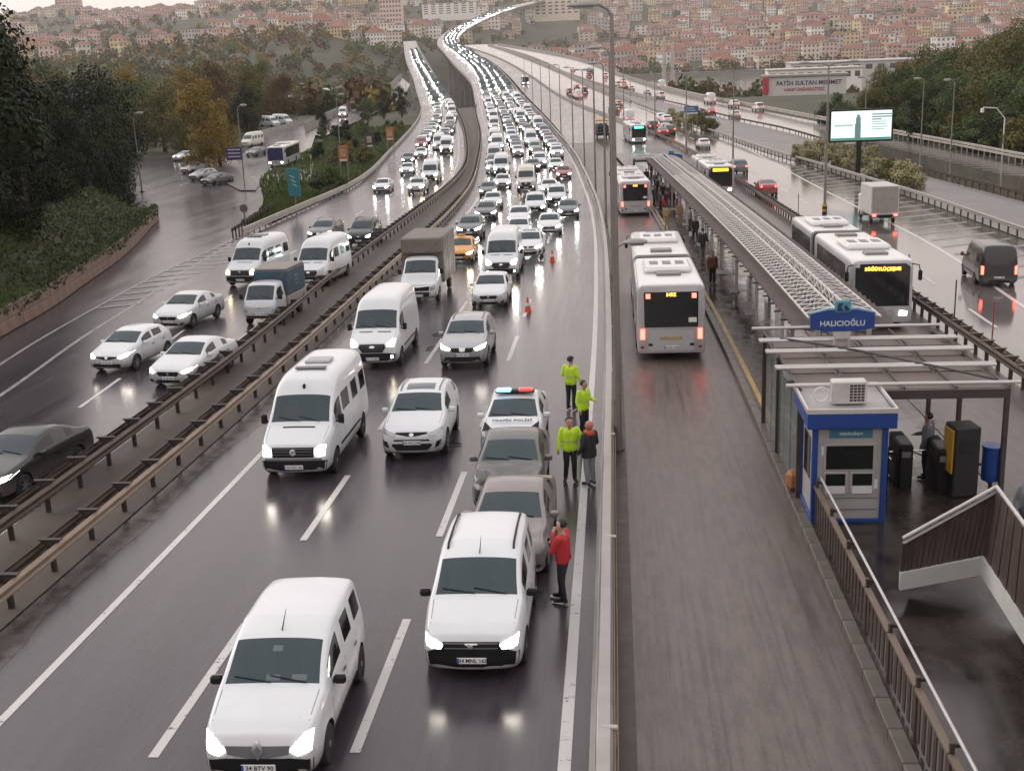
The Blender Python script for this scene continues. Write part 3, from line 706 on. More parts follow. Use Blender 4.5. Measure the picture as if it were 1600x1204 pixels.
def nose_hatch(lm=m_lamp):
    def f(root, sk, sp, pm, pt):
        hl(root, sk, [(.46, .68), (.56, .62), (.80, .70), (.84, .82), (.70, .80)], lm)
        sk.put('grille', [(-.5, .66), (-.1, .58), (.1, .58), (.5, .66), (.48, .70), (-.48, .70)], m_dark, root, 'F', .008)
        sk.put('emblem', [(-.07, .66), (0, .55), (.07, .66), (0, .77)], m_chrome, root, 'F', .022, 1)
        sk.put('lower_grille', [(-.62, .34), (-.5, .25), (.5, .25), (.62, .34), (.55, .42), (-.55, .42)], m_dark, root, 'F', .006)
        sk.put('sill_trim', [(.9, .21), (3.3, .21), (3.3, .30), (.9, .30)], m_dark, root, 'S+', .004, 3, True)
        plate(root, pt, -.03, .47); mirrors(root, sp['W']-.06, 1.5, 1.0, pm)
    return f
def nose_suv(lm=m_lampoff, toyota=True):
    def f(root, sk, sp, pm, pt):
        W = sp['W']
        hl(root, sk, [(.44, .84), (.52, .76), (.84, .84), (.88, .96), (.74, .95)], lm)
        if toyota:
            sk.put('grille', [(-.46, .84), (-.12, .77), (.12, .77), (.46, .84), (.44, .88), (-.44, .88)], m_dark, root, 'F', .008)
            sk.put('lower_grille', [(-.58, .50), (-.44, .36), (.44, .36), (.58, .50), (.50, .68), (-.50, .68)], m_dark, root, 'F', .006)
            sk.put('bumper_bar', [(-.56, .56), (.56, .56), (.54, .63), (-.54, .63)], pm, root, 'F', .014)
            sk.put('fog_lamp_surround', [(.64, .42), (.82, .50), (.84, .66), (.70, .62)], m_dark, root, 'F', .008, 2, True)
        else:
            sk.put('grille', [(-.48, .86), (-.36, .70), (.36, .70), (.48, .86)], m_dark, root, 'F', .008)
            sk.put('grille_frame', [(-.13, .88), (-.09, .72), (.09, .72), (.13, .88)], m_chrome, root, 'F', .016)
            sk.put('lower_grille', [(-.72, .34), (.72, .34), (.66, .52), (-.66, .52)], m_dark, root, 'F', .006)
        sk.put('emblem', [(.07*math.cos(a*.785), .82+.05*math.sin(a*.785)) for a in range(8)], m_chrome, root, 'F', .022, 1)
        sk.put('skid_plate', [(-.5, .27), (.5, .27), (.46, .34), (-.46, .34)], m_grey, root, 'F', .008)
        sk.put('wheel_cladding', [(1.34, .25), (3.14, .25), (3.14, .40), (1.34, .40)], m_dark, root, 'S+', .006, 3, True)
        for s in (-1, 1):
            pts = []
            for y in (2.15, 2.3, 2.9, 3.5, 3.7):
                h = sk.b.ray_cast(Vector((s*.58, y, 4)), Vector((0, 0, -1))); pts.append((s*.58, y, h[0].z+(.045 if 2.2 < y < 3.6 else .0)))
            MB().tube(pts, .018, 6).build('roof_rail', m_grey, root, smooth=60)
        if toyota: sk.put('sunroof', [(-.42, 2.2), (.42, 2.2), (.42, 2.75), (-.42, 2.75)], m_glass, root, 'T', .006)
        plate(root, pt, -.035, .59 if toyota else .60); mirrors(root, W-.06, 1.62, 1.14, pm)
    return f
def nose_kangoo(lm=m_lamp):
    def f(root, sk, sp, pm, pt):
        sk.put('bumper', [(-.8, .26), (.8, .26), (.82, .50), (.5, .54), (0, .48), (-.5, .54), (-.82, .50)], m_dark, root, 'F', .012, 4)
        hl(root, sk, [(.48, .66), (.60, .58), (.80, .64), (.82, .90), (.70, .90)], lm)
        sk.put('grille', [(-.50, .74), (-.46, .60), (-.14, .54), (.14, .54), (.46, .60), (.50, .74)], m_grey, root, 'F', .010)
        sk.put('emblem', [(-.10, .68), (0, .52), (.10, .68), (0, .84)], m_chrome, root, 'F', .03, 1)
        sk.put('emblem_eye', [(-.04, .68), (0, .60), (.04, .68), (0, .76)], m_grey, root, 'F', .036, 1)
        sk.put('sill_trim', [(1.25, .22), (3.1, .22), (3.1, .42), (1.25, .42)], m_dark, root, 'S+', .006, 3, True)
        MB().tube([(0, 1.86, 1.74), (.01, 2.16, 1.98)], [.012, .004], 5).build('antenna', m_dark, root)
        plate(root, pt, -.035, .40); mirrors(root, sp['W']-.05, 1.38, 1.12, m_dark)
    return f
def nose_dokker(root, sk, sp, pm, pt):
    sk.put('bumper', [(-.80, .26), (.80, .26), (.84, .56), (.50, .70), (-.50, .70), (-.84, .56)], m_dark, root, 'F', .012, 4)
    hl(root, sk, [(.50, .72), (.54, .64), (.80, .68), (.83, .86), (.70, .84)], m_lamp)
    sk.put('grille', [(-.50, .78), (-.48, .62), (.48, .62), (.50, .78)], m_dark, root, 'F', .018)
    for z in (.655, .745): sk.put('grille_bar', [(-.47, z), (.47, z), (.47, z+.02), (-.47, z+.02)], m_grey, root, 'F', .026)
    sk.put('emblem', [(-.11, .735), (-.03, .735), (-.03, .66), (.03, .66), (.03, .735), (.11, .735), (.11, .76), (-.11, .76)], m_chrome, root, 'F', .034, 1)
    for s in (-1, 1):
        pts = []
        for y in (2.0, 2.12, 2.9, 3.7, 3.85):
            h = sk.b.ray_cast(Vector((s*.62, y, 4)), Vector((0, 0, -1))); pts.append((s*.62, y, h[0].z+(.05 if 2.1 < y < 3.8 else .0)))
        MB().tube(pts, .022, 6).build('roof_rail', m_dark, root, smooth=60)
    sk.put('sill_trim', [(1.25, .22), (3.1, .22), (3.1, .40), (1.25, .40)], m_dark, root, 'S+', .006, 3, True)
    MB().tube([(0, 1.80, 1.72), (.01, 2.05, 1.96)], [.012, .004], 5).build('antenna', m_dark, root)
    plate(root, pt, -.035, .44); mirrors(root, sp['W']-.05, 1.38, 1.12, m_dark)
def nose_van(style='crafter', lm=m_lamp, hatch=True):
    def f(root, sk, sp, pm, pt):
        W = sp['W']
        sk.put('bumper', [(-.86, .30), (.86, .30), (.91, .60), (.6, .66), (-.6, .66), (-.91, .60)], m_dark, root, 'F', .012, 4)
        if style == 'crafter':
            sk.put('grille', [(-.58, .98), (-.56, .70), (.56, .70), (.58, .98)], m_dark, root, 'F', .012)
            for z in (.78, .86, .93): sk.put('grille_bar', [(-.54, z), (.54, z), (.54, z+.014), (-.54, z+.014)], m_grey, root, 'F', .02)
            sk.put('bumper_strip', [(-.8, .62), (.8, .62), (.78, .68), (-.78, .68)], m_grey, root, 'F', .022)
            hl(root, sk, [(.60, .92), (.62, .74), (.86, .74), (.88, 1.0), (.74, 1.04)], lm)
            sk.put('emblem', [(.09*math.cos(a*.628), .845+.09*math.sin(a*.628)) for a in range(10)], m_chrome, root, 'F', .028, 1)
        else:
            sk.put('grille', [(-.48, 1.0), (-.52, .88), (-.40, .68), (.40, .68), (.52, .88), (.48, 1.0)], m_dark, root, 'F', .012)
            for z in (.76, .84, .92): sk.put('grille_bar', [(-.44, z), (.44, z), (.44, z+.016), (-.44, z+.016)], m_grey, root, 'F', .02)
            hl(root, sk, [(.56, 1.02), (.58, .92), (.84, .90), (.88, 1.14), (.78, 1.16)], lm)
            hl(root, sk, [(.70, .46), (.80, .46), (.80, .56), (.70, .56)], m_lampw, 'fog_lamp')
            sk.put('emblem', [(.11*math.cos(a*.628), .90+.05*math.sin(a*.628)) for a in range(10)], m_chrome, root, 'F', .028, 1)
        for x0, x1 in ((-.62, -.1), (.1, .62)) if style != 'crafter' else ((-.45, .45),):
            sk.put('cowl_vent', [(x0, .80), (x1, .80), (x1, .86), (x0, .86)], m_dark, root, 'T', .006, 2)
        sk.put('side_rub_strip', [(1.5, .62), (4.2, .62), (4.2, .70), (1.5, .70)], m_dark, root, 'S+', .008, 4, True)
        plate(root, pt, -.04, .44); mirrors(root, W-.02, 1.26, 1.46, m_dark, True)
        if hatch:
            MB().bbox((0, 3.6, 2.63), (.75, .6, .09), .03).build('roof_hatch', M('roof fitting', (.42, .42, .42), .5), root)
            MB().bbox((0, 2.6, 2.62), (.9, .22, .06), .02).build('roof_vent', m_grey, root)
    return f
def nose_truck(root, sk, sp, pm, pt):
    sk.put('bumper', [(-.86, .36), (.86, .36), (.90, .62), (-.90, .62)], m_dark, root, 'F', .012, 4)
    sk.put('grille', [(-.6, .90), (-.56, .68), (.56, .68), (.6, .90)], m_dark, root, 'F', .012)
    sk.put('chrome_strip', [(-.74, .93), (0, .86), (.74, .93), (.74, .96), (0, .90), (-.74, .96)], m_chrome, root, 'F', .018, 2)
    hl(root, sk, [(.62, .80), (.64, .68), (.86, .74), (.88, .98), (.76, .98)], m_lampoff)
    plate(root, pt, -.04, .46); mirrors(root, sp['W']-.02, 1.26, 1.5, m_dark, True)
def nose_bongo(root, sk, sp, pm, pt):
    sk.put('bumper', [(-.8, .40), (.8, .40), (.82, .68), (-.82, .68)], pm, root, 'F', .03, 4)
    sk.put('lower_grille', [(-.62, .44), (.62, .44), (.6, .52), (-.6, .52)], m_dark, root, 'F', .036, 3)
    hl(root, sk, [(.54, .72), (.56, .66), (.78, .68), (.80, .84), (.64, .84)], m_lampoff)
    sk.put('emblem', [(.08*math.cos(a*.785), .90+.04*math.sin(a*.785)) for a in range(8)], m_chrome, root, 'F', .02, 1)
    plate(root, pt, -.05, .6); mirrors(root, sp['W']-.02, .38, 1.36, m_dark, True)
# ---- placing
def heading(f, y): return -math.atan2((f(y+2)-f(y-2))/4., 1.)
def slope(y): return math.atan2(prof(y+2)-prof(y-2), 4.)
def put(o, X, Y, rz=0.0, away=False, L=0.0, lift=0.0):
    o.location = (X, Y, prof(Y)+lift+.005)
    o.rotation_euler = (slope(Y+2) if not away else -slope(Y-2), 0, rz+(math.pi if away else 0)); return o
def put_px(o, x, y, h=.45, rz=0.0):
    p = px(x, y, h); return put(o, p.x, p.y, rz)
def repaint(o, mat):
    for c in [o]+kids(o):
        if c.type == 'MESH':
            for i, ms in enumerate(c.material_slots):
                if ms.material and ms.material.name.startswith('paint') and not c.name.startswith(('bumper_bar',)):
                    c.material_slots[i].link = 'OBJECT'; c.material_slots[i].material = mat
    return o
def relamp(o, mat):
    for c in kids(o):
        if c.name.startswith('headlight'):
            c.material_slots[0].link = 'OBJECT'; c.material_slots[0].material = mat
    return o
def lit(o): return o
# ================= the vehicles nearest to us, each with its own nose
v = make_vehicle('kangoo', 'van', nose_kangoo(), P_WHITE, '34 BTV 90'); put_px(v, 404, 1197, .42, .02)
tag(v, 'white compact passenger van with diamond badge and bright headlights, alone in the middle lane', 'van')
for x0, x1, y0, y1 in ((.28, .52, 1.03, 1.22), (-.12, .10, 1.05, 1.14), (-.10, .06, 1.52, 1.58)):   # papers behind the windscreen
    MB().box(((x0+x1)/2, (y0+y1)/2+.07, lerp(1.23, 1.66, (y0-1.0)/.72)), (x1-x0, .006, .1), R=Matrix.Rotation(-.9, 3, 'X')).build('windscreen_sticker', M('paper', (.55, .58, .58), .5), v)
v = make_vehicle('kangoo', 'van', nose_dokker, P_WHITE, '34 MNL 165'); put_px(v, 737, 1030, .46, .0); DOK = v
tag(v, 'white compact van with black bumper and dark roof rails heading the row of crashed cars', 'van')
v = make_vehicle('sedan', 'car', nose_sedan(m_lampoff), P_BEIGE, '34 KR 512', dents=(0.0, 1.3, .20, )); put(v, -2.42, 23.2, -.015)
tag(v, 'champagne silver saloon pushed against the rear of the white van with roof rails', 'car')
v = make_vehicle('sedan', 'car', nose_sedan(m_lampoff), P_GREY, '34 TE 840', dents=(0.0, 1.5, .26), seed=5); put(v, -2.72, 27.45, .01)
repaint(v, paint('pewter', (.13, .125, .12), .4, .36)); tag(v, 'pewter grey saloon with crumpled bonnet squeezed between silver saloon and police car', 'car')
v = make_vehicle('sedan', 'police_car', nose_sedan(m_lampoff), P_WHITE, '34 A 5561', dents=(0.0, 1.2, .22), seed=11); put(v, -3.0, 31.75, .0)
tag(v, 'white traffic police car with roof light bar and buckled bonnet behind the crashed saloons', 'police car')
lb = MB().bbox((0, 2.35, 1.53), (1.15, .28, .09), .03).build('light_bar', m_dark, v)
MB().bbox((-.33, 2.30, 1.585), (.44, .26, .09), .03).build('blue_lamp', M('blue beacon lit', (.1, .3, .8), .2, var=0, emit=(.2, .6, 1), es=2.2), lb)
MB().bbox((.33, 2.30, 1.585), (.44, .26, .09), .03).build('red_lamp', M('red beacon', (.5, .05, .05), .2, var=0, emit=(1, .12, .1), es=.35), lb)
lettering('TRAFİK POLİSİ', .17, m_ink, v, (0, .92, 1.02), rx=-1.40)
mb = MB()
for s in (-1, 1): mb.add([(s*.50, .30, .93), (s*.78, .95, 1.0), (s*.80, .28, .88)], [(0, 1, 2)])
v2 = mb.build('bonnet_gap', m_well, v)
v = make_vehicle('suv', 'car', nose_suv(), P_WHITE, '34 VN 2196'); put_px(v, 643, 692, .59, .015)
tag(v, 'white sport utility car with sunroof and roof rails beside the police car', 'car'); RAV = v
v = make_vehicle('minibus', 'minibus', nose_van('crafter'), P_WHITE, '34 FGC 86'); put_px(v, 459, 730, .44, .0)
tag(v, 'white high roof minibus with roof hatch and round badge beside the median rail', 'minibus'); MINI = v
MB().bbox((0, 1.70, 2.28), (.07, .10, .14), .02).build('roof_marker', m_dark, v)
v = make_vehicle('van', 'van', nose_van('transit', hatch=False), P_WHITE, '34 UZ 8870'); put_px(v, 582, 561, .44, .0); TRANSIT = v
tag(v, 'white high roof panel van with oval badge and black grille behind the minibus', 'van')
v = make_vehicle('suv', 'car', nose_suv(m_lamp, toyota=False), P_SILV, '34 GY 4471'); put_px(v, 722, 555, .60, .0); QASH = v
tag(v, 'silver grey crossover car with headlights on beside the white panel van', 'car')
# ================= goods vehicles
def box_truck():
    v = make_vehicle('cab', 'box_truck', nose_truck, P_WHITE, '34 DH 3095', tail=None)
    m_tarp = M('brown tarpaulin', (.17, .14, .125), .6, var=.18, scale=1.2, bmp=.2)
    b = MB().bbox((0, 4.35, 1.98), (2.2, 4.5, 2.35), .05).build('cargo_box', m_tarp, v)
    MB().bbox((0, 1.98, 2.75), (2.1, .5, .8), .08).build('wind_deflector', m_tarp, v)
    MB().box((0, 1.727, 2.95), (.5, .012, .06)).build('maker_plate', m_grey, v)
    for s in (-1, 1):
        MB().tube([(s*.25, 1.72, 2.40), (s*.95, 1.72, 3.02)], .02, 5).build('deflector_strut', m_grey, v)
        MB().box((s*.55, 4.3, .55), (.1, 4.4, .14)).build('chassis_rail', m_dark, v); wheel(v, s*.86, 5.4, .37, cap=True)
        MB().box((s*1.105, 4.35, .86), (.02, 4.5, .07)).build('side_edge_trim', m_grey, v)
        for y in (2.9, 3.9, 4.9, 5.9): MB().box((s*1.106, y, 2.0), (.012, .05, 2.1)).build('box_stanchion', m_grey, v)
    return v
v = box_truck(); put_px(v, 653, 462, .46, 0.0)
tag(v, 'white cab box truck with brown tarpaulin body standing by the median rail', 'truck')
def small_truck():
    v = make_vehicle('bongo', 'small_truck', nose_bongo, P_SILV, '34 CV 7734', tail=None); repaint(v, paint('pale silver', (.55, .56, .58), .2, .35))
    m_t = M('blue grey tarpaulin', (.035, .075, .105), .55, var=.2, scale=1.5, bmp=.25)
    m_tt = M('faded tarpaulin roof', (.26, .215, .20), .6, var=.2, scale=1.5)
    MB().bbox((0, 3.3, .92), (1.7, 2.95, .42), .02).build('cargo_bed', M('bed panel', (.30, .27, .25), .5), v)
    MB().bbox((0, 3.3, 1.75), (1.66, 2.9, 1.22), .06).build('tarpaulin_cover', m_t, v)
    MB().bbox((0, 3.3, 2.40), (1.6, 2.8, .10), .04).build('tarpaulin_roof', m_tt, v)
    for s in (-1, 1):
        MB().tube([(s*.22, 1.83, 1.62), (s*.80, 1.83, 2.34)], .016, 5).build('cover_rope', m_grey, v)
        wheel(v, s*.68, 3.9, .30, cap=True); MB().box((s*.4, 3.3, .58), (.1, 2.9, .12)).build('chassis_rail', m_dark, v)
        for z in (1.55, 1.75, 1.95): MB().box((s*.838, 3.3, z), (.012, .55, .07)).build('printed_line', m_grey, v)
    return v
v = small_truck(); put_px(v, 405, 491, .6, -.05)
tag(v, 'small silver cab-over truck with blue grey tarpaulin cover on the left road', 'truck')
# ================= left road, near
hatch0 = make_vehicle('hatch', 'car', nose_hatch(), P_WHITE, '34 RS 905'); put_px(hatch0, 166, 567, .47, -.12)
tag(hatch0, 'white hatchback with diamond badge driving beside the hatched wedge', 'car')
sed0 = make_vehicle('sedan', 'car', nose_sedan(), P_WHITE, '34 LB 660'); put_px(sed0, 262, 591, .43, -.12)
tag(sed0, 'white saloon on the left road driving close to the median rail', 'car')
sed1 = copy_tree(sed0); put_px(sed1, 262, 503, .43, -.12); sed1['label'] = 'white saloon on the left road following behind the white hatchback'
bl = copy_tree(sed0); repaint(bl, P_BLACK); relamp(bl, m_lamp); put_px(bl, -38, 768, .4, -.13); bl['label'] = 'black saloon with headlights on beside the median rail'
v = copy_tree(MINI); put_px(v, 375, 436, .5, -.1); v['label'] = 'white minibus with roof vent behind the small tarpaulin truck'; relamp(v, m_lampw)
v = make_vehicle('minibus', 'minibus', nose_van('transit', m_lampoff, hatch=False), P_WHITE, '34 JT 1208'); put_px(v, 482, 437, .5, -.06); MINI2 = v
tag(v, 'white minibus with oval badge and black lower bumper beside the small tarpaulin truck', 'minibus')
v = copy_tree(DOK); v.name = 'car'; repaint(v, P_DARK); put_px(v, 560, 375, .5, -.03); v['label'] = 'black compact van with roof rails following the white minibus on the left road'
v = copy_tree(QASH); repaint(v, P_GREY); put_px(v, 497, 372, .5, -.03); v['label'] = 'dark grey crossover car half hidden behind the white minibus'
m_lampm = M('queue headlamp lit', (.9, .9, .88), .2, var=0, emit=(1, .95, .84), es=75); m_lampmw = M('warm queue headlamp lit', (.9, .8, .6), .2, var=0, emit=(1, .82, .52), es=60); m_lampmc = M('cold queue headlamp lit', (.9, .9, .9), .2, var=0, emit=(.86, 1, .97), es=80)
# ================= main road, middle distance (photo pixel of the number plate, kind, paint, lamp, words)
PROTO = {'sedan': sed0, 'hatch': hatch0, 'suv': RAV, 'cross': QASH, 'mpv': DOK, 'minibus': MINI2, 'van': TRANSIT}
GRP_M = 'vehicles queueing on the main road'; GRP_L = 'vehicles queueing on the left road'
MID = [(763,469,'sedan',P_WHITE,m_lampoff,'white saloon standing at the head of the queue beside the silver crossover'),
 (783,426,'van',P_WHITE,m_lamp,'white panel van standing right behind the leading white saloon'),
 (716,402,'sedan',P_TAXI,m_lampw,'orange taxi standing behind the box truck'),
 (825,396,'suv',P_WHITE,m_lamp,'white sport utility car standing beside the traffic cones'),
 (732,367,'cross',P_GREY,m_lampc,'dark grey crossover car behind the orange taxi'),
 (809,367,'hatch',P_WHITE,m_lampc,'white hatchback nose to tail behind the white sport utility car'),
 (858,359,'sedan',P_WHITE,m_lamp,'white saloon second in the queue beside the bus lane rail'),
 (810,346,'sedan',P_WHITE,m_lamp,'white saloon boxed in between two white cars in the middle queue'),
 (758,337,'sedan',P_GREY,m_lampc,'dark grey saloon with greenish headlights behind the grey crossover'),
 (888,334,'sedan',P_GREY,m_lampc,'dark grey saloon with glaring headlamp beside the bus lane rail'),
 (836,329,'mpv',P_WHITE,m_lamp,'white compact van between white saloons in the middle queue'),
 (769,320,'hatch',P_WHITE,m_lampw,'white hatchback behind the dark grey saloon in the queue'),
 (870,315,'mpv',P_WHITE,m_lamp,'white compact van behind the dark saloon by the bus lane rail'),
 (762,302,'sedan',P_GREY,m_lamp,'dark grey saloon near the median rail ahead of the white minibus'),
 (858,298,'sedan',P_WHITE,m_lamp,'white saloon third in the queue beside the bus lane rail'),
 (785,289,'sedan',P_WHITE,m_lamp,'white saloon right in front of the white high roof minibus'),
 (822,293,'minibus',P_CREAM,m_lampoff,'cream high roof minibus in the middle of the queue'),
 (881,275,'sedan',P_RED,m_lamp,'maroon saloon by the bus lane rail in the queue'),
 (783,270,'minibus',P_WHITE,m_lamp,'white high roof minibus in the median side queue'),
 (869,262,'sedan',P_WHITE,m_lamp,'white saloon behind the maroon saloon in the queue'),
 (833,263,'sedan',P_GREY,m_lamp,'grey saloon behind the cream minibus in the queue')]
MIDL = [(594,296,'sedan',P_WHITE,m_lampc,'white saloon with cold headlights alone in the outer lane of the left road'),
 (649,298,'suv',P_WHITE,m_lampw,'white sport utility car leading the queue on the left road'),
 (671,281,'minibus',P_WHITE,m_lampw,'white minibus beside the median at the head of the left road queue'),
 (635,269,'hatch',P_WHITE,m_lampc,'white hatchback behind the white saloon on the left road'),
 (657,243,'sedan',P_WHITE,m_lampw,'white saloon behind the hatchback in the left road queue'),
 (637,252,'sedan',P_GREY,m_lampc,'grey saloon close behind the hatchback on the left road'),
 (697,237,'van',P_WHITE,m_lampw,'white panel van second in the median side queue of the left road'),
 (664,221,'hatch',P_WHITE,m_lamp,'white hatchback beside the barrier in the left road queue'),
 (673,207,'sedan',P_DARK,m_lamp,'black saloon behind white hatchback in the left road queue')]
def place_mid(rows, edge, grp):
    for x, y, k, pm, lm, lab in rows:
        v = copy_tree(PROTO[k]); p = px(x, y, .45); put(v, p.x, p.y, heading(edge, p.y)); repaint(v, pm); relamp(v, {m_lamp: m_lampm, m_lampw: m_lampmw, m_lampc: m_lampmc}.get(lm, lm))
        v.name = {'minibus': 'minibus', 'van': 'van', 'mpv': 'van'}.get(k, 'car'); v['label'] = lab; v['category'] = v.name.split('.')[0]; v['group'] = grp
        if pm is P_TAXI:
            v.name = 'taxi'; v['category'] = 'taxi'; MB().bbox((0, 2.3, 1.56), (.5, .16, .14), .03).build('taxi_roof_sign', P_TAXI, v)
place_mid(MID, eD, GRP_M); place_mid(MIDL, eA, GRP_L)
# ================= the far queue: small vehicles of one mesh each
FAR = {}
def far_mesh(kind, tailmode=False):
    sp = SPEC[kind]; ev, slots = shell(sp, 1, False); mb = MB(); nv = [p.vertices[:] for p in ev.polygons]
    mi = [1 if 1 <= p.material_index < slots-1 else 0 for p in ev.polygons]
    mb.v = [v_.co[:] for v_ in ev.vertices]; mb.f = [tuple(q) for q in nv]; mb.m = mi; sk = Skin(ev); W = sp['W']
    for ay in sp['ax']:
        for s in (-1, 1): mb.lathe([(sp['r'], -.12), (sp['r'], .1)], (s*(W-.10), ay, sp['r']), 12, 'X', 2)
    z = {'sedan': .72, 'hatch': .74, 'suv': .88, 'kangoo': .76}.get(kind, .9)
    for s in (-1, 1):
        vs, fs = sk.panel([(s*.46*W/.9, z-.08), (s*.84*W/.9, z-.07), (s*.86*W/.9, z+.12), (s*.5*W/.9, z+.11)], 'F', .015, 1); mb.add(vs, fs, 3)
        vs, fs = sk.panel([(s*.58, .85), (s*.80, .85), (s*.80, 1.02), (s*.58, 1.02)], 'R', .015, 1); mb.add(vs, fs, 4)
        mb.bbox((s*(W+.08), 1.5 if kind not in ('van', 'minibus') else 1.2, sp['top'][4][1]), (.18, .1, .16), .03, 2)
    vs, fs = sk.panel([(-.45, z-.16), (.45, z-.16), (.45, z-.04), (-.45, z-.04)], 'F', .01, 1); mb.add(vs, fs, 2)
    vs, fs = sk.panel([(-.26, .40), (.26, .40), (.26, .51), (-.26, .51)], 'F', .02, 1); mb.add(vs, fs, 5)
    me = mb.mesh('car', [P_WHITE, m_glass, m_dark, m_lamp, m_tail, m_plate], 45); bpy.data.meshes.remove(ev); return me
for k in ('sedan', 'hatch', 'suv', 'kangoo', 'minibus', 'van'): FAR[k] = far_mesh(k)
PAINTS = [P_WHITE]*10+[P_SILV]*4+[P_GREY]*4+[P_DARK]*3+[P_BLUE, P_RED, P_CREAM, P_BEIGE, P_BROWN]
PNAME = {'paint white': 'white', 'paint silver': 'silver', 'paint grey': 'grey', 'paint dark': 'black', 'paint blue': 'blue', 'paint red': 'red', 'paint cream': 'cream', 'paint champagne': 'champagne', 'paint brown': 'brown', 'paint taxi': 'orange'}
KNAME = {'sedan': 'saloon', 'hatch': 'hatchback', 'suv': 'sport utility car', 'kangoo': 'compact van', 'minibus': 'minibus', 'van': 'panel van'}
def far_vehicle(X, Y, rz, where, grp, away=False, kind=None, pm=None, lm=None):
    k = kind or random.choice(['sedan']*5+['hatch']*4+['suv']*3+['kangoo']*3+['minibus', 'van'])
    nm = {'minibus': 'minibus', 'van': 'van', 'kangoo': 'van'}.get(k, 'car'); pm = pm or random.choice(PAINTS if k not in ('minibus', 'van') else [P_WHITE])
    o = link(nm, FAR[k]); put(o, X, Y, rz, away)
    for i, m in ((0, pm), (3, lm or m_lampf if not away else m_lampoff)):
        o.material_slots[i].link = 'OBJECT'; o.material_slots[i].material = m
    return tag(o, f'{PNAME[pm.name]} {KNAME[k]} {where}', nm, grp)
FARSTUFF = []
def queue(edge, offs, y0, y1, ysplit, where, grp, gap=(6.0, 9.0)):
    for li, of in enumerate(offs):
        y = y0[li]+random.uniform(0, 3)
        while y < y1:
            X = (edge(y)+of) + random.uniform(-.25, .25)
            if y < ysplit: far_vehicle(X, y, heading(edge, y)+random.uniform(-.02, .02), where, grp)
            else: FARSTUFF.append((X, y, heading(edge, y)))
            y += random.uniform(*gap)
queue(eD, (-1.9, -4.7, -7.6, -10.5), (170, 158, 178, 150), 1500, 400, 'far back in the main road queue before the bridge', GRP_M)
queue(eA, (4.6, 8.0), (196, 192), 800, 330, 'far back in the left road queue beside the median', GRP_L)
def far_stuff():
    V_, F_, MI = [], [], []
    src = []
    for k in ('sedan', 'suv', 'van'):                                         # tiny at this distance: a simple hull with glass and lamps
        sp = SPEC[k]; W, L = sp['W'], sp['L']; top = pl(sp['top']); mb = MB(); H = max(p[1] for p in sp['top']); hb = sp['belt'][2][1]
        sec = [(0, .25), (0, hb*.75), (sp['ws'][0], hb), (sp['ws'][1], H), (L*.85, H*.98), (L, hb), (L, .25)]
        n = len(sec); mb.add([(W*(.98 if z < hb+.05 else .82), y, z) for y, z in sec]+[(-W*(.98 if z < hb+.05 else .82), y, z) for y, z in sec],
              [tuple(range(n)), tuple(range(2*n-1, n-1, -1))]+[(i, i+1, n+i+1, n+i) for i in range(n-1)], 0)
        f = mb.f; mb.m[2+2] = 1
        for s in (-1, 1): mb.box((s*.6*W/.9, -.02, hb*.72), (.46, .04, .30), 2)
        src.append(mb)
    mb = MB(); mats = [P_WHITE, m_glass, M('distant headlamp lit', (.9, .9, .88), .2, var=0, emit=(1, .97, .9), es=22), P_GREY]; mats[2].cycles.emission_sampling = 'NONE'
    for X, Y, rz in FARSTUFF:
        s = random.choice(src); mb.T = Matrix.Translation((X, Y, prof(Y)+.01)) @ Matrix.Rotation(rz, 4, 'Z'); g = random.random() < .3
        mb.v += [tuple(mb.T @ Vector(p)) for p in s.v]; o = len(mb.v)-len(s.v); mb.f += [tuple(i+o for i in f) for f in s.f]; mb.m += [3 if (g and q == 0) else q for q in s.m]
    mb.T = Matrix.Identity(4)
    tag(mb.build('far_traffic', mats), 'dense column of tiny vehicles with headlights crossing the distant bridge', 'traffic', kind='stuff')
far_stuff()
# ================= right-hand roads: vehicles driving away from us
v = copy_tree(MINI2); v.name = 'minivan'; repaint(v, P_BLACK); v.scale = (.97, .86, .80); p = px(1548, 440, .3); put(v, p.x+.85, p.y+5.0, heading(eR1, p.y)*.4-.06, True)
tag(v, 'black minivan with red tail lamps driving away on the wet right road', 'van')
for c in kids(v):
    if c.name.startswith('tail_lamp'): c.material_slots[0].link = 'OBJECT'; c.material_slots[0].material = m_tail
def away_px(x, y, kind, pm, lab, edge=eR1, grp='vehicles driving away on the right roads'):
    p = px(x, y); L = SPEC[kind]['L']; h = heading(edge, p.y)
    o = far_vehicle(p.x - math.sin(h)*L, p.y+L, h, '', grp, True, kind, pm); o['label'] = lab; return o
away_px(1201,307,'sedan',P_RED,'dark red saloon with lit tail lamps beside the bus lane rail')
away_px(1157,273,'suv',P_GREY,'grey sport utility car driving away ahead of the dark red saloon')
away_px(1101,233,'hatch',P_WHITE,'white hatchback driving away on the right road beside the shrubs')
away_px(1037,214,'sedan',P_RED,'red saloon driving away past the teal lit bus'); away_px(1022,205,'kangoo',P_BROWN,'brown compact van driving away past the teal lit bus')
away_px(985,192,'van',P_WHITE,'white panel van driving away behind the teal lit bus')
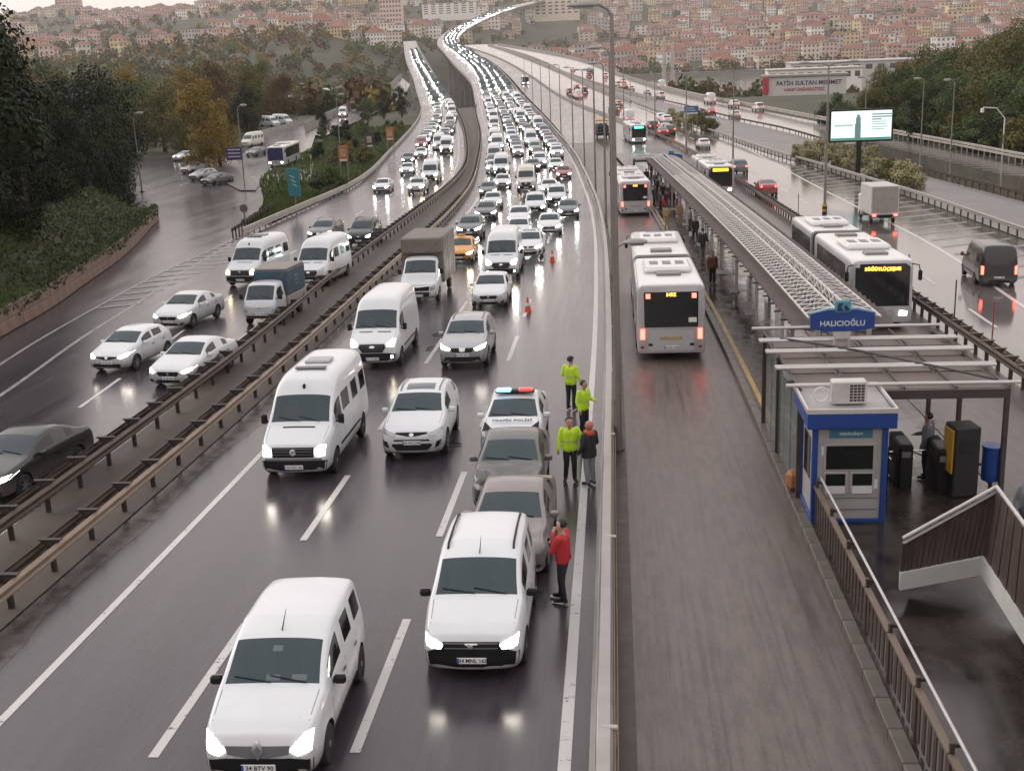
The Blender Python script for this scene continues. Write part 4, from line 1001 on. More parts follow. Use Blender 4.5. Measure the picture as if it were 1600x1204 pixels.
for x, y, k, pm, lab in ((1113,162,'minibus',P_WHITE,'white minibus driving away on the far right road'), (1150,168,'suv',P_CREAM,'cream sport utility car on the far right road before the white minibus'),
    (1188,174,'kangoo',P_WHITE,'white compact van at the kerb of the far right road beside the sign building'), (1113,181,'sedan',P_RED,'maroon saloon on the far right road by the blue road sign'),
    (1151,185,'hatch',P_CREAM,'pale hatchback with brake lights on the far right road'), (1036,138,'minibus',P_WHITE,'white minibus far off on the far right road before the waterside'),
    (1330,232,'hatch',P_SILV,'silver hatchback half hidden behind the lit advertising screen')):
    away_px(x, y, k, pm, lab, eR4)
for k in range(16):
    Y = random.uniform(215, 430); t = random.choice((.30, .68)); far_vehicle(lerp(eG(Y), eR1(Y), t), Y, heading(eG, Y), 'driving away far off on the right road', 'vehicles far off on the right road', True)
for k in range(14):
    Y = random.uniform(330, 560); far_vehicle(lerp(eR3(Y), eR4(Y), random.choice((.3, .6))), Y, heading(eR4, Y), 'driving away far off on the outer right road', 'vehicles far off on the outer right road', True)
# truck ahead, seen from behind
def rear_truck():
    v = empty('truck'); mg = M('grey truck box', (.30, .27, .25), .6, var=.2)
    MB().bbox((0, 4.3, 2.05), (2.35, 5.0, 2.5), .05).build('cargo_box', M('pale truck box', (.50, .47, .45), .6), v)
    MB().box((0, 6.81, 2.1), (2.15, .03, 2.2)).build('rear_door', mg, v)
    MB().bbox((0, .85, 1.25), (2.1, 1.7, 1.9), .12).build('cab', P_WHITE, v); MB().box((0, 4, .7), (1.0, 6, .25)).build('chassis', m_dark, v)
    for s in (-1, 1):
        wheel(v, s*.95, 1.0, .42, cap=True); wheel(v, s*.95, 5.6, .42, cap=True); MB().box((s*.9, 6.86, .8), (.3, .05, .16)).build('tail_lamp', m_tail, v)
    MB().box((0, 6.88, .62), (2.3, .06, .12)).build('rear_bumper', m_grey, v); return v
v = rear_truck(); p = px(1384, 351); v.scale = (.84, .84, .84); put(v, p.x, p.y+5.8, heading(eR1, p.y), True)
tag(v, 'pale box truck with grey rear door driving away on the right road', 'truck')
def lattice_truck():
    v = empty('truck'); mg = M('green grey frame', (.09, .11, .09), .5)
    MB().bbox((0, 3.2, .85), (2.3, 5.5, .3), .03).build('cargo_bed', m_dark, v); MB().bbox((0, .0, 1.4), (2.2, 1.2, 2.0), .1).build('cab', P_CREAM, v)
    MB().bbox((0, 3.2, 3.15), (2.35, 5.6, .18), .04).build('canopy_top', M('ochre canopy', (.42, .25, .06), .6), v)
    for x in (-1.1, -.55, 0, .55, 1.1): MB().box((x, 5.95, 2.0), (.07, .07, 2.1)).build('stanchion', mg, v)
    for z in (1.2, 1.7, 2.2, 2.7): MB().box((0, 6.0, z), (2.3, .05, .08)).build('cross_slat', mg, v)
    MB().bbox((0, 3.4, 1.7), (1.8, 4.6, 1.3), .1).build('load', m_dark, v)
    for s in (-1, 1):
        for y in (.1, 4.8): wheel(v, s*1.0, y, .42, cap=True)
    return v
v = lattice_truck(); p = px(938, 219); put(v, p.x, p.y+6, heading(eBL, p.y), True); tag(v, 'stake truck with ochre canopy top and open lattice rear on the bus lane', 'truck')
# parked cars in the side street
for x, y, k, pm, lab in ((275,252,'hatch',P_WHITE,'white hatchback with headlights on leaving the side street under the trees'), (288,272,'sedan',P_SILV,'silver saloon parked in the side street behind two others'), (301,283,'hatch',P_SILV,'silver hatchback parked second in the side street row'),
      (320,291,'sedan',P_GREY,'grey saloon parked first in the side street row'), (391,246,'sedan',P_GREY,'grey saloon on the bus turnaround road'), (383,231,'minibus',P_CREAM,'cream minibus at the roadside by the dark trees')):
    p = px(x, y); far_vehicle(p.x, p.y, -.45 if x < 350 else -.2, '', 'cars in the side street', False, k, pm, m_lamp if x == 275 else m_lampoff)['label'] = lab
for x, y, k in ((434,199,'minibus'), (454,196,'minibus')):
    p = px(x, y); far_vehicle(p.x, p.y, .9, 'parked behind the wall by the brown tree', 'minibuses by the wall', False, k, P_WHITE, m_lampoff)
for x, y, lab in ((535,184,'white panel van with headlights on coming up the left service lane'), (608,149,'white panel van far down the left service lane')):
    p = px(x, y); far_vehicle(p.x, p.y, .12, '', 'vans on the left service lane', False, 'van', P_WHITE, m_lamp)['label'] = lab
# ================= buses
m_busw = M('bus white', (.70, .69, .67), .35, var=.06, coat=.3); m_busbody = M('bus silver grey', (.44, .43, .44), .35, .1, var=.06, coat=.3); m_bussil = M('bus silver', (.38, .38, .38), .35, .3, var=.08); m_bglass = M('bus glass', (.012, .014, .015), .07, var=0, spec=.6)
m_led = M('amber display', (.02, .015, .005), .4, var=0); m_ledt = M('amber characters', (1, .5, .05), .4, var=0, emit=(1, .48, .05), es=4.5)
m_ledg = M('teal display lit', (.1, .8, .7), .4, var=0, emit=(.1, .95, .75), es=3.0); m_rubber = M('bellows', (.03, .03, .032), .8, var=.1); m_bdark = M('bus dark flank', (.045, .045, .047), .3, .2, var=.1)
def rring(w, z0, z1, r, y, n=4):
    out = []
    for cx, cz, a0 in ((w-r, z1-r, 0), (-(w-r), z1-r, 90), (-(w-.1), z0+.1, 180), (w-.1, z0+.1, 270)):
        rr = r if cz > 1 else .1
        for k in range(n+1):
            a = math.radians(a0+90*k/n); out.append((cx+rr*math.cos(a), y, cz+rr*math.sin(a)))
    return out
def hull(L, front=True, rear=True, w=1.275, z0=.3, z1=2.98):
    mb = MB(); Y = [(0, .16 if front else 0), (.04, .09 if front else 0), (.14, .03 if front else 0), (.4, 0), (L-.3, 0), (L-.08, .02 if rear else 0), (L-.02, .06 if rear else 0), (L, .12 if rear else 0)]
    R = [rring(w-i, z0+i*.3, z1-i*.8, .24, y) for y, i in Y]; n = len(R[0])
    for r in R: mb.v += r
    mb.f = [(i*n+k, i*n+(k+1) % n, (i+1)*n+(k+1) % n, (i+1)*n+k) for i in range(len(R)-1) for k in range(n)]+[tuple(range(n))[::-1], tuple((len(R)-1)*n+k for k in range(n))]; mb.m = [0]*len(mb.f)
    return mb
def roof_kit(root, y0, y1, z=2.98):
    for y in np.arange(y0+1.6, y1-1.2, 3.4):
        MB().bbox((0, y, z+.05), (.95, .75, .12), .03).build('roof_hatch', M('roof hatch', (.20, .185, .17), .4), root)
def ac_unit(root, y, L=2.6, z=2.98):
    o = MB().bbox((0, y, z+.11), (1.9, L, .26), .10).build('air_conditioning_unit', m_busw, root)
    for x in (-.52, 0, .52): MB().box((x, y, z+.245), (.34, L*.34, .016)).build('grille', m_grey, o)
def bus(name, sign=None, signmat=None, rear_txt='34BZ', artic=True, L=18.0, flank=None):
    root = empty(name); secs = [(0, 9.6, True, False), (10.7, L, False, True)] if artic else [(0, L, True, True)]
    for a, b, f, r in secs:
        mb = hull(b-a, f, r); mb.v = [(p[0], p[1]+a, p[2]) for p in mb.v]; mb.m = [1 if max(mb.v[i][2] for i in f) < 2.92 and f is not mb.f[0] else 0 for f in mb.f]; mb.m[-1] = mb.m[-2] = 1; o = mb.build('body', [m_busw, m_busbody], root, smooth=35)
        y = a+(1.3 if f else .25)
        while y < b-.9:                                                     # side panes and doors
            w_ = min(1.5, b-.5-y)
            for s in (-1, 1):
                MB().box((s*1.276, y+w_/2, 1.95), (.012, w_-.06, 1.35)).build('side_window', m_bglass, root)
            y += w_
        if flank:
            for s in (-1, 1): MB().box((s*1.277, (a+b)/2, .82), (.01, b-a-.6, .85)).build('flank_panel', flank, root)
        roof_kit(root, a, b)
    if artic:
        ac_unit(root, 4.2); ac_unit(root, 14.0, 2.8)
        mb = MB(); R = [rring(1.2 if k % 2 else 1.1, .4, 2.9 if k % 2 else 2.8, .2, 9.6+1.1*k/10) for k in range(11)]; n = len(R[0])
        for r in R: mb.v += r
        mb.f = [(i*n+k, i*n+(k+1) % n, (i+1)*n+(k+1) % n, (i+1)*n+k) for i in range(10) for k in range(n)]; mb.m = [0]*len(mb.f); mb.build('bellows', m_rubber, root)
        axles = (2.7, 8.4, 15.0)
    else: ac_unit(root, 6.0); axles = (2.6, 8.6)
    for ay in axles:
        for s in (-1, 1): MB().lathe([(.52, -.03), (.52, .03)], (s*1.262, ay, .48), 20, 'X').build('wheel_arch', m_well, root); wheel(root, s*1.16, ay, .47, cap=True)
    me = hull(L); bv = me.mesh('tmp', m_busw); sk = Skin(bv)
    # front
    sk.put('windscreen', [(-1.10, 1.02), (1.10, 1.02), (1.10, 2.78), (-1.10, 2.78)], m_bglass, root, 'F', .012, 4)
    if sign is not None:
        sk.put('destination_display', [(-.72, 2.42), (.72, 2.42), (.72, 2.70), (-.72, 2.70)], m_led if sign else signmat, root, 'F', .02, 2)
        if sign: lettering(sign, .19, m_ledt, root, (0, -.032, 2.56), ext=.004)
    sk.put('lower_front_panel', [(-.5, .52), (.5, .52), (.46, .86), (-.46, .86)], m_bussil, root, 'F', .008, 2)
    hl(root, sk, [(.70, .62), (1.02, .62), (1.04, .80), (.74, .82)], m_lamp); sk.put('emblem', [(.11*math.cos(a*.785), .86+.11*math.sin(a*.785)) for a in range(8)], m_chrome, root, 'F', .02, 1)
    plate(root, '34 NJ 5507', -.01, .42)
    for s in (-1, 1):
        MB().tube([(s*1.15, .1, 2.75), (s*1.42, -.12, 2.72), (s*1.46, -.16, 2.5)], .025, 6).build('mirror_arm', m_dark, root)
        MB().bbox((s*1.47, -.16, 2.3), (.16, .12, .42), .04).build('side_mirror', m_dark, root)
    # rear
    sk.put('rear_window', [(-1.0, 1.32), (1.0, 1.32), (1.02, 2.66), (-1.02, 2.66)], m_bglass, root, 'R', .012, 3)
    for s in (-1, 1):
        sk.put('high_stop_lamp', [(s*.78, 2.42), (s*.94, 2.42), (s*.94, 2.60), (s*.78, 2.60)], m_tail, root, 'R', .02, 1)
        sk.put('tail_lamp', [(s*1.0, .86), (s*1.16, .86), (s*1.16, 1.26), (s*1.0, 1.26)], m_tail, root, 'R', .02, 1)
        sk.put('reflector', [(s*1.02, .52), (s*1.16, .52), (s*1.16, .60), (s*1.02, .60)], m_taild, root, 'R', .02, 1)
        sk.put('air_intake', [(s*.70, .60), (s*.86, .60), (s*.86, .70), (s*.70, .70)], m_dark, root, 'R', .012, 1)
    sk.put('engine_panel', [(-.86, .42), (.86, .42), (.86, 1.20), (-.86, 1.20)], m_busbody, root, 'R', .010, 2)
    sk.put('yellow_label', [(-.42, .84), (.42, .84), (.42, .95), (-.42, .95)], M('ochre label', (.40, .30, .12), .5, var=.4, scale=9), root, 'R', .02, 1)
    sk.put('notice', [(-.95, 1.5), (-.65, 1.5), (-.65, 1.68), (-.95, 1.68)], m_plate, root, 'R', .02, 1)
    p_ = plate(root, '34 ZK 4182', L+.02, .55, rear=True)
    if rear_txt:
        o = lettering(rear_txt, .17, m_ledt, root, (0, L+.014, 2.55), ext=.004); o.rotation_euler = (0, 0, math.pi)
    bpy.data.meshes.remove(bv); return root
BUS = bus('articulated_bus'); p = px(1050, 553, .3); put(BUS, 2.08, 44.7+18, 0.0, True, lift=.0)
tag(BUS, 'white articulated city bus with dark rear window driving away along the near bus lane', 'bus')
v = copy_tree(BUS); put(v, 1.15, 100.6+18, .035, True); v['label'] = 'white articulated bus standing at the platform behind the waiting people'
BR = bus('articulated_bus', 'SÖĞÜTLÜÇEŞME', None, None, flank=m_bdark); put(BR, 10.95, 49.9, -.006)
tag(BR, 'articulated bus with amber destination display and white roof beside the station canopy', 'bus')
v = bus('articulated_bus', '', M('yellow display lit', (.9, .6, .05), .4, var=0, emit=(1, .72, .03), es=1.6), None, flank=m_bdark); put(v, 10.05, 115.8, heading(eG, 120))
tag(v, 'dark fronted articulated bus with blank yellow display at the far end of the canopy', 'bus')
for c in kids(v):
    if c.name.startswith(('lower_front_panel',)): pass
v = bus('city_bus', '', m_ledg, None, artic=False, L=12.0); put(v, 4.1, 193.5, heading(eBL, 195)); relamp(v, m_lampc)
tag(v, 'dark fronted bus with teal lit display and glaring headlights on the bus lane', 'bus')
v = bus('city_bus', None, None, None, artic=False, L=12.0); p = px(432, 262); put(v, p.x, p.y, .06)
tag(v, 'white city bus with dark blue front standing on the turnaround road', 'bus')
for c in kids(v):
    if c.name.startswith('windscreen'): c.material_slots[0].link = 'OBJECT'; c.material_slots[0].material = M('dark blue panel', (.02, .03, .09), .3)
p = at_depth(789, 108, 455); v = bus('city_bus', None, None, None, artic=False, L=12.0); put(v, lerp(eBL(455), eG(455), .35), 455, heading(eBL, 455)); relamp(v, m_lampc); tag(v, 'dark fronted bus with headlights on far away on the bus lane', 'bus')
# ================================================================ RAILS, POLES, SIGNS
m_rust = M('weathered rail steel', (.085, .058, .045), .5, .35, var=.4, scale=2.5); m_rail = M('dull brown rail', (.26, .19, .14), .45, .3, var=.3, scale=2.)
m_galv = M('galvanised steel', (.36, .335, .32), .38, .6, var=.2, scale=2.); m_post = M('dark rail post', (.045, .034, .03), .6, .3, var=.3)
m_pale = M('pale barrier', (.42, .38, .34), .5, .1, var=.25, scale=1.); m_parap = M('parapet concrete', (.30, .275, .255), .75, var=.22, scale=.6)
m_pole = M('lamp post steel', (.24, .215, .20), .45, .5, var=.15)
_RP = {}
def beam_profile(side, x, h):
    """W-beam cross-section as (x, z)"""
    q = [(0, -.155), (.03, -.13), (.075, -.10), (.075, -.06), (.02, -.02), (.02, .02), (.075, .06), (.075, .10), (.03, .13), (0, .155)]
    return [(x+side*a, h+b) for a, b in q] + [(x+side*(a-.012), h+b) for a, b in q[::-1]]
def sweep(f, prof2, y0, y1, dmin=1.5):
    mb = MB(); Y = ys(y0, y1, dmin); n = len(prof2)
    for y in Y: mb.v += [(f(y)+a, y, prof(y)+b) for a, b in prof2]
    mb.f = [(i*n+k, i*n+(k+1) % n, (i+1)*n+(k+1) % n, (i+1)*n+k) for i in range(len(Y)-1) for k in range(n)]+[tuple(range(n))[::-1], tuple((len(Y)-1)*n+k for k in range(n))]; mb.m = [0]*len(mb.f)
    return mb
def post_mesh(h, w, d, mat, brk=0.0):
    k = (h, w, d, mat.name, brk)
    if k not in _RP:
        mb = MB().bbox((0, 0, h/2-.05), (w, d, h+.1), .008)
        _RP[k] = mb.mesh('post', mat)
    return _RP[k]
def bracket_mesh(a, mat):
    k = ('br', a, mat.name)
    if k not in _RP:
        mb = MB().prism([(-a, .09), (a, .09), (.05, -.14), (-.05, -.14)], -.05, .05, 'Y'); mb.box((0, 0, .10), (2*a+.06, .13, .02)); _RP[k] = mb.mesh('bracket', mat)
    return _RP[k]
def guardrail(name, label, f, y0, y1, beams, step=2.0, ph=.8, pw=.09, mpost=m_post, brk=0.0, ysplit=120, cat='guard rail', group=None):
    """beams: list of (side, x offset, height, material); single posts near us, the far ones joined"""
    root = empty(name, (0, 0, 0)); tag(root, label, cat, group)
    for s, x, h, m in beams: sweep(f, beam_profile(s, x, h), y0, y1).build('rail_beam', m, root)
    y = y0; far = MB()
    while y < y1:
        P = (f(y), y, prof(y))
        if y < ysplit:
            o = link('post', post_mesh(ph, pw, .12, mpost), root, P); o.rotation_euler = (0, random.uniform(-.03, .03), heading(f, y))
            if brk: b = link('bracket', bracket_mesh(brk, mpost), root, (P[0], P[1], P[2]+ph-.02)); b.rotation_euler = (0, 0, heading(f, y))
        else: far.box((P[0], P[1], P[2]+ph/2), (pw, .12, ph))
        y += step if y < 200 else step*2
    if far.v: tag(far.build('far_posts', mpost, root), kind='stuff')
    return root
guardrail('guard_rail', 'dark double guard rail along the left side of the brown median', lambda y: eB(y)+.45, 8, 330, [(-1, -.20, .66, m_rust), (1, .20, .66, m_rust)], 2.0, .82, .10, m_post, .24)
guardrail('guard_rail', 'brown guard rail along the right side of the median facing the main road', lambda y: eC(y)-.30, 8, 330, [(1, .18, .58, m_rail), (-1, -.20, .60, m_rust)], 2.0, .72, .10, m_post, .24)
# rail between main road and bus lane: flat galvanised box beam on posts, with a second pipe rail
root = empty('bus_lane_barrier'); tag(root, 'pale galvanised barrier with flat top between main road and bus lane', 'barrier')
sweep(lambda y: eE(y), [(-.11, .62), (.11, .62), (.11, .78), (.09, .80), (-.09, .80), (-.11, .78)], -5, 860).build('top_beam', m_galv, root)
sweep(lambda y: eE(y), [(-.16, .30), (-.13, .30), (-.13, .50), (-.16, .50)], -5, 420).build('front_beam', m_galv, root)
for x, z in ((.155, .72), (.20, .52)): sweep(lambda y: eE(y), [(x-.018, z), (x, z-.018), (x+.018, z), (x, z+.018)], -5, 330).build('pipe_rail', m_rail, root)
sweep(lambda y: eE(y), [(-.24, 0), (.13, 0), (.13, .13), (-.24, .10)], -5, 330).build('footing', m_conc, root)
far = MB(); y = 6.0
while y < 330:
    if y < 110:
        link('post', post_mesh(.66, .12, .12, m_post), root, (eE(y), y, prof(y)+.05))
        if int(y) % 8 == 0: o = link('clamp', _RP.setdefault('clamp', MB().bbox((0, 0, 0), (.24, .09, .05), .01).mesh('clamp', m_pale)), root, (eE(y)+.09, y, prof(y)+.78))
    else: far.box((eE(y), y, prof(y)+.35), (.12, .12, .7))
    y += 2.0 if y < 110 else 4
tag(far.build('far_posts', m_post, root), kind='stuff')
guardrail('guard_rail', 'brown double guard rail with close posts beside the return bus lane', lambda y: eG(y), 30, 215, [(-1, -.20, .66, m_rust), (1, .20, .62, m_rail)], 1.35, .75, .12, m_rust, .22)
guardrail('guard_rail', 'grey guard rail beyond the hatched wedge of the right road', lambda y: eR2(y), 70, 330, [(-1, -.06, .66, m_galv)], 2.0, .72, .10, m_rust)
guardrail('guard_rail', 'dark guard rail along the near side of the far right road', lambda y: eR3(y), 95, 330, [(1, .06, .66, m_rust)], 2.0, .72, .10, m_rust, ysplit=190)
guardrail('guard_rail', 'pale fence rail along the tree bank on the far right road', lambda y: eR4(y), 124, 420, [(-1, -.06, .66, m_pale), (-1, -.06, 1.05, m_pale)], 2.0, 1.15, .10, m_pale, ysplit=190)
guardrail('guard_rail', 'pale guard rail along the grass bank of the left road', lambda y: eA(y), 93, 330, [(1, .08, .62, m_pale), (1, .08, .36, m_pale)], 2.0, .75, .10, m_galv, ysplit=150)
guardrail('guard_rail', 'dark railing beside the slip road junction', lambda y: lerp(-29.9, -33.5, (y-92)/26.), 93, 118, [(-1, -.06, .60, m_rust)], 1.5, .75, .10, m_post)
def wall_along(name, f, y0, y1, h, w, mat, kind='structure', label=None, cat=None, z0=0.0):
    o = sweep(f, [(-w/2, z0), (w/2, z0), (w/2, h), (-w/2, h)], y0, y1, 3).build(name, mat); tag(o, label, cat, kind=kind); return o
for nm, f in (('parapet', eA), ('parapet', eB), ('parapet', eC), ('parapet', eR2), ('parapet', eR3), ('parapet', eR4)):
    wall_along(nm, f, 330, 845, .95, .3, m_parap)
wall_along('parapet', eG, 215, 860, .7, .35, m_parap)
tag(MB().box((0, 0, 0), (.01, .01, .01)).build('tmp', m_conc)); bpy.data.objects.remove(bpy.data.objects['tmp'])
# piers under the bridge decks
for fa, fb in ((eC, eE), (eA, eB)):
    for Y in range(430, 900, 60):
        X = (fa(Y)+fb(Y))/2; z1 = prof(Y)-1.2; z0 = G(X, Y)-1
        if z1-z0 > 2:
            mb = MB().bbox((0, 0, (z0+z1)/2), (5, 2.2, z1-z0), .3); mb.bbox((0, 0, z1-.6), (10.5, 2.6, 1.2), .2); o = mb.build('bridge_pier', m_parap); o.location = (X, Y, 0); o['kind'] = 'structure'
# ---- retaining wall of the wooded bank (stones)
m_wall = M('pinkish retaining wall', (.23, .155, .12), .75, var=.55, scale=.9, bmp=.5); m_cop = M('wall coping', (.20, .145, .115), .7, var=.5, scale=1.1)
root = empty('retaining_wall'); tag(root, 'low pinkish stone retaining wall under the wooded bank', 'wall')
y = 24.0; wl = {}
while y < 111:
    a = Vector((eWall(y), y, prof(y))); b = Vector((eWall(y+1.6), y+1.6, prof(y+1.6))); d = b-a; L = d.length-.03
    for r, hh in ((0, .62), (1, .55)):
        k = (round(L, 1), r, random.randrange(3))
        if k not in wl: wl[k] = MB().bbox((0, 0, 0), (.42+.03*k[2], L, hh-.02), .03).mesh('wall_block', m_wall)
        o = link('wall_block', wl[k], root, (a+b)/2+Vector((-.1, 0, .31+r*.585))); o.rotation_euler = (math.atan2(d.z, d.y), 0, -math.atan2(d.x, d.y))
    k = ('c', round(L, 1))
    if k not in wl: wl[k] = MB().bbox((0, 0, 0), (.56, L, .13), .02).mesh('coping_stone', m_cop)
    o = link('coping_stone', wl[k], root, (a+b)/2+Vector((-.1, 0, 1.22))); o.rotation_euler = (math.atan2(d.z, d.y), 0, -math.atan2(d.x, d.y)); y += 1.6
# ---- lamp posts
def lamp_post(h, arms, head=.85, r=.11, curve=1.6):
    root = empty('lamp_post')
    MB().tube([(0, 0, -.1), (0, 0, .5), (0, 0, h*.5), (0, 0, h)], [r*1.35, r, r*.8, r*.5], 10).build('pole', m_pole, root, smooth=50)
    MB().bbox((0, 0, .02), (.34, .34, .06), .02).build('base_plate', m_post, root)
    for s in arms:
        a = MB().tube([(0, 0, h-.05), (s*curve*.3, 0, h+.12), (s*curve, 0, h+.22)], [r*.5, r*.4, r*.35], 8).build('arm', m_pole, root, smooth=50)
        mb = MB(); mb.T = Matrix.Translation((s*(curve+head*.45), 0, h+.24))
        mb.add(*_lamp_head(head)); mb.build('lamp_head', M('lamp head grey', (.30, .285, .28), .4, .2, var=.1), root, smooth=50)
        MB().bbox((s*(curve+head*.5), 0, h+.165), (head*.62, .2, .05), .02).build('lens', m_lampoff, root)
    return root
def _lamp_head(L, n=10):
    vs, fs = [], []; sec = [(-.5, .04, .03), (-.42, .10, .07), (-.1, .16, .11), (.25, .15, .10), (.45, .08, .06), (.5, .03, .03)]
    for t, w_, hh in sec: vs += [(t*L, w_*math.cos(6.2832*k/n), max(-.05, hh*math.sin(6.2832*k/n))) for k in range(n)]
    fs = [(i*n+k, i*n+(k+1) % n, (i+1)*n+(k+1) % n, (i+1)*n+k) for i in range(len(sec)-1) for k in range(n)]+[tuple(range(n))[::-1], tuple((len(sec)-1)*n+k for k in range(n))]
    return vs, fs
LP = lamp_post(12.0, (-1,), .9, .11, .3); LP.location = (eE(33)+.3, 33, prof(33)); tag(LP, 'tall grey lamp post with single head over the main road beside the red jacketed man', 'lamp post', 'lamp posts along the bus lane barrier')
for i, Y in enumerate((63, 93, 123, 153, 183, 213, 245, 280, 320, 365)):
    o = copy_tree(LP); o.location = (eE(Y)+.3, Y, prof(Y)); o['label'] = 'tall grey lamp post in the row along the bus lane barrier'
LP2 = lamp_post(5.4, (1,), .7, .075, .35); LP2.location = (eE(36)+.24, 36, prof(36)); tag(LP2, 'short grey lamp post with its head over the bus roof', 'lamp post')
LP3 = lamp_post(11.5, (-1, 1), .8, .12, 1.5)
for i, (X, Y) in enumerate(((16.7, 97.9), (14.0, 145), (10.3, 174), (7.0, 205), (2.2, 240), (-4, 280))):
    o = LP3 if i == 0 else copy_tree(LP3); o.location = (X, Y, prof(Y)); tag(o, 'twin arm lamp post beside the return bus lane rail' if i else 'twin arm lamp post with black and yellow banded foot', 'lamp post', 'twin arm lamp posts beside the return bus lane')
b = MB()
for k in range(4): MB().lathe([(.2, 0), (.2, .2)], (0, 0, .05+.2*k), 12).build('warning_band', m_yel if k % 2 else m_ink, LP3)
for i, (x, y, Y) in enumerate(((1353,155,190), (1442,165,175), (1490,160,165), (1010,170,330), (985,160,360))):
    g = at_depth(x, y, Y); o = copy_tree(LP2); o.location = (g.x, Y, prof(Y)); o.scale = (1.4, 1.4, 1.6); o.rotation_euler = (0, 0, math.pi); o['label'] = 'slim lamp post along the tree bank of the far right road'; o['group'] = 'slim lamp posts along the tree bank'
for i, (x, y, Y) in enumerate(((222, 300, 130), (381, 275, 160), (398, 205, 215), (636, 165, 240), (532, 240, 170))):
    g = px(x, y); o = copy_tree(LP2); o.location = (g.x, g.y, prof(g.y)); o.scale = (1.3, 1.3, 1.65); o['label'] = 'slim lamp post standing by the left side street'; o['group'] = 'slim lamp posts by the side street'
# marker poles on the return bus lane rail
m_redp = M('red marker paint', (.32, .06, .05), .5)
for i, (y, m) in enumerate(((44, m_redp), (49, m_post), (57, m_post), (68, m_post), (80, m_post), (92, m_post))):
    o = MB().tube([(0, 0, .2), (0, 0, 2.2)], .028, 8).build('marker_pole', m); o.location = (eG(y)+.3, y, prof(y)); tag(o, 'thin red marker pole fixed to the brown rail' if i == 0 else 'thin dark marker pole fixed to the brown rail', 'marker pole', 'marker poles on the rail')
# traffic cones
m_cone = M('cone orange', (.62, .07, .02), .5, var=.1); m_conew = M('cone white band', (.7, .7, .68), .5, var=.1)
def cone():
    root = empty('traffic_cone'); MB().bbox((0, 0, .02), (.38, .38, .04), .01).build('base', m_cone, root)
    MB().lathe([(.15, .04), (.10, .32), (.075, .46), (.03, .72), (.02, .74)], (0, 0, 0), 14).build('cone_body', m_cone, root, smooth=60)
    MB().lathe([(.118, .30), (.09, .45)], (0, 0, 0), 14).build('white_band', m_conew, root); return root
c0 = cone(); g = px(825, 487); c0.location = g; tag(c0, 'orange traffic cone beside the leading white saloon', 'traffic cone', 'traffic cones')
c1 = copy_tree(c0); c1.location = px(863, 408); c1['label'] = 'orange traffic cone beside the white sport utility car in the queue'
# ---- road signs and boards
def board(name, label, cat, x, y, Y, w, h, mat, legs=(0,), foot=None, thick=.12, rz=0.0):
    """a panel whose centre shows at pixel (x, y), standing at distance Y"""
    c = at_depth(x, y, Y); root = empty(name, (c.x, Y, prof(Y)), rz); tag(root, label, cat); zc = c.z-prof(Y)
    MB().bbox((0, 0, zc), (w, thick, h), .02).build('panel', mat, root)
    for q in legs: MB().tube([(q*w, .05, -.1), (q*w, .05, zc-h/2+.1)], .06, 8).build('leg', m_pole, root)
    return root, zc
m_bsign = M('road sign blue', (.02, .10, .26), .4, var=.06); m_wsign = M('sign white', (.60, .60, .60), .4, var=.05)
r, z = board('road_sign', 'blue road sign with white lower band beside the shrubs of the island', 'sign', 1080, 172, 205, 2.3, 1.3, m_bsign, (-.4, .4))
for k, w_ in enumerate((1.2, 1.6)): MB().box((-.1, -.07, z+.3-.35*k), (w_, .015, .10)).build('text_line', m_wsign, r)
MB().box((0, -.07, z-.52), (2.2, .015, .22)).build('lower_band', m_wsign, r)
r, z = board('banner_sign', 'teal banner panel on a post beside the grass bank of the left road', 'sign', 459, 285, 112.8, 1.15, 2.6, M('teal banner', (.03, .20, .22), .5, var=.12), (0,))
for k in range(3): MB().box((-.1+.1*k, -.07, z+.55-.4*k), (.5, .012, .07), R=Matrix.Rotation(.5, 3, 'Y')).build('text_line', m_wsign, r)
r, z = board('direction_sign', 'purple direction sign by the side street kerb', 'sign', 366, 240, 141, 1.9, 1.5, M('purple sign', (.06, .03, .11), .5), (.45,))
for k in range(3): MB().box((0, -.07, z+.45-.4*k), (1.5, .012, .1)).build('text_line', m_wsign, r)
r, z = board('round_sign', 'round grey sign seen from behind beside the slip road', 'sign', 381, 329, 104, .1, .1, m_grey, (0,))
MB().lathe([(.36, -.02), (.36, .02)], (0, 0, z+.2), 20, 'Y').build('disc', M('sign back grey', (.13, .125, .12), .5), r)
m_ad = M('orange advert', (.36, .14, .05), .5, var=.35, scale=2); 
for x, y, Y, lab, mm in ((536,240,150,'orange advertising panel on posts above the grass bank',m_ad), (609,209,190,'orange advertising panel beside the far shrubs on the bank',m_ad), (577,219,172,'dark blue advertising panel between two orange ones',M('dark advert', (.03, .03, .08), .5, var=.3))):
    r, z = board('advertising_sign', lab, 'sign', x, y, Y, 1.2, 2.0, mm, (-.4, .4))
    MB().box((0, -.07, z+.1), (.7, .012, .9)).build('printed_figure', M('advert print', (.45, .28, .16), .5, var=.4, scale=4), r); MB().box((0, -.07, z-.8), (.9, .012, .2)).build('text_line', m_wsign, r)
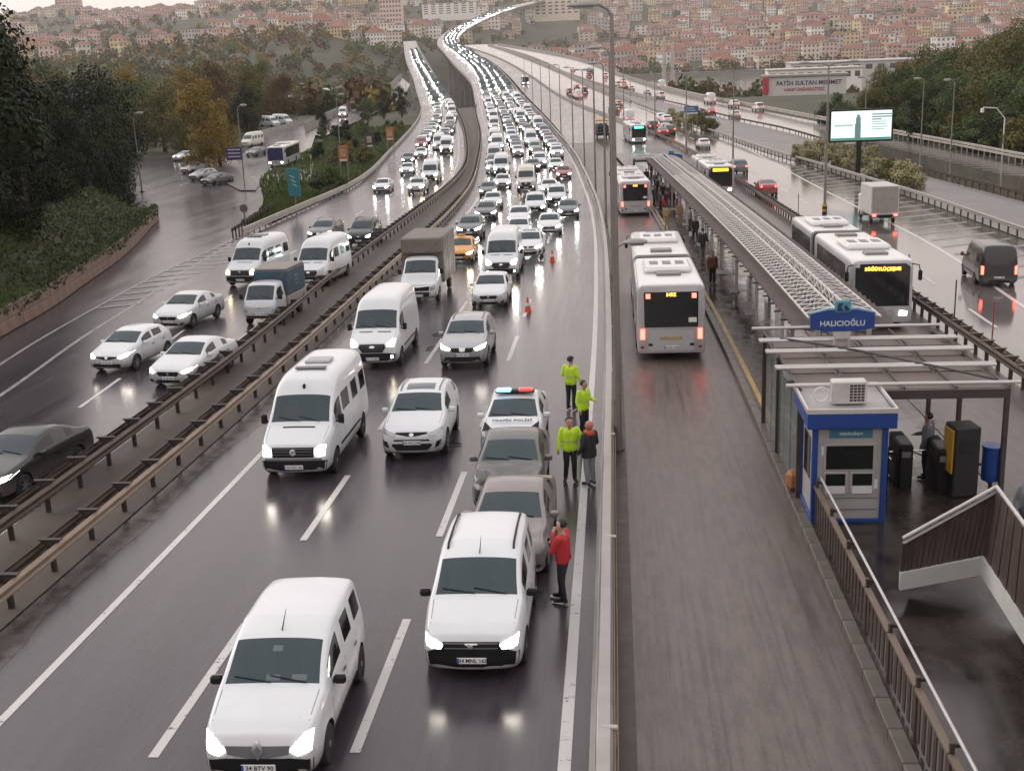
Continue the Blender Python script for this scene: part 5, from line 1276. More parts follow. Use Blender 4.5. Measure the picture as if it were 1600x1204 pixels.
# lit advertising screen on its column
p = px(1340, 275); Y = p.y; c = at_depth(1345, 196, Y); root = empty('advert_screen', (p.x, Y, prof(Y)), .0)
tag(root, 'large lit advertising screen on a black column between the right roads', 'billboard'); zc = c.z-prof(Y); ox = c.x-p.x
MB().bbox((ox, 0, zc), (6.75, .5, 3.45), .06).build('frame', m_dark, root)
m_scr = M('lit screen', (.6, .7, .68), .4, var=0, emit=(.78, .93, .88), es=.6); s_ = MB().box((ox, -.262, zc+.02), (6.35, .02, 3.05)).build('screen', m_scr, root)
MB().box((ox, -.276, zc-1.38), (6.3, .008, .22)).build('green_footer', M('screen green', (.03, .16, .12), .4, var=0, emit=(.05, .3, .22), es=.5), s_)
m_scrt = M('screen print', (.10, .16, .18), .4, var=0, emit=(.2, .3, .32), es=.35)
MB().box((ox-1.85, -.276, zc+.05), (1.9, .008, .20)).build('printed_name', M('pale screen print', (.3, .4, .4), .4, var=0, emit=(.5, .62, .6), es=.5), s_)
for k, w_ in enumerate((2.2, 2.1, 1.0, 1.6, 1.5, 1.7, 1.3)): MB().box((ox+1.3+w_/2-.2, -.276, zc+1.15-.26*k), (w_, .008, .12 if k < 3 else .06)).build('text_line', m_scrt, s_)
mb = MB().bbox((ox-.35, -.28, zc-.55), (.62, .02, 1.5), .005); mb.bbox((ox-.33, -.28, zc+.5), (.5, .02, .75), .005); mb.lathe([(.17, -.29), (.17, -.27)], (ox-.33, 0, zc+1.0), 14, 'Y'); tag(mb.build('printed_figure', m_scrt, s_), kind='stuff')
MB().bbox((0, 0, (zc-1.7)/2), (.5, .45, zc-1.6), .04).build('column', m_dark, root); MB().bbox((0, 0, .1), (1.0, 1.0, .2), .03).build('base', m_conc, root)
# traffic camera arm on the tree bank
p = at_depth(1570, 185, 150); root = empty('camera_post', (p.x, 150, prof(150))); tag(root, 'white camera arm on a post in front of the tree bank', 'camera post'); z = p.z-prof(150)
MB().tube([(0, 0, -.1), (0, 0, z)], .09, 8).build('pole', m_wsign, root); MB().tube([(0, 0, z), (-1.0, 0, z+1.2), (-2.6, 0, z+1.35)], .07, 8).build('arm', m_wsign, root); MB().bbox((-2.65, 0, z+1.0), (.3, .5, .5), .05).build('camera', m_wsign, root)

root = empty('ribbed_parapet'); tag(root, 'pale ribbed parapet wall along the service lane in the valley', 'wall')
for i in range(len(SLa)-1):
    a, b = SLa[i], SLa[i+1]; n = 8
    for q in range(n):
        p0, p1 = a.lerp(b, q/n), a.lerp(b, (q+.8)/n); d = Vector((-.25, .1, 0)); v = [p0, p1, p1+Vector((0, 0, 2.0)), p0+Vector((0, 0, 2.0))]; v += [p+d for p in v]
        MB().add(v, [(0, 1, 2, 3), (7, 6, 5, 4), (0, 4, 5, 1), (1, 5, 6, 2), (2, 6, 7, 3), (3, 7, 4, 0)]).build('rib_panel', m_parap, root)
root = empty('turnaround_wall'); tag(root, 'low pale wall closing the turnaround road behind the parked minibuses', 'wall')
W0, W1 = px(405, 212), px(498, 188)
for q in range(14):
    p0, p1 = W0.lerp(W1, q/14), W0.lerp(W1, (q+.96)/14); d = Vector((0, .35, 0)); v = [p0, p1, p1+Vector((0, 0, 1.0)), p0+Vector((0, 0, 1.0))]; v += [p+d for p in v]
    MB().add(v, [(0, 1, 2, 3), (7, 6, 5, 4), (0, 4, 5, 1), (1, 5, 6, 2), (2, 6, 7, 3), (3, 7, 4, 0)]).build('wall_panel', m_pale, root)
# ================================================================ BUS STATION
m_tube = M('white canopy tube', (.56, .53, .51), .4, .3, var=.15); m_cpan = M('brown translucent roof sheet', (.115, .09, .08), .6, .0, var=.45, scale=1.6, spec=.25); m_frame = M('dark canopy frame', (.075, .062, .058), .45, .4, var=.2)
m_blue = M('station blue', (.012, .05, .22), .4, var=.12); m_bwall = M('booth panel', (.34, .325, .31), .5, var=.12, scale=1.5); m_cor = M('brown corrugated panel', (.07, .047, .04), .5, .3, var=.35, scale=1.5); m_pglass = None
def glassy(name, col, a, rough=.06):
    m, nt, b = new_mat(name); b.inputs['Base Color'].default_value = (*col, 1); b.inputs['Roughness'].default_value = rough; b.inputs['Alpha'].default_value = a; return m
m_pglass = glassy('greenish shelter glass', (.16, .21, .20), .55)
PZp = lambda y: prof(y)+.20
TH = math.atan(-.0409)                                   # slope of the platform
# ---- long canopy
root = empty('station_canopy'); tag(root, 'long bus station canopy of brown sheets, white tubes and truss struts', 'canopy')
cl = lambda y: eKL(y)+1.05; cr = lambda y: eKR(y)-1.2
H0 = 2.75
def P3(x, y, z): return Vector((x, y, PZp(y)+z))
def bar(a, b, r, m, nm, n=6): return MB().tube([a, b], r, n).build(nm, m, root)
BAY = 1.5; Y0, Y1 = 35.6, 128.0; k = 0; y = Y0
while y < Y1:
    y2 = min(y+BAY, Y1); L0, R0, L1, R1 = cl(y), cr(y), cl(y2), cr(y2); tx = lambda a, b, t: lerp(a, b, t)
    near = y < 100
    # louvre sheets left and right of the open truss, each tilted so that dark gaps show between them
    for t0, t1, z0, z1 in ((0, .36, .14, -.04), (.66, 1.0, -.04, .14)):
        for h_ in (0, 1):
            ya, yb = lerp(y, y2, .5*h_)+.05, lerp(y, y2, .5*h_+.5)-.10; La, Ra, Lb, Rb = cl(ya), cr(ya), cl(yb), cr(yb)
            v = [P3(tx(La, Ra, t0), ya, H0+z0-.09), P3(tx(La, Ra, t1), ya, H0+z1-.09), P3(tx(Lb, Rb, t1), yb, H0+z1+.10), P3(tx(Lb, Rb, t0), yb, H0+z0+.10)]
            v += [p-Vector((0, 0, .03)) for p in v]
            MB().add(v, [(0, 1, 2, 3), (7, 6, 5, 4), (0, 4, 5, 1), (1, 5, 6, 2), (2, 6, 7, 3), (3, 7, 4, 0)]).build('roof_sheet', m_cpan, root)
    v = [P3(tx(L0, R0, .37), y+.05, H0-.22), P3(tx(L0, R0, .65), y+.05, H0-.22), P3(tx(L1, R1, .65), y2-.05, H0-.22), P3(tx(L1, R1, .37), y2-.05, H0-.22)]; v += [p-Vector((0, 0, .03)) for p in v]
    MB().add(v, [(0, 1, 2, 3), (7, 6, 5, 4), (0, 4, 5, 1), (1, 5, 6, 2), (2, 6, 7, 3), (3, 7, 4, 0)]).build('gutter_sheet', m_frame, root)
    bar(P3(L0-.15, y, H0+.02), P3(R0+.15, y, H0+.02), .035, m_frame, 'cross_beam')
    for t, z, r, m in ((.16, .34, .036, m_tube), (.44, .52, .045, m_tube), (.58, .52, .045, m_tube), (.86, .34, .036, m_tube)):
        bar(P3(tx(L0, R0, t), y, H0+z), P3(tx(L1, R1, t), y2-.10, H0+z), r, m, 'truss_tube')
    for a, za, b, zb in ((.16, .34, .44, .52), (.86, .34, .58, .52), (.44, .52, .36, -.05), (.58, .52, .66, -.05)):
        for q, dy in (((.0, .75), (.5, .75), (.5, -.75), (1.0, -.75)) if near else ((.0, .75), (1., -.75))):
            ya = lerp(y, y2, q); yb = min(max(ya+dy, y), Y1)
            bar(P3(tx(cl(ya), cr(ya), a), ya, H0+za), P3(tx(cl(yb), cr(yb), b), yb, H0+zb), .021, m_tube, 'truss_strut', 5)
    bar(P3(tx(L0, R0, .44), y, H0+.52), P3(tx(L1, R1, .58), y2, H0+.52), .018, m_tube, 'truss_strut', 5)
    if k % 5 == 0:
        for x in (L0+.75, R0-.75):
            MB().bbox((x, y, PZp(y)+H0/2), (.14, .14, H0), .015).build('column', m_tube, root)
            if near: MB().box((x, y+1.0, PZp(y)+1.15), (.035, 1.7, 1.5)).build('shelter_pane', m_pglass, root)
    if k % 4 == 2 and near: MB().bbox((L0+.55, y+.6, PZp(y)+.42), (.45, 1.2, .07), .02).build('bench_seat', m_grey, root)
    y = y2; k += 1
# ---- entrance shelter
root = empty('entrance_shelter'); tag(root, 'flat entrance shelter with paired white tubes on top behind the ticket booth', 'shelter')
HX0, HX1, HS = 4.35, 9.15, 2.72
rows = [28.0, 29.95, 31.9, 33.4, 35.2]
for i in range(len(rows)-1):
    ya, yb = rows[i], rows[i+1]; n = 4
    for q in range(n):
        xa, xb = lerp(HX0, HX1, q/n), lerp(HX0, HX1, (q+1)/n); h0 = HS-.03*i
        v = [P3(xa+.03, ya+.12, h0), P3(xb-.03, ya+.12, h0), P3(xb-.03, yb-.12, h0), P3(xa+.03, yb-.12, h0)]; v += [p-Vector((0, 0, .04)) for p in v]
        MB().add(v, [(0, 1, 2, 3), (7, 6, 5, 4), (0, 4, 5, 1), (1, 5, 6, 2), (2, 6, 7, 3), (3, 7, 4, 0)]).build('roof_sheet', M('grey shelter sheet', (.15, .118, .105), .6, var=.4, scale=1.2, spec=.25), root)
    for q in range(n+1):
        x = lerp(HX0, HX1, q/n); bar(P3(x, ya, HS+.05), P3(x, yb, HS+.05), .03, m_frame, 'purlin')
for i, y in enumerate(rows):
    for dy in ((0,) if i in (0, 4) else (-.09, .11)): bar(P3(HX0-.35, y+dy, HS+.16), P3(HX1+.25, y+dy, HS+.16), .045, m_tube, 'roof_tube', 8)
for x in (HX0, HX1):
    for y in (28.1, 31.9, 35.0): MB().bbox((x, y, PZp(y)+HS/2), (.12, .12, HS), .015).build('column', m_frame, root)
for y in (28.9, 30.2, 31.4, 32.7, 34.0): MB().box((HX0+.02, y, PZp(y)+1.25), (.03, 1.15, 2.3)).build('shelter_pane', m_pglass, root)
MB().box(((HX0+HX1)/2, 28.05, PZp(28)+HS-.12), (HX1-HX0, .08, .22)).build('fascia', m_frame, root)
MB().tube([P3(4.6, 33.5, HS+.2), P3(6.4, 31.5, HS+.22), P3(7.9, 29.5, HS+.21), P3(8.9, 28.2, HS+.18)], .03, 6).build('cable', m_ink, root)
o = copy_tree(root); o.location = (eKL(129)-eKL(29)-.3, 100, prof(131)-prof(31)); o['label'] = 'flat shelter with paired white tubes at the far end of the long canopy'
# ---- name sign
p = at_depth(1316, 498, 33.2); root = empty('station_name_sign', (p.x, 33.2, p.z)); tag(root, 'blue station name board lettered HALICIOĞLU above the entrance shelter', 'sign')
w_ = .87
MB().prism([(-w_, -.26), (-w_*.5, -.34), (w_*.5, -.34), (w_, -.26), (w_, .16), (w_*.45, .27), (-w_*.45, .27), (-w_, .16)], -.06, .06, 'Y').build('board', m_blue, root)
MB().prism([(-w_, .16), (-w_*.45, .27), (w_*.45, .27), (w_, .16), (w_, .20), (w_*.45, .32), (-w_*.45, .32), (-w_, .20)], -.062, .062, 'Y').build('board_edge', M('pale blue edge', (.22, .38, .48), .4), root)
lettering('HALICIOĞLU', .21, M('sign lettering', (.55, .6, .62), .4, var=0), root, (0, -.066, -.12))
e = MB().bbox((0, -.03, .36), (.44, .12, .36), .04).build('emblem_panel', M('emblem teal', (.09, .27, .34), .4), root)
MB().prism([(-.17, .24), (.02, .24), (-.06, .36), (.0, .46), (-.12, .46)], -.10, -.093, 'Y').build('emblem_mark', M('emblem navy', (.01, .03, .10), .4, var=0), e)
MB().prism([(.05, .24), (.17, .24), (.17, .30), (.08, .42), (.02, .34)], -.10, -.093, 'Y').build('emblem_mark', MATS['emblem navy'], e)
MB().prism([(-.25, -.34), (.25, -.34), (.20, -.55), (-.20, -.55)], -.05, .05, 'Y').build('bracket', m_tube, root)
for s in (-1, 1): MB().tube([(s*.18, 0, -.5), (s*.22, 0, -.95)], .04, 8).build('leg', m_tube, root)
p = at_depth(1049, 246, 128); s2 = copy_tree(root); s2.location = (p.x, 128, p.z); s2.scale = (1.3, 1.3, 1.3); s2['label'] = 'small blue station name board at the far end of the canopy'
# ---- ticket booth
bx, by = 5.22, 27.25; root = empty('ticket_booth', (bx, by, PZp(by))); tag(root, 'grey ticket booth with blue posts and blue roof edge at the platform entrance', 'booth')
bw, bd, bh = 1.55, 1.7, 2.35
MB().bbox((0, 0, bh/2), (bw, bd, bh), .02).build('wall', m_bwall, root)
MB().bbox((0, 0, .05), (bw+.1, bd+.1, .14), .01).build('plinth', m_blue, root)
for sx in (-1, 1):
    for sy in (-1, 1): MB().bbox((sx*bw/2, sy*bd/2, bh/2), (.13, .13, bh), .02).build('corner_post', m_blue, root)
rf = MB().bbox((0, 0, bh+.16), (bw+.42, bd+.46, .36), .02).build('roof', m_blue, root)
MB().bbox((0, 0, bh+.352), (bw+.30, bd+.34, .02), .004).build('roof_deck', m_bwall, rf)
for sx in (-1, 1): MB().bbox((sx*(bw/2+.2), 0, bh+.40), (.05, bd+.44, .12), .01).build('roof_upstand', m_tube, rf)
for sy in (-1, 1): MB().bbox((0, sy*(bd/2+.21), bh+.40), (bw+.40, .05, .12), .01).build('roof_upstand', m_tube, rf)
f_ = -bd/2-.012
MB().box((.02, f_, 2.17), (.95, .02, .22)).build('notice_board', M('booth teal notice', (.04, .16, .24), .4), root); lettering('istanbulkart', .11, m_wsign, root, (.02, f_-.014, 2.17), ext=.002)
w = MB().bbox((0, f_, 1.60), (1.16, .04, .66), .01).build('window', m_bwall, root); MB().box((0, f_-.024, 1.60), (1.04, .01, .56)).build('pane', m_bglass, w)
for x in (-.30, .30):
    w = MB().bbox((x, f_, 1.0), (.54, .04, .52), .01).build('window', m_bwall, root); MB().box((x, f_-.024, 1.07), (.44, .01, .28)).build('pane', m_bglass, w); MB().box((x, f_-.024, .82), (.44, .01, .18)).build('sill_panel', m_wsign, w)
for z in (.62, .34): MB().box((0, f_, z), (1.3, .012, .02)).build('panel_joint', m_grey, root)
for q_, (x_, z_) in enumerate(((-.58, 1.75), (.60, .95))): MB().box((x_, f_-.004, z_), (.10 if q_ else .09, .006, .22)).build('poster', m_wsign, root)
MB().box((-bw/2-.012, .1, 1.4), (.02, .8, 1.0)).build('side_window', m_bglass, root)
# air conditioner on the roof
root = empty('air_conditioner', (bx+.02, by-.35, PZp(by)+bh+.36)); tag(root, 'white air conditioner with dark grille standing on the booth roof', 'air conditioner')
MB().bbox((.0, 0, .30), (.78, .34, .54), .03).build('casing', m_tube, root)
for r_ in range(6):
    for c_ in range(4): MB().box((.05+.085*c_-.01, -.172, .13+.068*r_), (.068, .01, .045)).build('grille_slot', m_ink, root)
root2 = MB().tube([(-.62+.17*math.cos(a*.55), -.05, .26+.17*math.sin(a*.55)) for a in range(24)], .025, 6).build('coiled_hose', m_wsign); root2.location = (bx+.02, by-.42, PZp(by)+bh+.36); tag(root2, 'coiled white hose beside the air conditioner on the booth roof', 'hose')
# ---- turnstiles and machines
def turnstile(X, Y, col, label, w=.34, h=1.15, d=1.2):
    r = empty('turnstile', (X, Y, PZp(Y))); tag(r, label, 'turnstile', 'turnstiles')
    MB().bbox((0, 0, h/2), (w, d, h), .04).build('cabinet', m_dark, r); MB().bbox((0, -d*.2, h+.02), (w*.8, d*.5, .06), .02).build('reader', m_grey, r)
    MB().box((0, -d/2-.01, h*.8), (w*.6, .02, .14)).build('indicator', col, r)
    for a in (0, 2.1, 4.2): MB().tube([(w/2, -.1, h*.75), (w/2+.45*math.cos(a*.3), -.1+.1*math.sin(a), h*.75-.2*math.sin(a*.5))], .018, 6).build('barrier_arm', m_chrome, r)
    return r
m_gled = M('green indicator lit', (.02, .3, .2), .4, var=0, emit=(.1, .9, .55), es=1.2)
turnstile(6.45, 29.2, m_gled, 'dark turnstile with green lamp next to the ticket booth'); turnstile(7.05, 29.3, m_grey, 'dark turnstile in the middle of the entrance'); turnstile(7.85, 28.9, m_grey, 'dark turnstile beside the yellow edged ticket machine')
r = empty('ticket_machine', (8.25, 28.3, PZp(28.3)), .15); tag(r, 'tall black ticket machine with yellow side in the entrance shelter', 'ticket machine')
MB().bbox((0, 0, .9), (.62, .62, 1.75), .03).build('cabinet', m_ink, r); MB().bbox((-.33, 0, 1.15), (.06, .5, 1.1), .02).build('yellow_side', M('machine yellow', (.42, .23, .02), .4), r); MB().box((0, -.318, 1.3), (.4, .012, .3)).build('screen', m_bglass, r)
r = empty('litter_bin', (8.98, 28.35, PZp(28.35))); tag(r, 'blue cylindrical litter bin fixed to the shelter post', 'litter bin')
MB().lathe([(.22, .35), (.23, .40), (.23, 1.15), (.25, 1.17), (.25, 1.22)], (0, 0, 0), 20).build('drum', m_blue, r, smooth=40); MB().lathe([(.22, 1.19), (.20, 1.20)], (0, 0, 0), 20).build('lid', m_pale, r); MB().box((-.3, 0, .75), (.2, .1, .06)).build('bracket', m_blue, r); MB().tube([(0, 0, 0), (0, 0, .4)], .05, 8).build('stand', m_post, r)
# ---- platform railing
root = empty('platform_railing'); tag(root, 'brown slatted railing with pale handrail along the platform edge', 'railing')
rx = lambda y: eKL(y)+.34
y = 11.0; sl_ = {}
while y < 30.2:
    y2 = y+1.9; a, b = P3(rx(y), y, 0), P3(rx(y2), y2, 0)
    MB().tube([a+Vector((.10, 0, 1.10)), b+Vector((.10, 0, 1.10))], .026, 8).build('handrail', m_tube, root)
    v = MB(); v.add([a+Vector((-.06, .02, .86)), a+Vector((.05, .02, .86)), b+Vector((.05, -.02, .86)), b+Vector((-.06, -.02, .86)), a+Vector((-.06, .02, .91)), a+Vector((.05, .02, .91)), b+Vector((.05, -.02, .91)), b+Vector((-.06, -.02, .91))], [(0,3,2,1),(4,5,6,7),(0,1,5,4),(1,2,6,5),(2,3,7,6),(3,0,4,7)]); v.build('top_board', M('timber brown rail', (.17, .125, .09), .5, .1, var=.25, scale=3), root)
    link('post', post_mesh(1.08, .06, .08, m_cor), root, a); MB().box(a+Vector((.05, .04, 1.0)), (.16, .03, .05)).build('handrail_bracket', m_cor, root)
    for q in range(6):
        p = a.lerp(b, (q+.5)/6); o = link('slat', _RP.setdefault('slat', MB().bbox((0, 0, .45), (.022, .16, .78), .006).mesh('slat', m_cor)), root, p)
    y = y2
MB().lathe([(.16, 0), (.2, .1), (.15, .32), (.05, .42)], P3(rx(29.4)-.28, 29.4, 0), 10).build('tmp_rock', m_conc); bpy.data.objects.remove(bpy.data.objects['tmp_rock'])
r = MB().bbox((0, 0, .35), (.42, .3, .55), .12).build('rubbish_bag', M('orange sack', (.36, .15, .06), .6, var=.3, scale=4)); r.location = P3(eKL(28.6)+.18, 28.6, -.05); tag(r, 'orange sack leaning on the railing end by the ticket booth', 'sack')
r = MB().bbox((0, 0, .22), (.28, .3, .44), .03).build('yellow_block', M('ochre block', (.40, .22, .06), .6)); r.location = P3(4.55, 33.2, 0); tag(r, 'small ochre post block at the end of the yellow platform line', 'block')
# ---- footbridge stair
root = empty('footbridge_stair'); tag(root, 'footbridge stair with brown corrugated side panels and white stringer', 'stair')
A0, A1 = px(1405, 920, .5), px(1405, 830, 1.5); B0, B1 = px(1535, 895, .8), px(1557, 766, 2.3); C0 = at_depth(1600, 997, 18.6); C1 = at_depth(1612, 842, 18.6)
D0 = C0+(C0-B0)*1.2; D1 = C1+(C1-B1)*1.2
A1 = Vector((A0.x+.02, A0.y, A1.z)); m_white = M('white painted stringer', (.52, .52, .50), .45, var=.12, scale=1.2)
def cor_panel(a0, a1, b0, b1, n, off=.0):
    """upright corrugated boards between the two ends"""
    for q in range(n):
        t0, t1 = q/n, (q+.86)/n; lo0, lo1, hi0, hi1 = a0.lerp(b0, t0), a0.lerp(b0, t1), a1.lerp(b1, t0), a1.lerp(b1, t1); d = Vector((0, .05, 0)) if abs(b0.x-a0.x) > abs(b0.y-a0.y) else Vector((.05, 0, 0))
        d = d*(1 if q % 2 else .55); v = [lo0-d*.4, lo1-d*.4, hi1-d*.4, hi0-d*.4, lo0+d, lo1+d, hi1+d, hi0+d]
        MB().add(v, [(0, 1, 2, 3), (7, 6, 5, 4), (0, 4, 5, 1), (1, 5, 6, 2), (2, 6, 7, 3), (3, 7, 4, 0)]).build('panel_board', m_cor, root)
up = Vector((0, 0, 1))
def stringer(a, b, h, t=.12):
    d = Vector((0, t, 0)) if abs(b.x-a.x) > abs(b.y-a.y) else Vector((t, 0, 0)); v = [a-d*.5, b-d*.5, b-d*.5+up*h, a-d*.5+up*h, a+d*.5, b+d*.5, b+d*.5+up*h, a+d*.5+up*h]
    MB().add(v, [(0, 1, 2, 3), (7, 6, 5, 4), (0, 4, 5, 1), (1, 5, 6, 2), (2, 6, 7, 3), (3, 7, 4, 0)]).build('stringer', m_white, root)
stringer(A0, B0, .36); stringer(B0, D0, .36)
cor_panel(A0+up*.30, A1, B0+up*.30, B1, 16); cor_panel(B0+up*.30, B1, D0+up*.30, D1, 22)
MB().tube([A1+up*.08, B1+up*.08], .035, 8).build('handrail', m_tube, root); MB().tube([B1+up*.08, D1+up*.08], .035, 8).build('handrail', m_tube, root)
MB().tube([A1+up*.0+Vector((0, -.06, 0)), B1+Vector((0, -.06, 0))], .03, 6).build('handrail', m_galv, root)
E0, E1 = B0+Vector((1.25, .1, 0)), B1+Vector((1.25, .1, 0)); cor_panel(E0+up*.30, E1, D0+Vector((1.25, 0, .3)), D1+Vector((1.25, 0, 0)), 20)
MB().tube([E1+up*.08, D1+Vector((1.25, 0, .08))], .035, 8).build('handrail', m_tube, root)
for q in range(3, 16):                                               # treads of the flight behind the panels
    t = q/15; c = A0.lerp(B0, t)+Vector((.10, .45, .12+.10*t)); MB().bbox(c, (.14, .8, .05), .01).build('tread', m_conc, root)
for q in range(18):
    t = q/17; c = B0.lerp(D0, t)+Vector((.66, 0, .2)); MB().bbox(c, (1.2, .3, .06), .01).build('tread', m_conc, root)
v = [A0+Vector((.06, 0, 0)), B0, B0+Vector((.35, .95, 0)), A0+Vector((.42, .95, 0))]; v += [p+up*.1 for p in v]
MB().add(v, [(3, 2, 1, 0), (4, 5, 6, 7), (0, 1, 5, 4), (1, 2, 6, 5), (2, 3, 7, 6), (3, 0, 4, 7)]).build('soffit', m_dark, root)
v = [B0, D0, D0+Vector((1.3, 0, 0)), B0+Vector((1.3, 0, 0))]; v += [p+up*.1 for p in v]
MB().add(v, [(3, 2, 1, 0), (4, 5, 6, 7), (0, 1, 5, 4), (1, 2, 6, 5), (2, 3, 7, 6), (3, 0, 4, 7)]).build('soffit', m_dark, root)
MB().bbox((7.55, 17.0, PZp(17)+.9), (.35, .35, 1.9), .02).build('support_column', m_white, root)

for i, (x, y, L_, a) in enumerate(((690, 522, .9, .6), (672, 545, .6, 1.2), (712, 695, .35, .2))):       # broken trim on the road
    mb = MB(); mb.tube([(-L_/2, 0, .03), (-L_*.1, .05, .07), (L_/2, -.04, .03)], [.02, .03, .015], 6); o = mb.build('broken_trim', m_dark); p = px(x, y); o.location = p; o.rotation_euler = (0, 0, a)
    tag(o, ('long strip of broken dark trim on the road beside the silver crossover', 'short bent piece of dark trim on the road beside the panel van', 'small shard of dark trim on the road by the crashed saloons')[i], 'debris', 'crash debris')
# ================================================================ PEOPLE
m_skin = M('skin', (.42, .25, .18), .5, var=.06); m_hair = M('dark hair', (.018, .013, .011), .6, var=.2, scale=20)
def ball(mb, c, r, n=10, sz=(1, 1, 1)):
    vs = [(c[0], c[1], c[2]-r*sz[2])]; m = n//2
    for i in range(1, m):
        a = math.pi*i/m-math.pi/2
        vs += [(c[0]+r*sz[0]*math.cos(a)*math.cos(6.2832*k/n), c[1]+r*sz[1]*math.cos(a)*math.sin(6.2832*k/n), c[2]+r*sz[2]*math.sin(a)) for k in range(n)]
    vs.append((c[0], c[1], c[2]+r*sz[2])); e = len(vs)-1
    fs = [(0, 1+(k+1) % n, 1+k) for k in range(n)]+[(e, e-n+k, e-n+(k+1) % n) for k in range(n)]
    fs += [(1+i*n+k, 1+i*n+(k+1) % n, 1+(i+1)*n+(k+1) % n, 1+(i+1)*n+k) for i in range(m-2) for k in range(n)]
    mb.add(vs, fs)
def figure(pose, cloth, vox=.0125, name='person', seed=0, hood=False, smooth=5):
    """one continuous body from a posed skeleton; cloth: dict region -> material. Faces -Y."""
    B = []                                                     # bones: region, p0, r0, p1, r1
    J = dict(hip=(.09, 0, .93), knee=(.10, -.02, .50), ank=(.10, .03, .09), toe=(.12, -.15, .045), sho=(.185, .01, 1.41), elb=(.25, .03, 1.13), wri=(.25, -.06, .89)); J.update(pose)
    lean = Vector(J.get('lean', (0, 0, 0)))
    def up(p): p = Vector(p); return p + lean*max(0, (p.z-.95))
    for s, t in ((1, 'L'), (-1, 'R')):
        g = lambda k: Vector(J[k+t]) if k+t in J else Vector((J[k][0]*s, J[k][1], J[k][2]))
        hip, kn, an, to = g('hip'), g('knee'), g('ank'), g('toe'); sh, el, wr = up(g('sho')), up(g('elb')), up(g('wri'))
        B += [('legs', hip, .106, kn, .075), ('legs', kn, .075, an+Vector((0, 0, .04)), .060), ('shoes', an, .052, to, .042), ('shoes', an+Vector((0, .04, -.03)), .045, an, .05)]
        B += [('top', up((s*.075, .0, 1.36)), .095, sh, .075), ('top', sh, .082, el, .066), ('top', el, .066, wr, .052)]
        hd = (wr-el).normalized(); side = hd.cross(Vector((0, 0, 1))); side = side.normalized() if side.length > .1 else Vector((1, 0, 0)); pal = wr+hd*.085
        B += [('skin', wr, .030, pal, .030)]
        fw = hd.cross(side)
        for q, (o, Lf) in enumerate(((-.030, .066), (-.010, .080), (.012, .074), (.031, .058))):
            a = pal+side*o*.9; b = a+hd*Lf*.55+fw*.008; c = b+hd*Lf*.35+fw*.022; B += [('skin', a, .0105, b, .0095), ('skin', b, .0095, c, .0085)]
        a = wr+hd*.03-side*.03; B += [('skin', a, .012, a+hd*.045-side*.028, .010)]
        B += [('top', up((s*.072, 0, 1.05)), .130, up((s*.088, 0, 1.33)), .130), ('legs', Vector((s*.07, 0, .92)), .112, Vector((s*.07, 0, .99)), .112), ('top', up((s*.07, 0, .93)), .134, up((s*.072, 0, 1.06)), .13)]
    hd = Vector(J.get('head', (0, -.02, 1.625))); hd = up(hd); f = Vector(J.get('look', (0, -1, 0))).normalized()
    B += [('skin', up((0, .01, 1.44)), .062, hd-Vector((0, 0, .10)), .055), ('skin', hd-Vector((0, 0, .045))+f*.022, .078, hd+Vector((0, 0, .03)), .094), ('skin', hd+f*.085-Vector((0, 0, .02)), .016, hd+f*.10-Vector((0, 0, .035)), .014)]
    B += [('skin', hd+f*.055-Vector((0, 0, .095)), .035, hd+f*.06-Vector((0, 0, .09)), .035)]
    sd = f.cross(Vector((0, 0, 1)))
    for s in (-1, 1): B += [('skin', hd+sd*s*.092-Vector((0, 0, .02)), .016, hd+sd*s*.094+Vector((0, 0, .015)), .016)]
    mb = MB()
    for r, a, ra, b, rb in B:
        ball(mb, a, ra); ball(mb, b, rb)
        if (b-a).length > .01: mb.tube([a, b], [ra*.99, rb*.99], 10)
    o = mb.build('figure', m_skin); md = o.modifiers.new('r', 'REMESH'); md.mode = 'VOXEL'; md.voxel_size = vox
    sm = o.modifiers.new('s', 'SMOOTH'); sm.iterations = smooth; sm.factor = .5
    me = evaluated(o); drop(o); me.name = 'body'
    regs = ['skin', 'top', 'legs', 'shoes']; me.materials.clear()
    for r in regs: me.materials.append(cloth.get(r, m_skin))
    n = len(me.polygons); cen = np.empty(n*3); me.polygons.foreach_get('center', cen); cen = cen.reshape(n, 3)
    best = np.full(n, 1e9); idx = np.zeros(n, int)
    for r, a, ra, b, rb in B:
        a_, b_ = np.array(a), np.array(b); d = b_-a_; L2 = max(d@d, 1e-9); t = np.clip(((cen-a_)@d)/L2, 0, 1); q = np.linalg.norm(cen-(a_+t[:, None]*d), axis=1)-(ra+(rb-ra)*t)
        k = q < best; best[k] = q[k]; idx[k] = regs.index(r)
    me.polygons.foreach_set('material_index', idx.tolist()); shade(me, 80)
    root = empty(name); link('body', me, root)
    hm = MB()                                                                  # hair cap over the skull
    hc = hd+Vector((0, 0, .035))-f*.018; ball(hm, hc, .104, 14, (1, 1, 1.0)); hv = []
    h = hm.build('hair', cloth.get('hair', m_hair), root, smooth=70)
    for v in h.data.vertices:
        q = v.co-hc
        if q.dot(f) > .03 and q.z < .045: v.co = hc+q*.80-f*.03
        if q.z < -.05: v.co.z = hc.z-.05+(q.z+.05)*.25
        v.co += q*(.06*(vnoise(v.co.x*40+seed, v.co.z*40)-.3))
    for s in (-1, 1):
        e = MB(); ball(e, hd+f*.092+sd*s*.034+Vector((0, 0, .012)), .011, 8); e.build('eye', m_ink, root)
    MB().bbox(hd+f*.088-Vector((0, 0, .070)), (.035 if abs(f.y) > .5 else .012, .012 if abs(f.y) > .5 else .035, .010), .003).build('mouth', M('lips', (.28, .11, .09), .5, var=0), root)
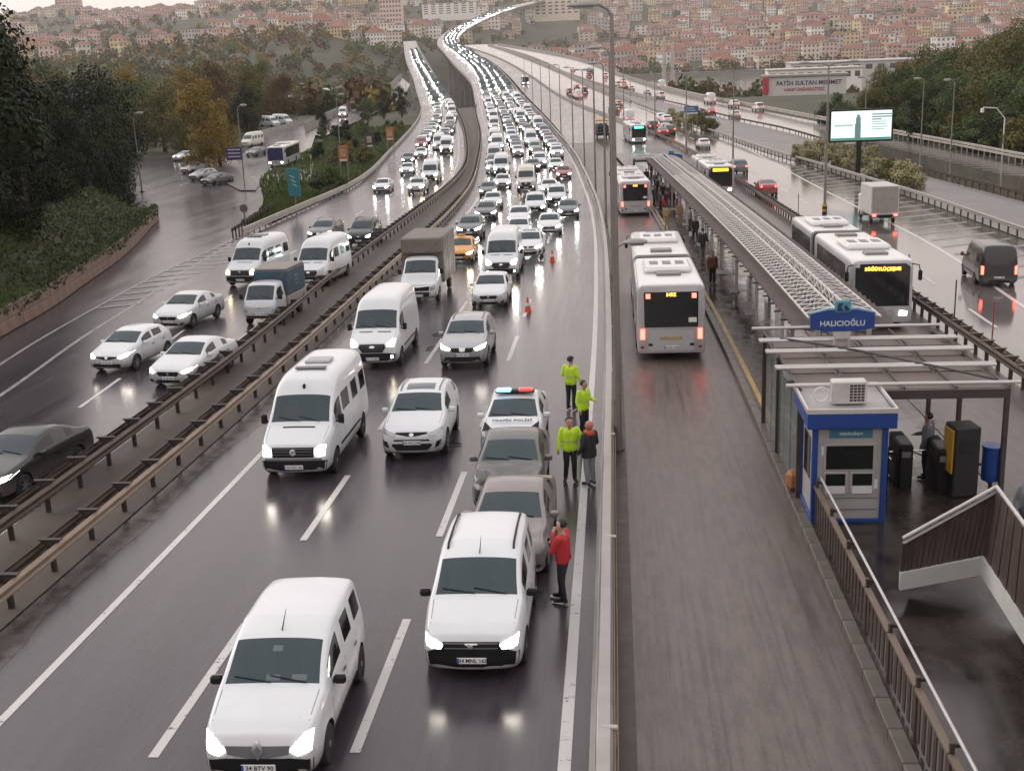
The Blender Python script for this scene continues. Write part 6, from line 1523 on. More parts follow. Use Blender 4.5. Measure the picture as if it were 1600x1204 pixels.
    if cloth.get('hem') is not None:                                           # jacket hem and reflective bands
        for z, hh, mt in cloth['hem']:
            rg = MB(); nn = 20; vs = []
            for zz, rr in ((z, 1.0), (z+hh, 1.0)):
                for k in range(nn): a = 6.2832*k/nn; vs.append(up((.222*rr*math.cos(a), .152*rr*math.sin(a), zz)))
            rg.add(vs, [(k, (k+1) % nn, nn+(k+1) % nn, nn+k) for k in range(nn)]); rg.build('jacket_band', mt, root, smooth=60)
    return root
m_hivis = M('high visibility yellow', (.42, .62, .02), .6, var=.14, scale=6, emit=(.5, .8, .03), es=.05); m_refl = M('reflective band', (.45, .50, .20), .35, .2, var=.1); m_navy = M('dark uniform cloth', (.012, .013, .017), .7, var=.2, scale=8)  # yellow jacket cloth carries a faint added glow, no lamp
m_redj = M('red jacket cloth', (.46, .022, .028), .6, var=.16, scale=5); m_jean = M('dark denim', (.014, .016, .022), .7, var=.25, scale=9); m_shoe = M('black shoe', (.014, .014, .015), .5, var=.2); m_greyp = M('pale grey trousers', (.26, .27, .29), .7, var=.2, scale=6); m_blackj = M('black jacket', (.016, .014, .016), .6, var=.2, scale=6)
m_band = M('jacket hem shadow cloth', (.30, .45, .03), .6)
cop = dict(top=m_hivis, legs=m_navy, shoes=m_shoe, hem=[(.93, .05, m_hivis), (1.10, .045, m_refl)])
def stand(o, X, Y, rz, s=1.0): o.location = (X, Y, prof(Y)+.008); o.rotation_euler = (0, 0, rz); o.scale = (s, s, s); return o
p2 = figure(dict(wriR=(-.30, -.05, .92), elbR=(-.27, .02, 1.15), wriL=(.46, -.16, 1.22), elbL=(.33, -.02, 1.16), look=(.25, -1, -.15), ankR=(-.13, .02, .09), toeR=(-.17, -.15, .045), ankL=(.10, -.05, .09), toeL=(.16, -.21, .045), kneeL=(.10, -.07, .5)), cop, seed=1)
stand(p2, *px(892, 752)[:2], .08, 1.02); tag(p2, 'traffic officer in yellow green jacket facing the man in the dark coat', 'person')
p1 = figure(dict(wriR=(-.34, -.02, .98), elbR=(-.27, .04, 1.16), wriL=(.16, -.22, 1.08), elbL=(.27, .02, 1.14), look=(-.4, -1, -.2)), cop, seed=2)
stand(p1, *px(893, 640)[:2], 2.75, 1.02); tag(p1, 'traffic officer in yellow green jacket standing apart with back turned', 'person')
cap = MB(); ball(cap, (0, -.02, 1.70), .112, 12, (1, 1, .6)); cap.build('cap', m_navy, p1, smooth=60)
p3 = figure(dict(look=(.6, -1, -.1), wriL=(.22, -.24, 1.12), elbL=(.27, 0, 1.15)), cop, seed=3)
stand(p3, *px(913, 682)[:2], .9, 1.0); tag(p3, 'traffic officer in yellow green jacket half hidden behind the man in the dark coat', 'person')
p4 = figure(dict(look=(-.3, -1, -.1), wriR=(-.20, -.20, 1.05), elbR=(-.26, .0, 1.13), wriL=(.26, -.12, .92), hip=(.095, 0, .92)), dict(top=m_blackj, legs=m_greyp, shoes=m_shoe, hair=m_blackj, hem=[(.80, .16, m_blackj)]), seed=4)
stand(p4, *px(922, 758)[:2], -2.4, 1.0); tag(p4, 'man in dark coat, red scarf and pale grey trousers talking to the officers', 'person')
sc_ = MB(); sc_.lathe([(.13, 1.40), (.15, 1.44), (.13, 1.50), (.09, 1.53)], (0, 0, 0), 14); sc_.build('scarf', M('red orange scarf', (.46, .07, .03), .7, var=.25, scale=8), p4, smooth=60)
hd_ = MB(); ball(hd_, (0, .02, 1.655), .118, 12, (1, 1, 1)); hd_.build('hood', M('salmon hood', (.45, .17, .13), .7), p4, smooth=60)
p5 = figure(dict(elbR=(-.22, -.14, 1.14), wriR=(-.02, -.20, 1.24), elbL=(.20, -.14, 1.14), wriL=(.05, -.16, 1.44), look=(.12, -1, -.12), ankL=(.09, .03, .09), toeL=(.12, -.15, .045), ankR=(-.10, -.10, .09), toeR=(-.14, -.27, .045), kneeR=(-.11, -.08, .5)), dict(top=m_redj, legs=m_jean, shoes=m_shoe, hem=[(.92, .06, m_redj)]), seed=5)
stand(p5, *px(882, 940)[:2], -1.9, 1.02); tag(p5, 'man in red jacket and dark jeans standing with folded arms by the edge line', 'person')
for s in (-1, 1): MB().bbox((s*.115, -.09 if s > 0 else -.22, .018), (.09, .26, .024), .01).build('shoe_sole', m_wsign, p5)
# people on the platform
LOW = dict(vox=.026, smooth=4)
walk = dict(kneeL=(.10, -.16, .52), ankL=(.10, -.22, .10), toeL=(.11, -.39, .07), kneeR=(-.10, .05, .50), ankR=(-.10, .26, .14), toeR=(-.11, .10, .05), wriL=(.25, .12, .93), wriR=(-.25, -.20, .96))
def mk(top, legs, pose=None, seed=0): return figure(pose or {}, dict(top=top, legs=legs, shoes=m_shoe), seed=seed, **LOW)
m_oran = M('rust coat', (.16, .06, .03), .7, var=.2); m_beig = M('beige coat', (.36, .25, .14), .7, var=.2); m_grn = M('olive coat', (.09, .10, .05), .7, var=.2); m_mar = M('maroon coat', (.11, .02, .03), .7, var=.2); m_gry2 = M('grey coat', (.14, .15, .16), .7, var=.2)
PL = [mk(m_oran, m_navy, seed=1), mk(m_blackj, m_navy, walk, 2), mk(m_beig, m_beig, seed=3), mk(m_blackj, m_jean, seed=4), mk(m_gry2, m_navy, seed=5), mk(m_mar, m_navy, seed=6), mk(m_grn, m_jean, walk, 7)]
used = set()
def plat(i, x, y, rz, lab):
    o = PL[i] if i not in used else copy_tree(PL[i]); used.add(i); p = px(x, y, .2); o.location = (p.x, p.y, p.z+.008); o.rotation_euler = (0, 0, rz); return tag(o, lab, 'person', 'people waiting on the platform')
plat(0, 1113, 445, .3, 'person in rust coat standing alone on the wet platform by the canopy')
a = plat(1, 1086, 380, .2, 'person in black coat walking along the platform with a white bag')
bg_ = MB().bbox((-.34, -.1, .62), (.2, .12, .34), .05).build('carrier_bag', m_wsign); bg_.location = a.location; bg_.rotation_euler = a.rotation_euler; tag(bg_, 'white carrier bag held by the walking person in black', 'bag')
plat(2, 1042, 357, 2.9, 'person in beige coat standing at the platform edge'); plat(3, 1022, 322, 1.2, 'person in black jacket at the head of the waiting group')
plat(4, 1032, 330, 2.0, 'person in grey coat within the waiting group'); plat(5, 1041, 330, -1.0, 'person in maroon coat within the waiting group')
plat(3, 1051, 328, 2.6, 'person in black jacket beside the canopy in the waiting group'); plat(6, 1046, 318, .5, 'person in olive coat behind the waiting group')
plat(3, 1027, 305, 2.2, 'person in black jacket waiting behind the group near the bus door'); plat(1, 1010, 290, .1, 'person in black coat walking past the front of the standing bus')
plat(4, 1078, 362, 1.9, 'person in grey coat under the canopy edge'); plat(5, 1015, 268, 0, 'person in maroon coat at the far end of the platform')
for i, x, y, rz, lab in ((5, 1058, 338, 1.6, 'person in maroon coat at the canopy side of the waiting group'), (3, 1036, 316, 2.9, 'person in black jacket with back turned in the waiting group'), (4, 1024, 296, .4, 'person in grey coat behind the person in black near the bus'), (6, 1032, 288, 2.0, 'person in olive coat walking behind the waiting group'), (3, 1018, 280, 1.0, 'person in black jacket near the rear door of the standing bus'),
      (1, 1098, 402, 2.6, 'person in black coat walking away along the canopy'), (2, 1062, 352, .3, 'person in beige coat under the edge of the canopy'), (0, 1028, 276, 1.1, 'person in rust coat near the far end of the platform'), (4, 1048, 300, 2.2, 'person in grey coat further back beside the canopy'), (5, 1040, 284, .9, 'person in maroon coat further back beside the canopy')): plat(i, x, y, rz, lab)
bg_ = MB().bbox((0, 0, .35), (.34, .2, .46), .08).build('red_backpack', M('red bag cloth', (.45, .02, .04), .6)); p = px(1037, 322, .7); bg_.location = (p.x, p.y, p.z-.1); tag(bg_, 'red bag carried in the waiting group on the platform', 'bag')
q = mk(m_gry2, m_jean, walk, 9); c = B1.lerp(C1, .15); q.location = (c.x+.62, c.y+.2, B0.z+.25); q.rotation_euler = (0, 0, -.3); tag(q, 'dark haired person in grey coat climbing the footbridge stair', 'person')
q = mk(m_gry2, m_navy, dict(wriR=(-.1, -.35, 1.1), elbR=(-.25, -.1, 1.15)), 10); q.location = (7.75, 29.5, PZp(29.5)); q.rotation_euler = (0, 0, -2.2); tag(q, 'person with dark backpack at the yellow sided ticket machine', 'person')
# ================================================================ TREES, SHRUBS, TOWN, HAZE
def leaf_mat(name, a, b, sc=.45, c=None):
    m, nt, bs = new_mat(name); v = coords(nt); f = noise(nt, v, sc, 4); g = noise(nt, v, 5.5, 3)
    col = mixc(nt, ramp(nt, f, [(.35, 0.), (.65, 1.)]), a, b); col = mixc(nt, ramp(nt, g, [(.4, 0.), (.7, .7)]), col, c or tuple(x*.55 for x in a))
    nt.links.new(col, bs.inputs['Base Color']); bs.inputs['Roughness'].default_value = .55; bs.inputs['Specular IOR Level'].default_value = .12; return m
m_bark = M('bark', (.06, .045, .035), .9, var=.3, scale=4)
m_lf = {'dark': leaf_mat('dark leaves', (.008, .016, .004), (.024, .038, .010)), 'green': leaf_mat('green leaves', (.050, .080, .024), (.105, .140, .042)), 'olive': leaf_mat('olive leaves', (.085, .090, .026), (.165, .150, .042)),
        'yellow': leaf_mat('yellowing leaves', (.17, .115, .022), (.30, .19, .03), c=(.10, .095, .025)), 'brown': leaf_mat('browning leaves', (.10, .062, .025), (.15, .085, .03)), 'shrub': leaf_mat('pale shrub leaves', (.30, .27, .14), (.42, .38, .22), c=(.20, .18, .09))}
def crown_mesh(seed, n=9000, leaf=.24, R=3.6, H=6.0, base=2.2, clumps=26):
    rnd = random.Random(seed); mb = MB(); C = []
    for k in range(clumps):
        z = base+H*(k+.5)/clumps; t = (z-base)/H; rad = R*(.55+.75*math.sin(math.pi*min(1, t*.86+.12)))*.62; a = rnd.uniform(0, 6.28); d = rad*math.sqrt(rnd.random())
        C.append((d*math.cos(a), d*math.sin(a), z+rnd.uniform(-.4, .4), R*rnd.uniform(.24, .46)))
    for i in range(n):
        cx, cy, cz, r = rnd.choice(C); u = Vector((rnd.gauss(0, 1), rnd.gauss(0, 1), rnd.gauss(0, 1))).normalized(); p = Vector((cx, cy, cz))+u*r*(rnd.random()**.35)*Vector((1, 1, .8)).length/1.62
        nrm = (u+Vector((rnd.gauss(0, .6), rnd.gauss(0, .6), rnd.gauss(0, .6)+.35))).normalized(); a = nrm.orthogonal().normalized(); b = nrm.cross(a); t = rnd.uniform(0, 3.14); a, b = a*math.cos(t)+b*math.sin(t), b*math.cos(t)-a*math.sin(t); s = leaf*rnd.uniform(.6, 1.25)
        o = len(mb.v); mb.v += [tuple(p-a*s*.5), tuple(p+b*s*.32), tuple(p+a*s*.5), tuple(p-b*s*.32)]; mb.f.append((o, o+1, o+2, o+3)); mb.m.append(0)
    return mb, C
def trunk_mesh(seed, C, h, r=.24):
    rnd = random.Random(seed); mb = MB(); mb.tube([(0, 0, -.6), (.05, 0, h*.3), (rnd.uniform(-.15, .15), rnd.uniform(-.15, .15), h*.62), (0, 0, h*.85)], [r*1.3, r, r*.65, r*.2], 9)
    for c in rnd.sample(C, 8): z = min(c[2]*.62, h*.6); mb.tube([(0, 0, z), (c[0]*.5, c[1]*.5, (z+c[2])/2+.2), (c[0], c[1], c[2])], [r*.42, r*.25, r*.08], 6)
    return mb
TV = []
for sd, n, lf, R, H, base in ((1, 10000, .26, 3.7, 7.2, 1.1), (2, 10000, .26, 4.1, 6.6, .9), (3, 9000, .26, 3.1, 8.2, 1.0), (4, 10000, .28, 4.3, 7.8, 1.2)):
    mb, C = crown_mesh(sd, n, lf, R, H, base); TV.append((mb.mesh('crown', m_lf['green']), trunk_mesh(sd, C, base+H).mesh('trunk', m_bark, 50)))
mbs, Cs = crown_mesh(9, 2600, .20, 1.3, 1.5, .35, 12); SHRUB = (mbs.mesh('foliage', m_lf['shrub']), trunk_mesh(9, Cs, 1.4, .05).mesh('stem', m_bark))
def tree(X, Y, s, kind, label, group, z=None, name='tree', sz=1.0, v=None):
    v = random.choice(TV) if v is None else TV[v]; root = empty(name, (X, Y, G(X, Y)-.1 if z is None else z), random.uniform(0, 6.28)); root.scale = (s, s, s*sz)
    c = link('crown', v[0], root); c.material_slots[0].link = 'OBJECT'; c.material_slots[0].material = m_lf[kind]; link('trunk', v[1], root); return tag(root, label, 'tree', group)
def shrub(X, Y, s, kind, label, group, z=None):
    root = empty('shrub', (X, Y, (G(X, Y) if z is None else z)-.05), random.uniform(0, 6.28)); root.scale = (s, s, s*random.uniform(.8, 1.1)); c = link('foliage', SHRUB[0], root)
    c.material_slots[0].link = 'OBJECT'; c.material_slots[0].material = m_lf[kind]; link('stem', SHRUB[1], root); return tag(root, label, 'shrub', group)
def in_view(X, Y, m=1.08): 
    c = -.0903; t = X/Y; return -.535*m < t < .36*m
def on_road(X, Y, pad=6):
    if Y < 860: return eA(min(Y, 950))-pad < X < eR4(min(max(Y, 120), 850))+pad
    return eC(Y)-pad-8 < X < eE(Y)+pad+8
rt = random.Random(21)
# wooded bank on the left
for X, Y, s, k in ((-34, 59, .9, 'dark'), (-37, 65, 1.35, 'dark'), (-40, 71, 1.5, 'dark'), (-42, 77, 1.5, 'dark'), (-44, 83, 1.25, 'dark'), (-46, 87, 1.1, 'dark'), (-48, 93, 1.0, 'dark'), (-52, 98, 1.15, 'dark'), (-50, 103, .85, 'dark'), (-55, 106, 1.1, 'dark'), (-60, 112, 1.25, 'dark'), (-57, 117, 1.0, 'dark'), (-63, 121, 1.35, 'dark'), (-62, 128, 1.2, 'dark'), (-69, 130, 1.45, 'dark'), (-66, 138, 1.35, 'dark'), (-73, 142, 1.5, 'dark'), (-70, 150, 1.3, 'dark'), (-78, 153, 1.5, 'dark'), (-75, 162, 1.3, 'dark'), (-84, 166, 1.5, 'dark'), (-82, 178, 1.4, 'olive'), (-92, 180, 1.5, 'dark'), (-90, 196, 1.5, 'olive'), (-100, 198, 1.5, 'olive'), (-36, 72, .8, 'dark'), (-54, 124, 1.05, 'dark'), (-56, 131, 1.25, 'dark'), (-59, 137, 1.35, 'dark'), (-61.5, 143, 1.45, 'dark'), (-64.5, 150, 1.5, 'dark'), (-69, 157, 1.5, 'dark'), (-52, 118, .9, 'dark'), (-61, 131, 1.4, 'dark'), (-66, 145, 1.5, 'dark'), (-44, 96, .7, 'dark'), (-88, 210, 1.4, 'olive'), (-102, 215, 1.5, 'brown')):
    tree(X, Y, s, k, 'dark broadleaf tree on the wooded bank above the retaining wall' if Y < 116 else 'dark broadleaf tree at the shaded end of the side street', 'dark trees of the left bank')
# undergrowth over the bank
mb = MB()
for i in range(46000):
    Y = rt.uniform(24, 119); d = rt.random()**1.4*24; X = eWall(Y)-.25-d; z = G(X, Y)
    if near_hill(X, Y) < .35: continue
    n = Vector((rt.gauss(.5, .5), rt.gauss(-.3, .5), rt.gauss(.8, .4))).normalized(); a = n.orthogonal().normalized(); b = n.cross(a); t = rt.uniform(0, 3.14); a, b = a*math.cos(t)+b*math.sin(t), b*math.cos(t)-a*math.sin(t); s = rt.uniform(.16, .34)
    hgt = abs(rt.gauss(0, .30))*(1.4 if vnoise(X*.5, Y*.5) > .5 else .6); p = Vector((X+rt.uniform(0, .25), Y, z+.1+hgt)); o = len(mb.v); mb.v += [tuple(p-a*s*.5), tuple(p+b*s*.34), tuple(p+a*s*.5), tuple(p-b*s*.34)]; mb.f.append((o, o+1, o+2, o+3)); mb.m.append(0)
for i in range(7000):                                          # trailing over the wall
    Y = rt.uniform(24, 110); q_ = vnoise(Y*.45, 2.); dr = rt.random()**1.6*(.15+.75*q_); X = eWall(Y)-.1+rt.uniform(-.3, .34); z = prof(Y)+1.34-(dr if X > eWall(Y)+.12 else 0)+abs(rt.gauss(0, .08)); s = rt.uniform(.14, .28)
    n = Vector((rt.gauss(.8, .4), rt.gauss(-.3, .5), rt.gauss(.5, .4))).normalized(); a = n.orthogonal().normalized(); b = n.cross(a); t = rt.uniform(0, 3.14); a, b = a*math.cos(t)+b*math.sin(t), b*math.cos(t)-a*math.sin(t)
    p = Vector((X, Y, z)); o = len(mb.v); mb.v += [tuple(p-a*s*.5), tuple(p+b*s*.34), tuple(p+a*s*.5), tuple(p-b*s*.34)]; mb.f.append((o, o+1, o+2, o+3)); mb.m.append(0)
tag(mb.build('undergrowth', leaf_mat('bank undergrowth', (.011, .026, .004), (.038, .064, .012), .3, (.05, .036, .010)), fix=False), 'dense dark undergrowth covering the bank above the retaining wall', 'undergrowth', kind='stuff')
# side street and valley trees on the left
for x, y, Y, s, k, lab in ((318,268,176,1.3,'yellow','yellow leaved tree on the side street corner'), (345,262,184,1.0,'yellow','small yellow leaved tree behind the corner tree'), (293,240,196,1.2,'olive','olive tree behind the parked cars of the side street'), (258,235,190,1.4,'olive','olive leaved tree over the shaded side street'),
      (335,205,225,1.5,'brown','brownish tree behind the yellow corner tree'), (372,200,235,1.5,'brown','brown leaved tree by the turnaround road'), (300,200,235,1.6,'olive','olive leaved tree above the side street roofs'), (445,192,228,1.45,'brown','broad brown tree behind the parked minibuses'), (410,190,245,1.5,'olive','olive tree beside the broad brown tree'),
      (505,212,176,.55,'dark','slim dark conifer shaped tree on the grass bank'), (600,183,235,.7,'dark','dark tree under the left road viaduct'), (628,180,240,.75,'dark','dark tree close against the left road viaduct'), (575,190,225,.6,'green','green tree on the far end of the grass bank')):
    p = px(x, y); tree(p.x, p.y, s, k, lab, 'trees by the side street', z=prof(p.y)-.1)
for i in range(64):
    Y = rt.uniform(232, 420); X = Y*rt.uniform(-.56, -.275)
    if X > eA(Y)-9 or on_road(X, Y, 9): continue
    k = rt.choice(['olive', 'olive', 'brown', 'dark', 'green', 'brown', 'yellow']); tree(X, Y, rt.uniform(1.0, 1.7), k, {'olive': 'olive leaved', 'brown': 'brown leaved', 'dark': 'dark leaved', 'green': 'green leaved', 'yellow': 'yellow leaved'}[k]+' tree in the valley beyond the turnaround road', 'trees in the valley')
for i in range(34):
    x = rt.uniform(498, 640); p = px(x, rt.uniform(200, 318) if x < 560 else rt.uniform(195, 262)); 
    if p.x > eA(p.y)-1.2: continue
    shrub(p.x, p.y, rt.uniform(.7, 1.5), rt.choice(['green', 'green', 'olive', 'dark', 'yellow']), 'leafy shrub planted on the grass bank beside the left road', 'shrubs on the grass bank', prof(p.y)+.05)
# grass bank between left road and turnaround
mb = MB()
for i in range(16000):
    Y = rt.uniform(104, 262); X = eA(Y)-.6-rt.random()*(2.5+12*sstep(104, 165, Y)); z = prof(Y)+.02; s = rt.uniform(.2, .5); a = rt.uniform(0, 6.28); q = Vector((math.cos(a), math.sin(a), 0))*s*.3
    p = Vector((X, Y, z)); o = len(mb.v); mb.v += [tuple(p-q), tuple(p+q), tuple(p+Vector((rt.uniform(-.1, .1), rt.uniform(-.1, .1), s)))]; mb.f.append((o, o+1, o+2)); mb.m.append(0)
tag(mb.build('bank_grass', leaf_mat('bank grass', (.06, .095, .025), (.13, .16, .045), .15), fix=False), 'rough green grass on the bank beside the left road', 'grass', kind='stuff')
# tree bank on the right
for i, (x, y, s, k) in enumerate(((1312,206,.8,'olive'), (1335,200,1.0,'olive'), (1362,205,1.05,'green'), (1392,210,1.1,'green'), (1420,214,1.1,'green'), (1452,220,1.15,'green'), (1484,226,1.15,'olive'), (1516,232,1.2,'green'), (1548,238,1.1,'green'), (1580,244,1.15,'green'), (1612,250,1.1,'green'), (1640,240,1.2,'green'),
      (1378,192,1.25,'olive'), (1412,196,1.3,'green'), (1446,200,1.35,'olive'), (1480,204,1.4,'olive'), (1514,208,1.45,'olive'), (1548,214,1.45,'green'), (1584,220,1.45,'olive'), (1616,226,1.4,'green'), (1350,186,1.1,'yellow'), (1470,186,1.45,'olive'), (1520,188,1.6,'olive'), (1570,192,1.6,'olive'), (1605,196,1.6,'brown'))):
    p = px(x, y); X = p.x+(4.5 if i < 12 else 7.5); tree(X, p.y, s, k, {'olive': 'olive leaved tree in the bank beyond the far right road', 'green': 'green leaved tree in the bank beyond the far right road', 'yellow': 'yellowing tree at the end of the bank by the sign building', 'brown': 'browning tree at the back of the bank beyond the far right road'}[k], 'trees on the right bank')
for i in range(46):
    Y = rt.uniform(128, 235); X = eR4(Y)+rt.uniform(1.5, 5); shrub(X, Y, rt.uniform(1.3, 2.4), rt.choice(['green', 'green', 'dark', 'olive']), 'leafy shrub at the foot of the right tree bank', 'shrubs at the foot of the right bank')
# shrubs on the island between the right roads
for x, y, s in ((1245,252,1.0), (1262,255,1.2), (1280,252,1.3), (1300,262,1.3), (1318,262,1.1), (1335,268,1.2), (1372,283,1.2), (1392,290,1.3), (1412,296,1.3), (1428,297,1.0), (1360,262,1.1), (1063,196,1.2), (1080,200,1.3), (1096,204,1.4), (1112,207,1.2), (1050,186,1.0)):
    p = px(x, y); shrub(p.x, p.y, s*1.05, 'shrub' if rt.random() < .75 else 'olive', 'pale grassy shrub on the island between the right roads', 'shrubs on the island', prof(p.y)+.06)
# ---- distant woods: low detail crowns joined into one mass
def clump_far(mb, X, Y, z, s, rnd, n=70):
    sub = [Vector((rnd.uniform(-.5, .5), rnd.uniform(-.5, .5), rnd.uniform(.5, 1.35)))*s for _ in range(4)]
    for k in range(n):
        u = Vector((rnd.gauss(0, 1), rnd.gauss(0, 1), rnd.gauss(0, 1))).normalized(); p = Vector((X, Y, z))+rnd.choice(sub)+u*s*.52*(.75+.35*rnd.random())
        u = (u+Vector((rnd.gauss(0, .5), rnd.gauss(0, .5), rnd.gauss(0, .5)))).normalized(); a = u.orthogonal().normalized(); b = u.cross(a); q = s*rnd.uniform(.10, .24); o = len(mb.v); mb.v += [tuple(p-a*q), tuple(p-b*q), tuple(p+a*q), tuple(p+b*q)]; mb.f.append((o, o+1, o+2, o+3)); mb.m.append(rnd.choice((0, 0, 1, 1, 2, 3)) if k == 0 else mb.m[-1])
rf = random.Random(5); mb = MB()
n = 0
while n < 3600:
    Y = 250+2500*rf.random()**1.5; X = Y*rf.uniform(-.58, .40); left = X < -60+0*Y
    if on_road(X, Y, 8) or not in_view(X, Y): continue
    if X > -60 and 560 < Y < 985: continue
    if Y < 330 and (X > -95): continue
    if vnoise(X/70.+3, Y/90.) < ((.06 if Y < 1350 else .28) if left else .50): continue
    clump_far(mb, X, Y, G(X, Y)-.6, rf.uniform(3.2, 6.0)*(1 if Y < 900 else 1.2), rf, 120 if Y < 900 else 60); n += 1
for i in range(120):                                        # belt of trees along the far quay
    X = rf.uniform(10, 420); Y = rf.uniform(985, 1040); clump_far(mb, X, Y, G(X, Y)-.5, rf.uniform(3.5, 6), rf, 50)
for i in range(40):
    X = rf.uniform(90, 300); Y = rf.uniform(420, 545); clump_far(mb, X, Y, G(X, Y)-.5, rf.uniform(3., 5.5), rf, 60)
tag(mb.build('distant_woods', [m_lf['olive'], m_lf['green'], m_lf['brown'], m_lf['yellow']], fix=False), 'distant autumn trees scattered over the valley and the far hillside', 'woods', kind='stuff')
# ---- the town on the far hill
m_wallc = [M('plaster '+n, c, .8, var=.1, scale=.3) for n, c in (('cream', (.70, .62, .50)), ('pink', (.66, .50, .43)), ('white', (.80, .77, .72)), ('ochre', (.66, .52, .32)), ('grey', (.52, .48, .45)), ('rose', (.54, .38, .33)))]
m_roofc = [M('roof '+n, c, .8, var=.25, scale=.5) for n, c in (('terracotta', (.27, .12, .085)), ('brown', (.18, .105, .08)), ('grey', (.22, .20, .19)))]
m_hwin = M('house window', (.085, .078, .075), .25, var=0)
def house_parts(w, d, h, flat, rows, cols):
    """walls, roof and windows of one house as three builders"""
    a, b, c = MB(), MB(), MB(); a.box((0, 0, h/2-3), (w, d, h+6))
    if flat: b.box((0, 0, h+.25), (w+.5, d+.5, .5)); b.box((w*.2, 0, h+1.3), (w*.3, d*.3, 1.8))
    else:
        e = .6; v = [(-w/2-e, -d/2-e, h), (w/2+e, -d/2-e, h), (w/2+e, d/2+e, h), (-w/2-e, d/2+e, h), (-w*.22, 0, h+w*.20), (w*.22, 0, h+w*.20)]; b.add(v, [(0, 1, 5, 4), (2, 3, 4, 5), (1, 2, 5), (3, 0, 4), (3, 2, 1, 0)]); b.box((w*.2, d*.15, h+w*.17), (.8, .8, 2.0))
    for r in range(rows):
        for q in range(cols):
            x = -w/2+w*(q+.5)/cols; z = h*(r+.55)/rows; c.box((x, -d/2-.02, z), (w/cols*.42, .12, h/rows*.46))
            if q < cols-1: c.box((-w/2-.02, -d/2+d*(q+.7)/cols, z), (.12, d/cols*.4, h/rows*.46)); c.box((w/2+.02, -d/2+d*(q+.7)/cols, z), (.12, d/cols*.4, h/rows*.46))
    return a, b, c
HV = []
for i, (w, d, h, fl, r, c) in enumerate(((10, 10, 10, 0, 3, 3), (13, 10, 13, 0, 4, 4), (9, 9, 7, 0, 2, 3), (14, 11, 13, 1, 4, 4), (11, 11, 14, 0, 4, 3), (16, 10, 9, 0, 3, 5), (11, 9, 12, 0, 4, 3), (19, 11, 10, 0, 3, 6))):
    HV.append([q.mesh(nm, mt) for q, nm, mt in zip(house_parts(w, d, h, fl, r, c), ('wall', 'roof', 'windows'), (m_wallc[0], m_roofc[2 if fl else 0], m_hwin))]+[(w, d, h, fl, r, c)])
cand = []; rh = random.Random(12); tries = 0
while len(cand) < 2800 and tries < 60000:
    tries += 1; Y = 1010+1850*rh.random()**.8; X = Y*rh.uniform(-.57, .39)
    if on_road(X, Y, 22) or not in_view(X, Y): continue
    if Y < 1010 and X > -150: continue
    dens = .80 if X > -40 else .46
    if vnoise(X/120.+31, Y/150.) > dens or (X < -40 and Y < 1250 and rh.random() < .5): continue
    k = (int(X/16), int(Y/21))
    if k in used: continue
    used.add(k); cand.append((X, Y))
cand.sort(key=lambda p: p[1])
WN = ['cream', 'pink', 'white', 'ochre', 'grey', 'rose']
def house(X, Y, s=1.0, vi=None, rz=None, where=None):
    vi = rh.randrange(len(HV)) if vi is None else vi; W_ = rh.randrange(6); root = empty('house', (X, Y, G(X, Y)), rh.uniform(-.6, .6) if rz is None else rz); s *= rh.uniform(.8, 1.15); root.scale = (s, s, s*rh.uniform(.85, 1.25)); ri = 2 if HV[vi][3][3] else rh.choice((0, 0, 0, 1))
    for me, mt in zip(HV[vi][:3], (m_wallc[W_], m_roofc[ri], m_hwin)):
        o = link(me.name.split('.')[0], me, root)
        if o.name.startswith('windows'): o['kind'] = 'stuff'
        else: o.material_slots[0].link = 'OBJECT'; o.material_slots[0].material = mt
    rn = 'flat roof' if HV[vi][3][3] else ('red tiled roof' if ri == 0 else 'brown tiled roof'); fl = HV[vi][3][4]
    return tag(root, f'{WN[W_]} house of {fl} storeys with {rn} on the far hillside', 'house', 'houses on the far hillside')
for X, Y in cand[:280]: house(X, Y)
mb = MB(); mats = m_wallc+m_roofc+[m_hwin]
for X, Y in cand[280:]:
    w, d, h, fl, r, c = HV[rh.randrange(len(HV))][3]; a, b, cc = house_parts(w, d, h, fl, min(r, 3), min(c, 3)); T = Matrix.Translation((X, Y, G(X, Y))) @ Matrix.Rotation(rh.uniform(-.6, .6), 4, 'Z') @ Matrix.Scale(rh.uniform(.75, 1.2), 4); wi = rh.randrange(6); ri = 8 if fl else rh.choice((6, 6, 6, 7))
    for q, mi in ((a, wi), (b, ri), (cc, 9)):
        o = len(mb.v); mb.v += [tuple(T @ Vector(p)) for p in q.v]; mb.f += [tuple(i+o for i in f) for f in q.f]; mb.m += [mi]*len(q.f)
tag(mb.build('far_town', mats), 'crowded far houses climbing the hillside up to the ridge', 'town', kind='stuff')
# ---- buildings that stand out
def block(name, label, X, Y, w, d, h, z, mw, mr, rows, cols, rz=0.0, roof='flat'):
    root = empty(name, (X, Y, z), rz); tag(root, label, 'building'); MB().box((0, 0, h/2-4), (w, d, h+8)).build('wall', mw, root); r = MB().bbox((0, 0, h+.3), (w+1, d+1, .6), .1).build('roof', mr, root)
    for a in range(rows):
        for b in range(cols): MB().box((-w/2+w*(b+.5)/cols, -d/2-.03, h*(a+.55)/rows), (w/cols*.55, .14, h/rows*.45)).build('window', m_hwin, root)
    return root
c = at_depth(1250, 138, 345); z0 = prof(345); bd_ = block('sign_building', 'white flat building with navy and red rooftop lettering behind the far right road', c.x+1, 345, 22, 8, c.z-z0+3.2, z0, M('white render', (.55, .53, .51), .7, var=.1), m_parap, 1, 1, -.12)
for o in [q for q in kids(bd_) if q.name.startswith('window')]: bpy.data.objects.remove(o)
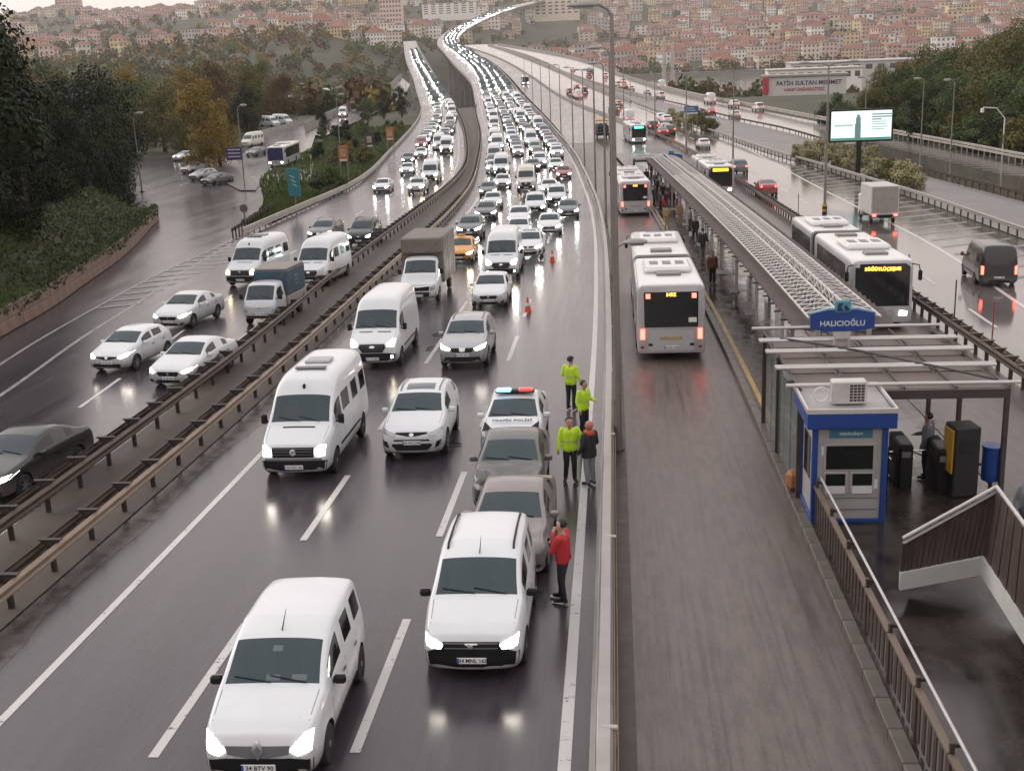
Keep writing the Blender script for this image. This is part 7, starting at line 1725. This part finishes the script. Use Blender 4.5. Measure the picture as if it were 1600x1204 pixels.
lettering('FATİH SULTAN MEHMET', 1.55, M('navy sign lettering', (.03, .03, .06), .5, var=0), bd_, (1.2, -4.06, c.z-z0+1.5), ext=.03); lettering('VAKIF ÜNİVERSİTESİ', 1.15, M('red sign lettering', (.35, .04, .04), .5, var=0), bd_, (0, -4.06, c.z-z0-.2), ext=.03)
MB().bbox((-10.2, -4.5, 2.2), (1.6, .6, 4.4), .1).build('red_totem', M('red totem', (.42, .03, .05), .5), bd_)
c = at_depth(1360, 95, 620); block('market_hall', 'long low hall with pale flat roof beyond the right tree bank', c.x, 620, 78, 30, 5, c.z-5, m_wallc[4], M('pale metal roof', (.40, .38, .40), .5, .2), 1, 14, -.05)
c = at_depth(1270, 108, 560); block('market_hall', 'pale waterside hall in front of the long low hall', c.x, 560, 40, 18, 5, c.z-5, m_wallc[2], M('cream metal roof', (.45, .40, .34), .5), 1, 10, -.05)
c = at_depth(1038, 116, 700)
for dx, hh in ((0, 20), (4.5, 16)):
    o = MB().lathe([(1.3, -4), (1.1, 0), (.8, hh*.85), (1.0, hh*.86), (.4, hh)], (0, 0, 0), 12).build('tower', M('pale tower', (.46, .40, .35), .7)); o.location = (c.x+dx, 700, c.z); tag(o, 'slender pale tower on the waterside' if dx == 0 else 'shorter pale tower beside the slender one', 'tower')
o = block('quay_wall', 'dark quay wall and road along the far side of the water', 260, 985, 700, 4, 3.2, -20, m_parap, m_parap, 1, 1); 
for q in [q for q in kids(o) if q.name.startswith('window')]: bpy.data.objects.remove(q)
for x, y, Y, w, h, mi, lab in ((612, 18, 1500, 26, 26, 1, 'tall orange pink block above the bridge end'), (702, 14, 1650, 70, 14, 2, 'long pale building above the far end of the bridge'), (30, 28, 2100, 40, 16, 0, 'cream block on the left skyline'), (108, 10, 2300, 46, 30, 5, 'big rose block on the left skyline'), (870, 10, 1700, 60, 22, 0, 'wide cream apartment block above the bridge end'), (1500, 22, 1500, 30, 20, 3, 'ochre block on the right hillside')):
    c = at_depth(x, y, Y); block('apartment_building', lab, c.x, Y, w, 16, h, c.z-h/2, m_wallc[mi], m_roofc[2], 5, 7)
# parked cars in the valley
for i in range(30):
    p = px(rt.uniform(440, 600), rt.uniform(140, 158)); 
    if p.x < eA(p.y)-6: far_vehicle(p.x, p.y, rt.uniform(-1, 1), 'parked on the open ground beside the service lane', 'cars parked in the valley', False, None, None, m_lampoff)
# ---- the hazy air over the valley
mh = bpy.data.materials.new('haze'); mh.use_nodes = True; hn = mh.node_tree; hn.nodes.clear(); pv = hn.nodes.new('ShaderNodeVolumePrincipled'); ho = hn.nodes.new('ShaderNodeOutputMaterial')
pv.inputs['Color'].default_value = (.97, .91, .88, 1); pv.inputs['Density'].default_value = .00012; pv.inputs['Anisotropy'].default_value = .2; hn.links.new(pv.outputs[0], ho.inputs['Volume'])
HZ0 = max(o_.location.z+45 for o_ in COL.objects if o_.name.startswith(('house', 'apartment')))
HZ0 = max(HZ0, max(v_.co.z for v_ in bpy.data.objects['far_town'].data.vertices))+5
print('HAZE TOP', HZ0)
o = MB().box((0, 1690, HZ0/2-15), (5300, 3540, HZ0+90)).build('haze', mh); o['kind'] = 'stuff'; o['label'] = 'pale evening haze over the valley and the far hillside'
